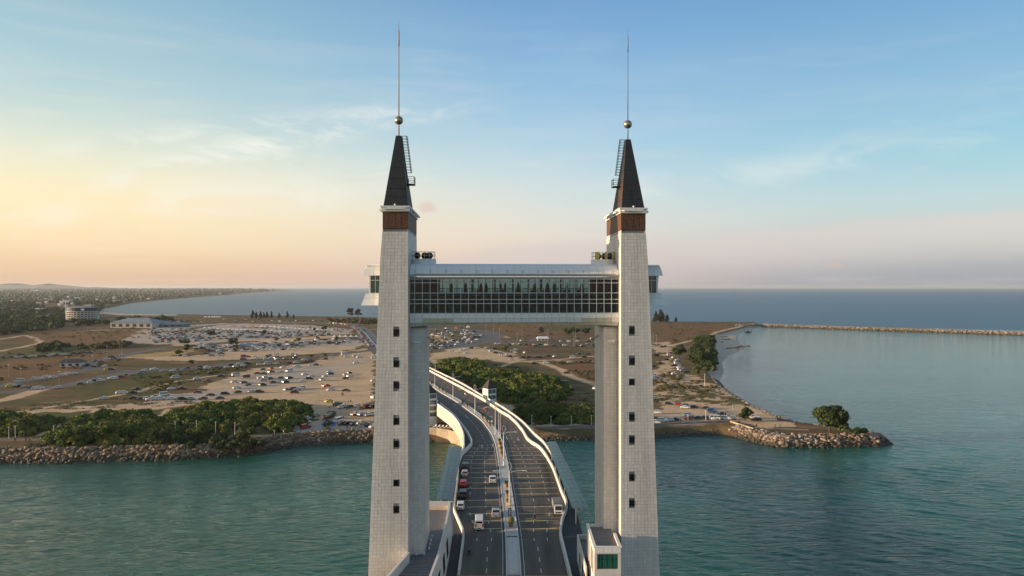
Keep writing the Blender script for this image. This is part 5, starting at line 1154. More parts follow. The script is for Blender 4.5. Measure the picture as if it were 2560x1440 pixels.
sp_ = []
for poly, n_ in ((FIELD[0], 120), (FIELD[1], 110), (FIELD[2], 60), (FIELD[3], 90), (FIELD[4], 70), (FIELD[5], 60), (P3([(330, 945), (640, 912), (560, 935), (380, 985)]), 70), (P3([(1640, 925), (1790, 960), (1870, 1015), (1640, 1010)]), 80), (P3([(1080, 905), (1280, 915), (1440, 960), (1500, 1000), (1430, 1010), (1080, 925)]), 60)):
    P = np.array(poly); x = rng.uniform(P[:, 0].min(), P[:, 0].max(), n_ * 6); y = rng.uniform(P[:, 1].min(), P[:, 1].max(), n_ * 6); m_ = inside(P, x, y) & (smooth_noise(x / 25, y / 25, 61) > .42); sp_ += list(zip(x[m_], y[m_]))[:n_]
sp_ = np.array(sp_); r_ = rng.uniform(.4, 1.5, len(sp_)) ** 1.3 * (.6 + sp_[:, 1] / 900); v1, f1_ = crown_np(np.column_stack([sp_, 3.05 + r_ * .3]), r_, 60, .30, .55)
tag(link('low_scrub', npmesh('low_scrub', v1, f1_, M_olive)), 'low olive shrubs dotted over the dry fields', None, None, 'stuff')

# ------------------------------------------------------------------ rocks
M_rock = mat('granite_rock', (.185, .135, .092), .85, .45, .6, bump=.6, bs=2.5, isl=.55)
M_rock_d = mat('wet_rock', (.075, .062, .045), .7, .45, .8, bump=.6, isl=.4)
M_rock_p = mat('pale_rock', (.25, .21, .175), .85, .35, .6, bump=.5, isl=.35)
M_rock_b = mat('brown_rock', (.20, .135, .075), .85, .45, .8, bump=.6, isl=.4)
RM = {}
def rockmesh(m, k):
    key = (m.name, k)
    if key not in RM:
        v = I1[0].copy() if k % 2 else I1[0].copy(); r2 = np.random.default_rng(k + 3)
        for _ in range(7):
            d = r2.normal(size=3); d /= np.linalg.norm(d); c = r2.uniform(.45, .8); t = v @ d; v -= np.where(t > c, t - c, 0)[:, None] * d
        v *= np.array([1, r2.uniform(.65, .95), r2.uniform(.5, .75)]); RM[key] = npmesh('rock', v, I1[1], m)
    return RM[key]
def riprap(name, line, w_in, n, r0, r1, ms, label, cat='rock bank', single=290, ztop=3.2, near_y=None, slope=.62, zlow=-.3):
    """Loose stones laid up a slope behind a water line; the largest are parts, the rest one part."""
    Pn = [Vector((*p, 0)) for p in line]; seg = [(b - a).length for a, b in zip(Pn, Pn[1:])]; tot = sum(seg); e = empty(name, tuple(Pn[len(Pn) // 2]), 0, label, cat); off = Vector(e.location); items = []
    for _ in range(n):
        t = rng.uniform(0, tot); i = 0
        while t > seg[i]: t -= seg[i]; i += 1; 
        a, b_ = Pn[i], Pn[min(i + 1, len(Pn) - 1)]; d = (b_ - a).normalized(); s_ = Vector((-d.y, d.x, 0)); q = rng.uniform(-.6, w_in); p = a.lerp(b_, t / seg[i]) + s_ * q
        z = min(ztop, max(zlow, q * slope)) + rng.uniform(-.15, .25); r_ = rng.uniform(r0, r1) * (1.0 if q > .5 else .8); m = ms[0] if z > 1.25 else ms[1]
        if len(ms) > 2 and z > .9 and rng.random() < .35: m = ms[2]
        items.append((r_ / max(p.y, 1), p, z, r_, m))
    items.sort(key=lambda q: -q[0]); rest = {}
    for j, (_, p, z, r_, m) in enumerate(items):
        k = int(rng.integers(0, 6)); rot = (rng.uniform(-.5, .5), rng.uniform(-.5, .5), rng.uniform(0, 6.3)); sc = (r_ * rng.uniform(.9, 1.4), r_, r_ * rng.uniform(.8, 1.15))
        if j < single:
            o = link('rock', rockmesh(m, k), e, (p.x - off.x, p.y - off.y, z)); o.rotation_euler = rot; o.scale = sc
        else:
            me = rockmesh(m, k); M_ = Matrix.LocRotScale(Vector((p.x - off.x, p.y - off.y, z)), __import__('mathutils').Euler(rot), Vector(sc)); co = RV[(m.name, k)] if (m.name, k) in RV else RV.setdefault((m.name, k), np.array([v.co[:] for v in me.vertices]))
            A = np.array(M_); rest.setdefault(m.name, (m, []))[1].append((co @ A[:3, :3].T + A[:3, 3], I1[1]))
    for m, L_ in rest.values(): v, f = join(L_); tag(link('small_rocks', npmesh('small_rocks', v, f, m), e), kind='stuff')
    return e
RV = {}
W0 = lambda L_: [pt(a, b, 0) for a, b in L_]
left_line = W0([(-80, 1159), (0, 1157), (150, 1158), (290, 1152), (440, 1150), (600, 1140), (700, 1122), (760, 1113), (860, 1107), (960, 1104)])
riprap('riprap_bank', left_line[::1], 7.0, 2600, .32, 1.2, [M_rock, M_rock_d, M_rock_b], 'long bank of loose brown grey boulders along the left river shore')
gro = W0([(1815, 1087), (1845, 1093), (1880, 1104), (1930, 1114), (1960, 1119), (2100, 1118), (2200, 1115), (2228, 1110)])
riprap('rock_groyne', gro, 9.0, 1700, .34, 1.3, [M_rock, M_rock_d, M_rock_p], 'rocky groyne of piled boulders jutting right into the river', 'groyne', ztop=2.6)
riprap('groyne_back', W0([(2228, 1110), (2215, 1102), (2170, 1091), (2110, 1083), (2010, 1070)]), 5.0, 420, .5, 1.1, [M_rock, M_rock_d], 'back slope of the rocky groyne facing the lagoon', 'groyne', single=60, ztop=2.4)
riprap('shore_rocks', W0([(2010, 1070), (1960, 1056), (1900, 1029), (1850, 1000), (1815, 977), (1797, 955)]), 4.5, 1500, .4, 1.0, [M_rock_p, M_rock_d, M_rock], 'pale grey stones lining the lagoon side of the sandy point', single=200)
riprap('wall_foot_rocks', W0([(1340, 1100), (1400, 1101), (1500, 1097), (1640, 1093), (1740, 1087), (1815, 1087)]), 3.2, 1300, .35, .8, [M_rock_b, M_rock_d], 'brown weedy stones at the foot of the river wall', single=150, ztop=1.2, slope=.4)
riprap('wall_foot_rocks', W0([(720, 1118), (760, 1113), (860, 1107), (960, 1104), (1080, 1104)]), 2.6, 600, .4, .8, [M_rock_b, M_rock_d], 'brown stones below the grey river wall left of the left tower', single=80, ztop=1.4, slope=.45)
bw = [pt(a, b, 0) for a, b in [(1860, 820), (1905, 817), (2100, 824), (2560, 839), (3100, 853)]]
riprap('breakwater', bw, 14, 3000, .8, 1.9, [mat('grey_rock', (.24, .225, .205), .85, .4, .6, isl=.35), M_rock_d, M_rock_p], 'long straight stone breakwater closing the lagoon from the open sea', 'breakwater', single=220, ztop=3.4, slope=.42)
b = MB()
for (a, c) in zip(bw, bw[1:]): b.hexa([(a[0], a[1] + 1, -1), (c[0], c[1] + 1, -1), (c[0], c[1] + 26, -1), (a[0], a[1] + 26, -1), (a[0], a[1] + 9, 3.3), (c[0], c[1] + 9, 3.3), (c[0], c[1] + 16, 3.3), (a[0], a[1] + 16, 3.3)])
tag(b.build('breakwater_core', M_rock_b), kind='structure')

# ------------------------------------------------------------------ river walls
M_sea = mat('river_wall_concrete', (.235, .225, .205), .9, .35, .35, bump=.4); M_seaw = mat('river_wall_warm', (.42, .35, .25), .9, .3, .4, bump=.4)
M_ledge = mat('stained_ledge', (.24, .18, .11), .9, .4, .5, bump=.4)
def rwall(name, line, top, bot, label, m, ledge=True, th=.5):
    P = [Vector((*p, 0)) for p in line]; mid = P[len(P) // 2]; e = empty(name, (mid.x, mid.y, 2), 0, label, 'wall', 'river walls'); off = tuple(e.location)
    Q = resample(P, 6)
    for a, c in zip(Q, Q[1:]):
        d = (c - a).normalized(); s_ = Vector((-d.y, d.x, 0)); a2, c2 = a + d * .02, c - d * .02; b = MB(off)
        b.hexa([(*(p + s_ * q).xy, z) for z in (bot, top) for p, q in ((a2, 0), (c2, 0), (c2, th), (a2, th))]); b.build('wall_panel', m, e)
    if ledge:
        for a, c in zip(Q, Q[1:]):
            d = (c - a).normalized(); s_ = Vector((-d.y, d.x, 0)); b = MB(off); a2, c2 = a + d * .015, c - d * .015
            b.hexa([(*(p + s_ * q).xy, z) for z in (-1, bot + .7) for p, q in ((a2, -1.1), (c2, -1.1), (c2, -.02), (a2, -.02))]); b.build('ledge', M_ledge, e)
    return e
rwall('river_wall', [pt(a, b, 3.6) for a, b in [(690, 1092), (700, 1085), (760, 1080), (820, 1077), (880, 1075), (1000, 1073)]], 3.6, .9, 'grey river wall at the left tower, its left end beside the boulders', M_sea)
rwall('river_wall', [pt(a, b, 3.6) for a, b in [(1335, 1068), (1400, 1065), (1500, 1062), (1660, 1058), (1760, 1054), (1825, 1052)]], 3.6, .9, 'grey river wall running behind the right tower below the parked cars', M_sea)
rwall('river_wall', [pt(a, b, 3.6) for a, b in [(1825, 1052), (1883, 1070)]], 3.6, 0, 'short warm sunlit wall section turning toward the groyne', M_seaw, False)  # sunlight is put into the warm colour of this wall section
rwall('river_wall', [pt(a, b, 3.3) for a, b in [(1883, 1071), (1950, 1071), (2022, 1074)]], 3.3, .5, 'low grey wall along the top of the rocky groyne', M_sea, False)
q_ = [pt(a, b, 4.6) for a, b in [(1060, 1068), (1090, 1070), (1120, 1074), (1145, 1081), (1160, 1088), (1165, 1080)]]
rwall('quay_wall', q_, 4.6, -1, 'rounded sandstone quay wall under the ramp beside the left tower', M_seaw, False)
b = MB(); P = [(x, y + .3) for x, y in q_] + [(q_[-1][0], q_[-1][1] + 30), (q_[0][0] - 14, q_[0][1] + 30)]
b.add([(x, y, 4.4) for x, y in P], [tuple(range(len(P)))]); tag(b.build('terrace', mat('terrace_deck', (.16, .085, .055), .8, .3, .6)), kind='structure')
k = 0
ch = empty('beach_lounger'); b = MB(); b.hexa([(-.35, 0, .25), (.35, 0, .25), (.35, 1.1, .25), (-.35, 1.1, .25), (-.35, 0, .35), (.35, 0, .35), (.35, 1.1, .35), (-.35, 1.1, .35)]); b.build('seat', M_paint, ch)
b = MB(); b.hexa([(-.35, 1.1, .25), (.35, 1.1, .25), (.35, 1.8, .85), (-.35, 1.8, .85), (-.35, 1.1, .35), (.35, 1.1, .35), (.35, 1.8, .95), (-.35, 1.8, .95)]); b.build('backrest', M_paint, ch)
for sx in (-.3, .3):
    for sy in (.1, 1.0): b = MB(); b.bar((sx, sy, 0), (sx, sy, .26), .06); b.build('leg', M_paint, ch)
for j, px in enumerate((1083, 1092, 1101, 1110, 1119, 1127)):
    x, y = pt(px, 1069 + j * .6, 4.4); put(ch, (x, y, 4.4), -.6, used, ORD[j] + ' white lounger from the left on the brown quay terrace', 'loungers on the quay terrace', 'lounger')
um = empty('parasol'); b = MB(); b.bar((0, 0, 0), (0, 0, 2.2), .06); b.build('pole', M_steel, um); b = MB(); b.cone((0, 0, 0), .75, .02, 2.0, 2.45, 10); b.build('canopy', M_paint, um)
for j, (px, py) in enumerate(((1088, 1060), (1094, 1062), (1101, 1061), (1108, 1063), (1115, 1064), (1121, 1063))):
    x, y = pt(px, py, 4.4); put(um, (x, y, 4.4), 0, used, ORD[j] + ' closed-top small white parasol from the left behind the loungers', 'parasols on the quay terrace', 'parasol', sc=.8)

# ------------------------------------------------------------------ cars
PAINT = {'white': (.62, .62, .60), 'silver': (.34, .35, .36), 'black': (.018, .018, .020), 'grey': (.09, .09, .095), 'dark red': (.11, .018, .018), 'red': (.36, .03, .025), 'blue': (.03, .07, .20), 'yellow': (.66, .55, .10), 'teal': (.03, .13, .16), 'beige': (.36, .29, .20), 'brown': (.10, .065, .045), 'pale pink': (.42, .30, .27), 'dark green': (.03, .05, .04)}
def paint(c): return mat('car_paint_' + c.replace(' ', '_'), PAINT[c], .28, spec=.6)
M_cg = mat('car_glass', (.012, .015, .017), .08, spec=.7); M_tyre = mat('tyre', (.018, .018, .018), .85); M_rim = mat('rim', (.30, .30, .31), .4, metal=.6); M_trim = mat('car_trim', (.02, .02, .02), .6)
M_hl = mat('headlight_lens', (.6, .6, .55), .15); M_tl = mat('tail_lens', (.30, .012, .010), .3); M_plate = mat('number_plate', (.03, .03, .03), .5)
# shape: length, width, then stations (x, belt height, roof height or 0, half width factor)
KINDS = {
 'saloon': (4.5, 1.74, [(-2.25, .62, 0, .86), (-2.15, .92, 0, .92), (-1.55, .98, 0, .98), (-.95, .98, 1.40, 1), (.35, .95, 1.45, 1), (1.15, .93, 0, .99), (1.95, .80, 0, .93), (2.22, .62, 0, .84)]),
 'hatchback': (3.8, 1.66, [(-1.90, .60, 0, .88), (-1.84, .95, 0, .93), (-1.50, 1.0, 1.42, .98), (.30, .97, 1.50, 1), (1.00, .95, 0, .99), (1.62, .84, 0, .93), (1.88, .62, 0, .85)]),
 'suv': (4.5, 1.84, [(-2.25, .66, 0, .9), (-2.18, 1.05, 0, .95), (-1.85, 1.10, 1.62, .99), (.35, 1.08, 1.70, 1), (1.15, 1.06, 0, 1), (1.95, .98, 0, .95), (2.22, .68, 0, .88)]),
 'van': (4.9, 1.90, [(-2.45, .62, 0, .93), (-2.42, 1.15, 1.98, .97), (1.30, 1.12, 2.02, 1), (2.05, 1.05, 0, .98), (2.40, .80, 0, .92), (2.45, .58, 0, .9)]),
 'pickup': (5.1, 1.84, [(-2.55, .70, 0, .93), (-2.50, 1.05, 0, .97), (-.85, 1.05, 0, 1), (-.65, 1.05, 1.66, 1), (.65, 1.05, 1.70, 1), (1.35, 1.03, 0, 1), (2.2, .95, 0, .95), (2.52, .68, 0, .88)])}
def car_shell(b, kind, m=0, zb=.28):
    Ln, Wd, S = KINDS[kind]; h = Wd / 2; rings = []
    for x, belt, roof, k in S:
        w = h * k; r = roof if roof else belt + .012; wr = w * (.80 if roof else .93)
        rings.append([(x, -w * .96, zb), (x, -w, (zb + belt) / 2), (x, -w * .985, belt), (x, -wr, r - (.06 if roof else 0)), (x, -wr * .85, r), (x, wr * .85, r), (x, wr, r - (.06 if roof else 0)), (x, w * .985, belt), (x, w, (zb + belt) / 2), (x, w * .96, zb)])
    n = 10; vs = [p for r in rings for p in r]; fs = []
    for i in range(len(rings) - 1):
        for j in range(n - 1): fs.append((i * n + j, i * n + j + 1, (i + 1) * n + j + 1, (i + 1) * n + j))
        fs.append((i * n + n - 1, i * n, (i + 1) * n, (i + 1) * n + n - 1))
    fs.append(tuple(range(n))[::-1]); fs.append(tuple((len(rings) - 1) * n + j for j in range(n)))
    fs = [f[::-1] for f in fs]
    b.add(vs, fs, m); return rings
def car_windows(b, kind, rings, m=0):
    S = KINDS[kind][2]; o = .012
    cab = [i for i, s in enumerate(S) if s[2]]; a, z = cab[0], cab[-1]
    def lerp(p, q, t): return tuple(p[i] + (q[i] - p[i]) * t for i in range(3))
    for (i0, i1, sg) in ((z, z + 1, 1), (a, a - 1, -1)):       # windscreen, rear window
        R0, R1 = rings[i0], rings[i1]
        p = [lerp(R0[4], R1[4], .10), lerp(R0[5], R1[5], .10), lerp(R0[5], R1[5], .90), lerp(R0[4], R1[4], .90)]
        p = [(x + sg * o, y, z_ + o) for x, y, z_ in p]
        if kind == 'van' and sg < 0: p = [(x, y * .95, z_) for x, y, z_ in [(R0[4][0] - o, R0[4][1], 1.8), (R0[5][0] - o, R0[5][1], 1.8), (R0[5][0] - o, R0[5][1], 1.2), (R0[4][0] - o, R0[4][1], 1.2)]]
        b.add(p, [(0, 1, 2, 3)] if sg > 0 else [(3, 2, 1, 0)], m)
    for sd_ in (0, 1):
        bl, tp = (2, 3) if not sd_ else (7, 6); sy = -o if not sd_ else o
        for i in range(a, z):
            L0, L1 = rings[i], rings[i + 1]; seg_ = 3 if L1[0][0] - L0[0][0] > 2.5 else 2 if L1[0][0] - L0[0][0] > .9 else 1
            for k_ in range(seg_):
                t0, t1 = (k_ + .06) / seg_, (k_ + .94) / seg_
                q = [lerp(lerp(L0[bl], L0[tp], .12), lerp(L1[bl], L1[tp], .12), t0), lerp(lerp(L0[bl], L0[tp], .12), lerp(L1[bl], L1[tp], .12), t1), lerp(lerp(L0[bl], L0[tp], .92), lerp(L1[bl], L1[tp], .92), t1), lerp(lerp(L0[bl], L0[tp], .92), lerp(L1[bl], L1[tp], .92), t0)]
                b.add([(x, y + sy, z_) for x, y, z_ in q], [(0, 1, 2, 3)], m)
        for i0, i1 in ((z, z + 1), (a, a - 1)):
            R0, R1 = rings[i0], rings[i1]; q = [lerp(R0[bl], R1[bl], .05), lerp(lerp(R0[bl], R1[bl], .62), lerp(R0[tp], R1[tp], .62), .15), lerp(R0[tp], R1[tp], .08)]
            b.add([(x, y + sy, z_) for x, y, z_ in q], [(0, 1, 2)], m)
WH = None
def wheel_parts():
    global WH
    if WH is None:
        b = MB(); b.bar((0, -.1, 0), (0, .1, 0), .62, n=14); t = b.mesh('tyre', M_tyre, False); b = MB(); b.bar((0, -.108, 0), (0, .108, 0), .36, n=10); WH = (t, b.mesh('rim', M_rim))
    return WH
PROTO = {}
def car_meshes(kind, colour):
    if (kind, colour) in PROTO: return PROTO[(kind, colour)]
    b = MB(); rings = car_shell(b, kind); body = b.mesh('body', paint(colour)); b = MB(); car_windows(b, kind, rings); win = b.mesh('windows', M_cg)
    Ln, Wd, S = KINDS[kind]; h = Wd / 2
    b = MB(); b.box(Ln / 2 - .12, Ln / 2 + .02, -h * .80, -h * .48, .60, .74); hl = b.mesh('headlight', M_hl); b = MB(); b.box(-Ln / 2 - .015, -Ln / 2 + .1, -h * .86, -h * .60, .72, .90 if kind != 'van' else 1.3); tl = b.mesh('tail_light', M_tl)
    b = MB(); b.box(Ln / 2 - .1, Ln / 2 + .03, -h * .7, h * .7, .30, .48); gr = b.mesh('grille', M_trim); b = MB(); b.box(-Ln / 2 - .03, -Ln / 2, -.24, .24, .48, .60); pl = b.mesh('number_plate', M_plate)
    # one-piece version for the far lots
    b = MB(); rg = car_shell(b, kind, 0, .16); car_windows(b, kind, rg, 1)
    for sx in (-1, 1):
        for sy in (-1, 1): b.bar((sx * Ln * .31, sy * (h - .17), .30), (sx * Ln * .31, sy * (h - .0), .30), .6, n=8, m=2)
    far = b.mesh('far_car', [paint(colour), M_cg, M_tyre])
    PROTO[(kind, colour)] = (body, win, hl, tl, gr, pl, far); return PROTO[(kind, colour)]
def car(x, y, z, rz, kind, colour, label, group, near=True, nm='parked_car', full=False, cat=None):
    body, win, hl, tl, gr, pl, far = car_meshes(kind, colour); cat = cat or {'van': 'van', 'pickup': 'pickup truck'}.get(kind, 'car')
    if not near:
        o = link(nm, far, None, (x, y, z), rz); return tag(o, label, cat, group)
    e = empty(nm, (x, y, z), rz, label, cat, group); link('body', body, e); link('windows', win, e); Ln, Wd, _ = KINDS[kind]; t, r = wheel_parts()
    for sx in (-1, 1):
        for sy in (-1, 1): w = link('wheel', t, e, (sx * Ln * .31, sy * (Wd / 2 - .10), .31)); link('rim', r, w)
    if full:
        for s in (1, -1):
            o = link('headlight', hl, e); o.scale = (1, s, 1); o = link('tail_light', tl, e); o.scale = (1, s, 1)
        link('grille', gr, e); link('number_plate', pl, e)
    return e
# vehicles on the bridge
G = 'vehicles on the bridge road'
def on(px, py): x, y = dpt(px, py); return x, y, zd(y)
UP = R(92)
for px, py, k, c, rz, lb in [(1163, 1172, 'suv', 'black', UP, 'black car parked farthest up the row in the left lay-by'), (1161, 1190, 'hatchback', 'silver', UP, 'silver car parked between the black and the red one in the left lay-by'),
    (1158, 1216, 'hatchback', 'red', UP, 'red hatchback parked in the middle of the left lay-by row'), (1156.5, 1244, 'suv', 'black', UP, 'black car with a lit roof edge parked behind the red one'), (1150.5, 1273, 'hatchback', 'white', UP, 'white hatchback parked last in the left lay-by row'),
    (1231, 1205, 'saloon', 'white', UP, 'white saloon driving away in the inner left lane near the lamp arm'), (1239, 1291, 'saloon', 'silver', UP, 'pale silver saloon driving away beside the white van')]:
    x, y, z = on(px, py + 4); car(x, y + 1.7, z + .01, rz, k, c, lb, G, True, 'car', True)
x, y, z = on(1197, 1325); car(x, y + 1.8, z + .01, UP, 'van', 'white', 'white minivan driving away in the middle of the left carriageway', G, True, 'van', True)
def truck(x, y, z, rz):
    e = empty('truck', (x, y, z), rz, 'white box truck with grey canvas load bed facing the camera on the right', 'truck', G)
    b = MB(); b.hexa([(2.0, -.98, .5), (3.7, -.98, .5), (3.7, .98, .5), (2.0, .98, .5), (2.1, -.90, 2.35), (3.15, -.90, 2.35), (3.15, .90, 2.35), (2.1, .90, 2.35)]); b.build('cab', paint('white'), e)
    b = MB(); b.add([(3.68, -.80, 1.35), (3.68, .80, 1.35), (3.24, .76, 2.2), (3.24, -.76, 2.2)], [(0, 1, 2, 3)]); b.v = [(p[0] - .17 if i < 2 else p[0] + .02, p[1], p[2]) for i, p in enumerate(b.v)]
    b = MB(); z1, z2 = 1.35, 2.2; xs = lambda zz: 3.7 - (zz - .5) / 1.85 * .55 + .015; b.add([(xs(z1), -.82, z1), (xs(z1), .82, z1), (xs(z2), .76, z2), (xs(z2), -.76, z2)], [(0, 1, 2, 3)]); b.build('windscreen', M_cg, e)
    b = MB(); b.box(xs(.75) - .05, xs(.75) + .02, -.7, .7, .65, .95); b.build('grille', M_trim, e)
    for s in (-1, 1): b = MB(); b.box(xs(.8) - .05, xs(.8) + .03, s * .72 - .12, s * .72 + .12, .72, .9); b.build('headlight', M_hl, e)
    b = MB(); b.box(-3.0, 1.85, -1.05, 1.05, .95, 1.1); b.build('chassis', M_trim, e); b = MB(); b.box(-3.0, 1.85, -1.08, 1.08, 1.1, 2.75); b.build('cargo_box', mat('grey_canvas', (.20, .20, .20), .9, .2, 1), e)
    t, r = wheel_parts()
    for sx in (2.7, -1.6, -2.3):
        for sy in (-.9, .9): w = link('wheel', t, e, (sx, sy, .42)); w.scale = (1.35, 1.3, 1.35); link('rim', r, w)
    e.scale = (.80, .84, .84)
x, y, z = on(1395, 1289); truck(x, y + 2.6, z + .01, R(-88))
# people
M_skin = mat('skin', (.32, .19, .12), .6); M_hair = mat('hair', (.015, .012, .010), .7)
SH_ = {'white': (.6, .6, .58), 'black': (.02, .02, .022), 'blue': (.05, .09, .22), 'red': (.35, .05, .04), 'pink': (.5, .25, .26), 'grey': (.2, .2, .2)}
def human(pose='stand'):
    """One continuous skinned figure, as a mesh."""
    if pose == 'stand':
        J = [(0, 0, .95, .15), (0, 0, 1.20, .14), (0, 0, 1.42, .15), (0, 0, 1.52, .065), (0, 0, 1.66, .10), (-.10, 0, .90, .10), (-.11, .02, .50, .07), (-.11, 0, .09, .05), (-.11, -.14, .04, .045), (.10, 0, .90, .10), (.11, -.03, .50, .07), (.11, .02, .09, .05), (.11, -.12, .04, .045),
             (-.20, 0, 1.42, .07), (-.25, .02, 1.13, .05), (-.26, -.04, .88, .04), (.20, 0, 1.42, .07), (.25, .02, 1.13, .05), (.26, -.04, .88, .04), (-.26, -.06, .78, .035), (.26, -.06, .78, .035)]
    else:   # riding: seated, legs forward and bent, arms forward to the bars
        J = [(0, .12, .85, .15), (0, .08, 1.08, .14), (0, .02, 1.30, .15), (0, 0, 1.40, .065), (0, -.02, 1.54, .13), (-.12, .08, .82, .10), (-.17, -.32, .72, .075), (-.17, -.18, .34, .05), (-.17, -.30, .30, .045), (.12, .08, .82, .10), (.17, -.32, .72, .075), (.17, -.18, .34, .05), (.17, -.30, .30, .045),
             (-.20, 0, 1.30, .07), (-.27, -.20, 1.12, .05), (-.27, -.45, 1.04, .04), (.20, 0, 1.30, .07), (.27, -.20, 1.12, .05), (.27, -.45, 1.04, .04), (-.27, -.52, 1.03, .035), (.27, -.52, 1.03, .035)]
    E = [(0, 1), (1, 2), (2, 3), (3, 4), (0, 5), (5, 6), (6, 7), (7, 8), (0, 9), (9, 10), (10, 11), (11, 12), (2, 13), (13, 14), (14, 15), (15, 19), (2, 16), (16, 17), (17, 18), (18, 20)]
    me = bpy.data.meshes.new('h'); me.from_pydata([j[:3] for j in J], E, []); o = bpy.data.objects.new('h', me); COL.objects.link(o); m = o.modifiers.new('s', 'SKIN')
    for i, j in enumerate(J): me.skin_vertices[0].data[i].radius = (j[3] * (1.25 if i in (1, 2) else 1), j[3])
    me.skin_vertices[0].data[0].use_root = True; o.modifiers.new('b', 'SUBSURF').levels = 1
    dg = bpy.context.evaluated_depsgraph_get(); r = bpy.data.meshes.new_from_object(o.evaluated_get(dg)); bpy.data.objects.remove(o); return r
HUM = {p: human(p) for p in ('stand', 'ride')}
PM = {}
def person_mesh(pose, shirt):
    if (pose, shirt) in PM: return PM[(pose, shirt)]
    me = HUM[pose].copy(); me.name = 'person'; me.materials.clear()
    for m in (mat('shirt_' + shirt, SH_[shirt], .9), mat('trousers', (.03, .032, .045), .9), M_skin, M_hair): me.materials.append(m)
    top = max(v.co.z for v in me.vertices)
    for p in me.polygons:
        c = p.center; arm = abs(c.x) > .215
        p.material_index = (3 if c.z > top - .10 or (c.z > top - .20 and c.y > .01) else 2 if c.z > top - .27 else 0 if (c.z > top - .82 and not (arm and c.z < top - .45)) else 2 if arm and c.z > .7 else 1 if c.z > .12 else 3)
    PM[(pose, shirt)] = me; return me
def person(x, y, z, rz, shirt, label, group, pose='stand', cat='person', sc=1.0):
    o = link('person', person_mesh(pose, shirt), None, (x, y, z), rz); o.scale = (sc,) * 3; return tag(o, label, cat, group)
def bike(px, py, rz, label, shirt, plabel, c='black'):
    x, y, z = on(px, py); z += .02
    e = empty('motorbike', (x, y, z), rz, label, 'motorbike', 'motorbikes on the bridge'); t, r = wheel_parts()
    for yy in (-.62, .62): w = link('wheel', t, e, (0, yy, .29), R(90)); w.scale = (.92, .45, .92); link('rim', r, w)
    b = MB(); b.hexa([(-.12, -.35, .35), (.12, -.35, .35), (.12, .75, .45), (-.12, .75, .45), (-.14, -.25, .72), (.14, -.25, .72), (.12, .80, .80), (-.12, .80, .80)]); b.build('body', paint(c), e)
    b = MB(); b.bar((0, -.62, .3), (0, -.42, 1.0), .07); b.bar((-.3, -.42, 1.02), (.3, -.42, 1.02), .05); b.bar((-.12, -.55, .75), (.12, -.55, .75), .2); b.build('handlebar', M_black, e)
    b = MB(); b.hexa([(-.13, -.1, .72), (.13, -.1, .72), (.11, .7, .78), (-.11, .7, .78), (-.12, -.1, .80), (.12, -.1, .80), (.1, .7, .86), (-.1, .7, .86)]); b.build('saddle', M_black, e)
    person(x, y, z, rz, shirt, plabel, 'riders on the bridge', 'ride')
bike(1337, 1303, 0, 'motorbike with white front coming toward the camera on the right carriageway', 'black', 'motorbike rider in black coming down the right carriageway', 'white')
bike(1173, 1386, R(180), 'dark motorbike riding away close to the left edge of the carriageway', 'grey', 'rider in grey on the motorbike at the left edge')
bike(1117, 1020, R(200), 'dark motorbike riding up the left lane of the far bend', 'black', 'rider in dark clothes on the left lane of the bend')
bike(1098, 1012, R(205), 'dark motorbike beside the left tower at the far bend', 'black', 'rider in dark clothes closest to the left tower on the bend')
bike(1212, 1026, R(35), 'small motorbike coming down the right lane next to the fourth lamp', 'pink', 'rider in pink coming down past the fourth lamp', 'red')
bike(1164, 988, R(40), 'small motorbike farther up the right lane before the lift tower', 'pink', 'rider in pink farther up the right lane', 'white')
bike(1150, 976, R(40), 'motorbike high on the ramp in the right lane, second from the left tower', 'grey', 'rider in grey high on the ramp, second from the tower', 'red')
bike(1114, 958, R(42), 'motorbike highest on the ramp beside the farthest lamp', 'blue', 'rider in blue highest on the ramp', 'black')

# parked cars, position read off the photograph and set on the level ground; colours: w white k black s silver g grey d dark red r red b blue y yellow t teal e beige p pale pink n brown
CN = dict(w='white', k='black', s='silver', g='grey', d='dark red', r='red', b='blue', y='yellow', t='teal', e='beige', p='pale pink', n='brown', G='dark green')
def rd(s, ox, oy, k): return [(ox + float(a) / k, oy + float(b_) / k, c) for a, b_, c in (q.split(',') for q in s.split())]
RAW = rd('870,395,w 985,430,w 955,475,k 840,520,w 1230,430,w 1185,495,w 1335,355,w 1330,392,k 1600,400,w 1600,470,k 1680,375,k 1680,435,w 2110,510,w 20,380,k 140,385,G 265,355,n 430,350,w 590,335,wv 70,465,w 155,450,w 240,480,k 425,465,g 595,465,k 130,512,e 290,545,k 425,535,w 525,538,k 110,590,G 545,678,e 645,668,k 725,665,w 810,645,w 685,725,d 60,715,G 1260,612,r 1335,675,w 1615,690,d 1300,865,y 1455,925,k 1520,975,w 1675,968,G 1800,950,w 1975,965,d 2085,965,k 1790,1110,d 1895,1110,s 2005,1110,w 2115,1100,w 1350,1075,k 1360,1108,k 1290,1165,kv 1050,1125,s 915,1180,w 885,1250,w 880,1335,r 1480,1222,wv 1545,1275,d 1650,1270,k 1755,1275,G 1885,1270,s 2015,1305,k 2095,1330,w 2118,742,g 2135,818,w 745,250,w 475,270,w 270,290,r 105,310,g 1075,222,k 1000,225,w 860,140,w 880,168,d 725,180,w 595,188,k 195,207,wv 350,205,w 60,220,w 975,148,n 1240,128,k 1360,102,w 1640,88,w 1585,40,wv 1780,72,w 1860,92,w 2120,102,w 1800,187,w 660,42,w 230,65,k 365,50,w 175,130,w 270,110,w', 640, 880, 7.2)
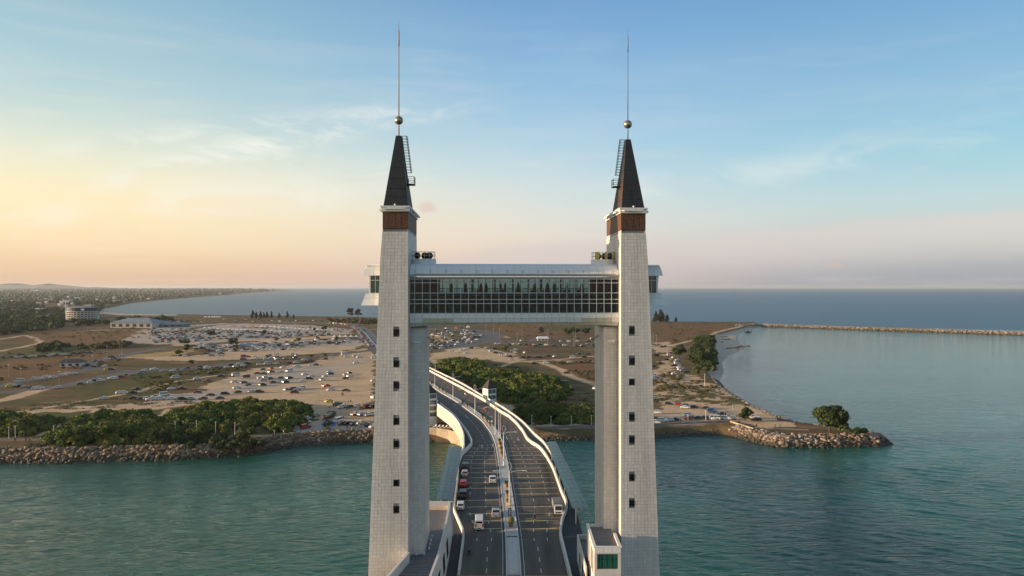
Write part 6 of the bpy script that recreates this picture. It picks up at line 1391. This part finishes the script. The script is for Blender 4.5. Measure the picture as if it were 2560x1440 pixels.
RAW += rd('20,325,w 140,300,d 235,262,k 330,265,e 505,238,t 520,205,t 560,180,w 740,160,w 905,195,p 1070,187,w 1165,165,d 1230,182,s 1320,135,b 1545,158,k 1550,113,k 1680,122,w 1690,140,w 1860,127,n 1910,108,e 2040,120,w 2110,77,k 2190,107,w 2260,62,w 2330,92,w 2410,52,k 1110,312,wv 1510,335,w 1680,372,g 1725,238,k 1930,280,k 2190,265,wv 2370,300,dv 2155,385,w 2330,398,k 2400,440,g 2210,492,w 2000,600,k 2220,572,k 2460,562,w 1735,622,d 1510,572,d 1905,678,G 1600,685,d 1400,690,s 1245,693,k 1045,688,w 840,693,w 920,618,wv 670,700,w 605,688,w 490,692,g 370,672,n 770,658,w 1230,507,k 1035,512,w 800,525,n 420,520,k 350,578,k 200,582,w 120,582,w', 280, 900, 7.11)
RAW += rd('365,742,wv 680,687,w 780,697,w 920,647,w 1040,660,w 1250,620,w 1360,582,w 1450,587,w 190,842,y 270,835,w 350,847,k 480,857,e 690,887,w 780,882,w 1130,867,w 1600,802,g 1800,765,w 1890,730,k 2000,732,w 2220,682,w 2400,657,d 2510,612,k 1880,447,k 2080,437,w 2130,497,y 2220,502,d 2370,302,w 2130,300,w 2240,267,k 2430,222,w 30,265,w 130,268,e 220,262,r 320,264,w 400,260,w 500,264,k 590,252,w 690,247,w 790,247,k 880,242,k 980,232,w 1070,217,w 1130,217,k 1220,215,w 1280,212,w 1460,192,k 1560,182,k 1660,167,k 1790,172,k 2040,1088,w', 0, 860, 8)
RAW += rd('230,440,k 305,435,w 360,425,k 430,465,w 495,480,w 605,492,w 660,435,k 600,450,w 550,457,w 730,435,w 850,432,w 940,432,k 900,467,w 960,490,k 1020,500,k 1025,513,w 1055,527,w 1100,515,w 1125,537,k 1145,572,w 1160,467,w 1200,450,w 1190,485,w 1310,487,w 1280,542,k 1355,540,k 1450,542,k 1495,540,k 1590,527,k 1665,532,w 1885,548,wv 2020,540,k 2180,524,w 1950,502,k 2065,502,k 1410,610,k 1565,605,w 1745,602,k 1840,598,w 1990,600,d 2165,602,k 1810,727,d 2155,914,w 2170,357,w 2065,353,k 1935,348,w 1835,351,w 1740,350,w 2115,318,w 1945,318,k 1265,341,w 970,381,w 1030,380,y 1120,384,k 1250,383,w 1320,388,k 1415,393,w 1490,391,k 1565,395,w 1660,398,k 1740,393,k 1785,398,w 1995,405,w 2140,408,k', 1040, 780, 4.8)
RAW += rd('270,357,w 230,432,w 435,377,d 490,367,k 325,552,k 410,692,d 265,762,k 545,637,k 600,507,r 600,537,w 690,592,w 760,640,w 740,662,s 740,690,w 680,742,k 740,740,w 790,777,w 820,800,w 820,824,w 860,842,s 940,877,k 697,910,w 300,950,w 280,985,w 265,1020,w 340,972,w 262,1412,w', 1600, 820, 8)
RAW += rd('215,266,k 315,272,r 365,285,g 378,304,w 460,299,k 595,312,k 645,337,b 660,352,b 740,372,k 85,357,w 75,458,w 150,437,w 220,432,w 285,427,k 415,385,w 405,415,d 515,412,k 558,414,k 665,417,wv 785,416,w 845,413,w 1060,405,w 1090,432,k', 1620, 940, 4)
RAW += [(88, 1068, 'k'), (92, 1071, 'w'), (118, 1063, 'w'), (223, 1095, 'w')]
def region(px, py):
    if px > 1600: return ('above the river wall right of the towers', 'cars on the right sandy lot') if py > 990 else ('along the beach track right of the towers', 'cars along the beach track')
    if px > 1000: return ('on dirt tracks behind the gate', 'cars on the tracks behind the gate') if py > 874 else ('on the lot under the corridor', 'cars on the lot under the corridor')
    if py > 1005 and px > 600: return ('between thicket and left tower', 'cars in the sandy corner by the left tower')
    if px > 560 and py > 912: return ('on the pale sand lot', 'cars on the pale sand lot')
    if px > 560: return ('on the road above the sand lot', 'cars along the road above the sand lot')
    if py > 1040: return ('on the left thicket track', 'cars in the left thicket')
    if py > 935 and px > 270: return ('on the grass above left thicket', 'cars on the grassy lot')
    if py < 896 and px < 240: return ('in the far row on dry field', 'cars in the far left row')
    return ('on the far left roads', 'cars along the far left roads')
rows_ = {}
cars_ = []
for px, py, c in RAW:
    kind = 'van' if c.endswith('v') else None; c = c[0] if c[0] != 'g' or True else c
    kind = kind or ('pickup' if rng.random() < .05 else rng.choice(['saloon', 'hatchback', 'suv'], p=[.38, .34, .28])); kind = str(kind); reg, grp = region(px, py); cars_.append([px, py, CN[c], kind, reg, grp])
for q in cars_: rows_.setdefault((q[4], q[2], q[3]), []).append(q)
KN = {'saloon': 'saloon car', 'hatchback': 'hatchback', 'suv': 'tall car', 'van': 'van', 'pickup': 'pickup'}
for key, L_ in rows_.items():
    L_.sort(key=lambda q: q[0])
    for i, q in enumerate(L_):
        q.append('%s %s %s' % (key[1], KN[key[2]], key[0]) if len(L_) == 1 else '%s %s from the left %s' % (ORD[i] + ' ' + key[1], KN[key[2]], key[0]))
cars_.sort(key=lambda q: -q[1])
def heading(px, py):
    """How the cars stand: nose-on in the near corner, aslant on the lots, along the roads farther off."""
    r = rng.uniform(-.14, .14)
    if px > 1600: return (R(-12) if py > 1000 else R(15)) + r + (math.pi if rng.random() < .5 else 0)
    if px > 1000: return R(rng.choice([0, 8, 180, 20, 60])) + r
    if py > 1005: return R(60) + r + (math.pi if rng.random() < .6 else 0)
    if py > 915 and px > 560: return R(float(rng.choice([50, 62, 240, 20, 235]))) + r
    if py > 935: return R(float(rng.choice([25, 35, 210, 200]))) + r
    return R(float(rng.choice([22, 30, 202]))) + r
far_parts = []
FARM = {}
def far_car_add(x, y, z, rz, kind, colour):
    FARM.setdefault((kind, colour), []).append((x, y, z, rz))
for i, (px, py, c, kind, reg, grp, lab) in enumerate(cars_):
    x, y = pt(px, py + (6 if py > 1000 else 3 if py > 900 else 1.5), 3.06); dz = 3.08
    hd_ = heading(px, py)
    if i < 292: car(x, y + .9, dz, hd_, kind, c, lab, grp, near=(i < 190))
    else: far_car_add(x, y, dz, hd_, kind, c)
# the packed far lots and the queue on the approach road: too many and too small to pick out singly
cols = ['white'] * 9 + ['silver'] * 3 + ['black'] * 7 + ['grey'] * 3 + ['dark red'] * 2 + ['blue', 'beige', 'red']
def scatter(poly, n, hds, rowgap=None):
    P = np.array(P3(poly)); k_ = 0; t_ = 0; occ = []
    while k_ < n and t_ < n * 30:
        t_ += 1; px = rng.uniform(min(q[0] for q in poly), max(q[0] for q in poly)); py = rng.uniform(min(q[1] for q in poly), max(q[1] for q in poly)); x, y = pt(px, py, 3.06)
        if rowgap: y = round(y / rowgap) * rowgap + rng.uniform(-.5, .5)
        if not inside(P, np.array([x]), np.array([y]))[0] or any(abs(x - a) < 3.6 and abs(y - b_) < 3.0 for a, b_ in occ[-400:]): continue
        occ.append((x, y)); far_car_add(x, y, 3.08, R(float(rng.choice(hds))) + rng.uniform(-.1, .1), str(rng.choice(['saloon', 'hatchback', 'suv', 'van'], p=[.33, .3, .3, .07])), str(rng.choice(cols))); k_ += 1
scatter([(380, 822), (470, 818), (560, 826), (700, 829), (800, 829), (830, 833), (830, 838), (700, 846), (560, 848), (440, 858), (380, 858)], 330, [20, 25, 200], 6)
scatter([(500, 858), (560, 866), (640, 860), (740, 856), (760, 866), (740, 874), (620, 880), (540, 880), (470, 872)], 130, [10, 15, 190], 6)
scatter([(1080, 822), (1140, 818), (1180, 824), (1215, 838), (1205, 850), (1160, 862), (1120, 868), (1080, 872)], 95, [10, 30, 160, 200], 6)
scatter([(560, 797), (700, 799), (800, 803), (860, 806), (700, 806), (560, 804)], 26, [0, 180])
scatter([(740, 850), (900, 846), (930, 852), (860, 862), (750, 866)], 36, [8, 188], 7)
scatter([(440, 884), (470, 886), (560, 884), (560, 890), (450, 892)], 10, [12])
scatter([(600, 893), (760, 888), (760, 898), (600, 902)], 14, [12, 60])
scatter([(1250, 860), (1500, 858), (1500, 868), (1250, 866)], 12, [5, 185])
scatter([(420, 800), (520, 806), (500, 812), (400, 812)], 20, [5, 185])
for i, p in enumerate(resample(CTR, 6.5)):
    if i > 70: break
    d = (Vector(CTR[min(len(CTR) - 1, 5)]) - Vector(CTR[0])).normalized(); j = min(range(len(CTR) - 1), key=lambda q: (CTR[q] - p).length); d = (CTR[j + 1] - CTR[j]).normalized(); s_ = Vector((d.y, -d.x, 0))
    for off in (-3, -6.5):
        if rng.random() < .85: far_car_add(p.x + s_.x * off, p.y + s_.y * off, 3.24, math.atan2(d.y, d.x) + (0 if off < 0 else math.pi), 'saloon' if rng.random() < .5 else 'suv', str(rng.choice(['white', 'silver', 'black', 'red', 'pale pink', 'dark red'])))
V = {}; 
def flat_mesh(name, items, label):
    bym = {}
    for (kind, colour), L_ in items.items():
        me = car_meshes(kind, colour)[6]; co = np.array([v.co[:] for v in me.vertices]); me.calc_loop_triangles(); tri = np.array([t.vertices[:] for t in me.loop_triangles]); mi = np.array([t.material_index for t in me.loop_triangles])
        for x, y, z, rz in L_:
            c_, s_ = math.cos(rz), math.sin(rz); P = co.copy(); P[:, 0] = co[:, 0] * c_ - co[:, 1] * s_ + x; P[:, 1] = co[:, 0] * s_ + co[:, 1] * c_ + y; P[:, 2] += z
            bym.setdefault('p', []).append((P, tri, mi, colour))
    mats = [M_cg, M_tyre] + [paint(c) for c in PAINT]; idx_ = {c: i + 2 for i, c in enumerate(PAINT)}; v, f = join([(a, b_) for a, b_, _, _ in bym['p']])
    me = npmesh(name, v, f, mats); m = np.concatenate([np.where(mi == 0, idx_[c], np.where(mi == 1, 0, 1)) for _, _, mi, c in bym['p']]); me.polygons.foreach_set('material_index', m.astype(np.int32)); me.update()
    return tag(link(name, me), label, None, None, 'stuff')
flat_mesh('far_parked_cars', FARM, 'hundreds of small cars packed in the far lots and queueing on the approach road')

# ------------------------------------------------------------------ people on the lots
def crowd(s, ox, oy, k, reg, grp):
    L_ = [(ox + float(a) / k, oy + float(b_) / k, c) for a, b_, c in (q.split(',') for q in s.split())]; L_.sort(); seen = {}
    for px, py, c in L_: seen.setdefault(c, []).append((px, py))
    for c, Q in seen.items():
        for i, (px, py) in enumerate(Q):
            x, y = pt(px, py, 3.06); person(x, y, 3.08, rng.uniform(0, 6.3), c, ('person in %s %s' % (c, reg) if len(Q) == 1 else '%s person in %s from the left %s' % (ORD[i], c, reg)), grp)
crowd('1545,790,black 1560,788,black 1580,786,black 1165,255,red 1180,258,grey 1195,620,red', 640, 880, 7.2, 'standing out on the pale sand lot', 'people on the sand lot')
crowd('1665,925,black 1707,925,blue 1385,980,black 1400,945,white 1330,1030,black 1610,960,red 2030,985,black 1930,965,black 1795,1375,black 1855,1370,white 1890,1378,grey 1400,1200,black 1490,1330,white 1575,1220,red 1200,1240,white 1280,1405,black 1325,1400,grey 1640,1395,black', 640, 880, 7.2, 'among the cars by the left tower', 'people in the sandy corner')
crowd('430,98,black 460,100,white 418,96,grey 105,205,black 118,208,black', 1620, 940, 4, 'on the dry ground above the right sandy lot', 'people above the right lot')
crowd('520,325,black 530,328,red 1298,440,black 1315,440,white 910,472,pink 1270,520,red 1320,520,grey 1085,518,black 320,470,grey 635,455,white', 1620, 940, 4, 'on the sandy point right of the towers', 'people on the sandy point')
crowd('350,985,white 378,990,red 970,975,black 985,973,black 1070,985,grey', 1260, 860, 4.8, 'strolling on the promenade seen through the gate', 'promenade walkers')
crowd('1075,712,red 1220,670,white 1090,560,black', 480, 960, 5.33, 'on the promenade left of the left tower', 'promenade walkers on the left')
crowd('330,740,black 375,742,red 400,742,red 190,745,black', 0, 960, 5.12, 'sitting or standing on the far left promenade', 'people on the far left promenade')
# blue tarpaulin, pennant, boat
b = MB(); P = [pt(a, b_, 3.3) for a, b_ in [(803, 1061), (812, 1050), (838, 1051), (836, 1062), (818, 1066)]]; n_ = len(P)
b.add([(x, y, 3.15) for x, y in P] + [(x, y, 3.22 + .1 * (i % 2)) for i, (x, y) in enumerate(P)], [tuple(range(n_)), tuple(range(n_, 2 * n_))] + [(i, (i + 1) % n_, n_ + (i + 1) % n_, n_ + i) for i in range(n_)])
tag(b.build('tarpaulin', mat('blue_tarp', (.02, .09, .42), .55, .3, .5)), 'bright blue tarpaulin spread on the ground among the cars', 'tarpaulin')
x, y = pt(1831, 1032, 3); e = empty('feather_banner', (x, y, 3), 0, 'tall white feather banner standing by the dark bush on the sandy lot', 'banner'); b = MB(); b.bar((-.2, 0, 0), (-.2, 0, 3.6), .05); b.build('pole', M_steel, e); b = MB(); b.hexa([(q, w_, z) for z, wd_ in ((.7, .3), (3.5, .22)) for q, w_ in ((-.17, -.02), (wd_, -.02), (wd_, .02), (-.17, .02))]); b.build('cloth', M_paint, e)
x, y = pt(1870, 831, 0); e = empty('fishing_boat', (x, y, 0), 0, 'small dark fishing boat with raised ends moored off the lagoon beach', 'boat'); b = MB()
b.add([(-5, 0, 1.8), (-3.4, -1, .9), (-3.4, 1, .9), (3.4, -1, .9), (3.4, 1, .9), (5.2, 0, 2.0), (-3.6, 0, -.2), (3.6, 0, -.2)], [(0, 1, 2), (1, 3, 4, 2), (3, 5, 4), (0, 6, 1), (1, 6, 7, 3), (3, 7, 5), (0, 2, 6), (2, 4, 7, 6), (4, 5, 7)]); b.build('hull', M_dark, e)
b = MB(); b.bar((-4.6, 0, 1), (-4.6, 0, 5.5), .2); b.bar((4.9, 0, 1), (4.9, 0, 5), .25); b.build('mast', M_dark, e); b = MB(); b.box(-1, 1.2, -.7, .7, .9, 2.2); b.build('cabin', M_dark, e)

# ------------------------------------------------------------------ lamp posts
def postlamp(px, ptop, pbase, z, label, grp, head=True, col=M_paint):
    x, y = pt(px, pbase, z); h = (pbase - ptop) * y / F; e = empty('lamp_post', (x, y, z), 0, label, 'lamp post', grp)
    b = MB(); b.cone((0, 0, 0), .10 + y * .00008, .05 + y * .00008, 0, h, 6); b.build('pole', col, e)
    b = MB(); w = .30 if head else .5 + y * .0003
    if head: b.cone((0, 0, 0), .12, .36, h - .05, h + .22, 8); b.build('lantern', M_paint, e)
    else: b.box(-w, w, -.15, .15, h - .1, h + .1); b.build('lamp_head', M_paint, e)
for i, (px, a, c) in enumerate(((22, 1069, 1096), (38, 1066, 1094), (134, 1066, 1092), (198, 1066, 1092), (383, 1057, 1086), (438, 1056, 1086), (491, 1053, 1084), (539, 1056, 1084), (587, 1058, 1092), (686, 1078, 1092))):
    postlamp(px, a, c, 3, ORD[i] + ' white promenade lamp from the left edge, along the left thicket', 'left promenade lamps')
for i, (px, a, c) in enumerate(((1329.5, 1040, 1064), (1377.5, 1042, 1063), (1428.5, 1041.5, 1063), (1478.5, 1040, 1062))): postlamp(px, a, c, 3.1, ORD[i] + ' promenade lamp from the left, in front of the thicket in the gate', 'promenade lamps in the gate')
for i, (px, a, c) in enumerate(((1764.5, 1027, 1050), (1810.5, 1027, 1040), (1720, 1037, 1052))): postlamp(px, a, c, 3.1, ['lamp post between the parked cars on the right lot, middle one', 'lamp post near the white feather banner on the right lot', 'leftmost lamp post among cars on the right lot'][i], 'lamps on the right lot')
postlamp(1762, 936, 965, 3, 'tall grey lamp post beside the sloping beach wall', 'lamps by the beach')
for i, (px, a, c) in enumerate(((22, 912, 945), (52, 921, 940), (148, 928, 962), (165, 892, 930), (231, 889, 915), (267, 865, 895), (305, 852, 885), (425, 882, 904), (547, 880, 905), (676, 826, 846), (704, 857, 875), (832, 862, 892), (913, 856, 891), (725, 818, 838), (512, 800, 830), (834, 810, 832), (840, 836, 852), (850, 836, 852))):
    postlamp(px, a, c, 3, ORD[i] + ' tall thin road lamp counted in a sweep over the left lots', 'tall road lamps left', False, M_steel)
for i, (px, a, c) in enumerate(((1293, 834, 864), (1305, 824, 852), (1369, 824, 862), (1435, 832, 865), (1439, 818, 846), (1249, 822, 846), (1215, 812, 838), (1234, 812, 836), (1633, 832, 858), (1641, 838, 866))):
    postlamp(px, a, c, 3, ORD[i] + ' thin tall road lamp among those beyond the gate and right tower', 'tall road lamps beyond the gate', False, M_steel)

# ------------------------------------------------------------------ far buildings, tents
M_bl = mat('far_wall', (.52, .48, .42), .8, .15, .05); M_bd = mat('far_dark', (.05, .05, .055), .8); M_roofb = mat('blue_grey_roof', (.22, .25, .28), .6, .1, .05)
def round_block():
    x, y = pt(205, 804, 3); k = y / F; w = 74 * k / 2; h = 26 * k; e = empty('round_building', (x, y, 3), 0, 'round cream multi-storey building with dark top storey at far left', 'building'); n = 28; st = 5
    P = lambda a, r, z: (r * math.cos(a), r * math.sin(a) * .8, z)
    b = MB(); b.cone((0, 0, 0), w * .93, w * .93, 0, h * .95, n); b.v = [(p[0], p[1] * .8, p[2]) for p in b.v]; b.build('core', M_bd, e)
    for s in range(st + 1):
        b = MB(); z0, z1 = h * s / st - .5, h * s / st + 1.0
        for i in range(n): a, c = 2 * math.pi * i / n, 2 * math.pi * (i + 1) / n; b.hexa([P(a, w * .94, z0), P(a, w, z0), P(c, w, z0), P(c, w * .94, z0), P(a, w * .94, z1), P(a, w, z1), P(c, w, z1), P(c, w * .94, z1)])
        b.build('floor_band', M_bl, e)
    b = MB()
    for i in range(n): a = 2 * math.pi * (i + .5) / n; b.bar(P(a, w * .98, 0), P(a, w * .98, h), 1.2)
    b.build('columns', M_bl, e)
    b = MB(); b.cone((0, 0, 0), w * 1.0, w * 1.02, h + .6, h + 6.2, n); b.v = [(p[0], p[1] * .8, p[2]) for p in b.v]; b.build('top_storey', mat('dark_band', (.03, .035, .045), .5), e)
    b = MB(); b.cone((0, 0, 0), w * 1.05, w * .4, h + 6.2, h + 8.0, n); b.v = [(p[0], p[1] * .8, p[2]) for p in b.v]; b.build('roof', M_roofb, e)
    b = MB(); q = P(-1.1, w * 1.02, h + 3.2); b.box(q[0] - 2.5, q[0] + 2.5, q[1] - .6, q[1] - .2, q[2] - 1.5, q[2] + 1.5); b.build('sign_panel', M_paint, e)
round_block()
def hall(px0, px1, pyb, pyt, dep, label, roofm, wallm, name='hall', ins=.25, rz=0):
    x0, y = pt(px0, pyb, 3); x1, _ = pt(px1, pyb, 3); k = y / F; H = (pyb - pyt) * k; w = x1 - x0; e = empty(name, ((x0 + x1) / 2, y, 3), rz, label, 'building'); h = w / 2
    b = MB(); b.box(-h, h, 0, dep, 0, H * .55); b.build('wall', wallm, e)
    b = MB(); o = 1.0; b.add([(-h - o, -o, H * .55), (h + o, -o, H * .55), (h + o, dep + o, H * .55), (-h - o, dep + o, H * .55), (-h + w * ins, dep / 2, H), (h - w * ins, dep / 2, H)], [(0, 1, 5, 4), (1, 2, 5), (2, 3, 4, 5), (3, 0, 4), (3, 2, 1, 0)]); b.build('roof', roofm, e)
    for i in range(max(3, int(w / 9))): q = MB(); a = -h + w * (i + .2) / max(3, int(w / 9)); q.box(a, a + w * .5 / max(3, int(w / 9)), -.15, .05, H * .12, H * .42); q.build('opening', M_bd, e)
hall(276, 380, 820, 796, 40, 'pale hall with wide blue grey hipped roof beyond the dry field', M_roofb, M_bl)
hall(390, 458, 818, 806, 22, 'low covered walkway with blue grey roof right of the pale hall', M_roofb, mat('dark_grey_wall', (.18, .19, .2), .8), 'shed')  # walkway walls in one even dark grey
hall(152, 200, 917, 899, 9, 'small white kiosk with dark sloping roof on the far left field', mat('kiosk_roof', (.04, .04, .045), .6), M_paint, 'kiosk', .1, R(12))
hall(1344, 1371, 852, 842, 12, 'small white flat building on the grass seen under the corridor', M_paint, M_bl, 'kiosk', .05)
hall(172, 192, 749, 744, 60, 'small pale stand roof far beyond the round building', M_paint, M_bl, 'grandstand')
hall(72, 97, 732, 726, 60, 'pale distant building on the left horizon plain', M_paint, M_bl, 'distant_building')
x, y = pt(164, 790, 3); e = empty('floodlight_mast', (x, y, 3), 0, 'tall floodlight mast left of the round building', 'mast'); b = MB(); b.cone((0, 0, 0), 1.2, .7, 0, 36 * y / F, 6); b.build('pole', M_paint, e); b = MB(); b.box(-6, 6, -.5, .5, 34 * y / F, 40 * y / F); b.build('lamp_panel', mat('lamp_panel', (.45, .47, .5), .5), e)
M_tentw = mat('tent_white', (.70, .68, .64), .7); M_tentp = mat('tent_pinkish', (.62, .42, .34), .8); M_tento = mat('tent_orange', (.5, .16, .05), .8)
def tent(px, py, w, h, m, label, grp, name='pavilion_tent', flat=False):
    x, y = pt(px, py, 3); k = y / F; s = w * k / 2; H = h * k; e = empty(name, (x, y, 3), rng.uniform(-.1, .1), label, 'tent', grp)
    b = MB(); b.add([(-s, -s, H * .45), (s, -s, H * .45), (s, s, H * .45), (-s, s, H * .45)] + ([(-s * .3, 0, H), (s * .3, 0, H)] if flat else [(-s * .3, -s * .3, H * .62), (s * .3, -s * .3, H * .62), (s * .3, s * .3, H * .62), (-s * .3, s * .3, H * .62), (0, 0, H)]),
        [(0, 1, 5, 4), (1, 2, 5), (2, 3, 4, 5), (3, 0, 4)] if flat else [(0, 1, 5, 4), (1, 2, 6, 5), (2, 3, 7, 6), (3, 0, 4, 7), (4, 5, 8), (5, 6, 8), (6, 7, 8), (7, 4, 8)]); b.build('canopy', m, e)
    b = MB()
    for a, c in ((-1, -1), (1, -1), (1, 1), (-1, 1)): b.bar((a * s * .95, c * s * .95, 0), (a * s * .95, c * s * .95, H * .46), .2)
    b.build('poles', M_steel, e)
for i, px in enumerate((835.5, 849.5, 863.5, 877.5, 890.5)): tent(px, 846, 12, 10, M_tentw, ORD[i] + ' white pointed pavilion from the left in the row beside the approach road', 'pointed pavilions by the approach road')
for i, px in enumerate((514, 523, 531, 536, 542, 548)): tent(px, 796, 9, 7, M_tentw, ORD[i] + ' small white pointed pavilion from the left near the bay shore', 'pointed pavilions near the bay shore')
tk = 0
for k_, (xa, xb, ya, yb, m_, w) in enumerate(((574, 655, 815, 818, M_tentp, 9), (512, 545, 820, 822, M_tentw, 7), (560, 700, 823, 829, M_tentw, 8), (655, 770, 816, 824, M_tentw, 9), (770, 830, 823, 826, M_tentw, 8))):
    nn = max(4, int((xb - xa) / 9.5)); nmz = ['in the pinkish market row farthest back', 'in the short white row at the left of the market', 'in the long white middle market row', 'in the white market row left of the round tree', 'in the last white row beside the round tree'][k_]
    for i in range(nn): t = i / (nn - 1); tent(xa + (xb - xa) * t, ya + (yb - ya) * t + 2, w, 4.6, M_tento if (m_ is M_tentp and i % 4 == 1) else m_, '%s stall tent %s' % (ORD[i], nmz), 'market stall tents', 'stall_tent', True)
for px, py, m_, w, lb in ((606, 866, mat('awning_blue', (.16, .28, .42), .7), 16, 'pale blue awning among the packed cars, left one'), (621, 865, mat('awning_blue', (.16, .28, .42), .7), 14, 'pale blue awning among the packed cars, right one'), (672, 859, M_tentp, 22, 'pink red awning in the packed car lot'), (718, 866, M_tentw, 12, 'white awning right of the pink red one'),
                          (731, 857, mat('awning_yellow', (.6, .5, .08), .7), 8, 'yellow awning in the packed car lot'), (706, 828, mat('awning_green', (.12, .25, .22), .7), 14, 'green grey awning at the market'), (568, 869, M_tentw, 9, 'white dome-like tent at the left of the packed cars'), (832, 852, M_tentw, 9, 'white tent below the leftmost pointed pavilion'), (1140, 825, M_tento, 10, 'orange red awning under the corridor'), (1170, 822, M_tentw, 10, 'white awning under the left corridor half')):
    tent(px, py, w, 8, m_, lb, 'awnings in the lots', 'awning', True)
# scattered far houses on the plain
hb = MB()
for _ in range(130):
    px = rng.uniform(-60, 560); py = 724.5 + 75 * rng.uniform(0, 1) ** 2.0; x, y = pt(px, py, 3)
    if not inside(WOOD[0], np.array([x]), np.array([y]))[0]: continue
    s = rng.uniform(5, 13) * (.6 + y / 6000); h_ = rng.uniform(6, 11) * (.8 + y / 7000); s *= .8; h_ *= .7; hb.box(x - s, x + s, y - s * .7, y + s * .7, 3, 3 + h_, int(rng.integers(0, 3))); hb.box(x - s * 1.05, x + s * 1.05, y - s * .75, y + s * .75, 3 + h_, 4 + h_, int(rng.integers(0, 3)))
tag(hb.build('distant_houses', [M_bl, M_paint, M_roofb]), 'pale houses scattered through the far woodland', None, None, 'stuff')
# driftwood logs on the beach, fence line on the slope
for i, (a, c) in enumerate(((1812, 848), (1805, 842), (1795, 856), (1832, 870), (1860, 866))):
    x, y = pt(a, c, 1.5); b = MB((x, y, 1.4)); b.bar((x - 7, y - 3, 1.5), (x + 7, y + 4, 1.6), .9, n=6); b.bar((x - 2, y, 1.5), (x + 4, y - 6, 1.7), .6, n=5)
    tag(b.build('driftwood', M_bark, None, False, (x, y, 1.4)), ORD[i] + ' dark driftwood pile counted along the pale beach of the lagoon', 'driftwood', 'driftwood on the beach')

# ------------------------------------------------------------------ air
hz = MB().box(-42000, 42000, -400, 46000, -7.2, 103).build('haze', [])
hm = bpy.data.materials.new('haze'); hm.use_nodes = True; n_ = hm.node_tree.nodes; n_.clear(); o_ = n_.new('ShaderNodeOutputMaterial'); v_ = n_.new('ShaderNodeVolumePrincipled')
v_.inputs['Color'].default_value = (.80, .85, .90, 1); v_.inputs['Density'].default_value = 1 / 28000; v_.inputs['Anisotropy'].default_value = .2; hm.node_tree.links.new(v_.outputs[0], o_.inputs['Volume']); hz.data.materials.append(hm)
tag(hz, 'thin evening haze over land and sea', None, None, 'stuff')
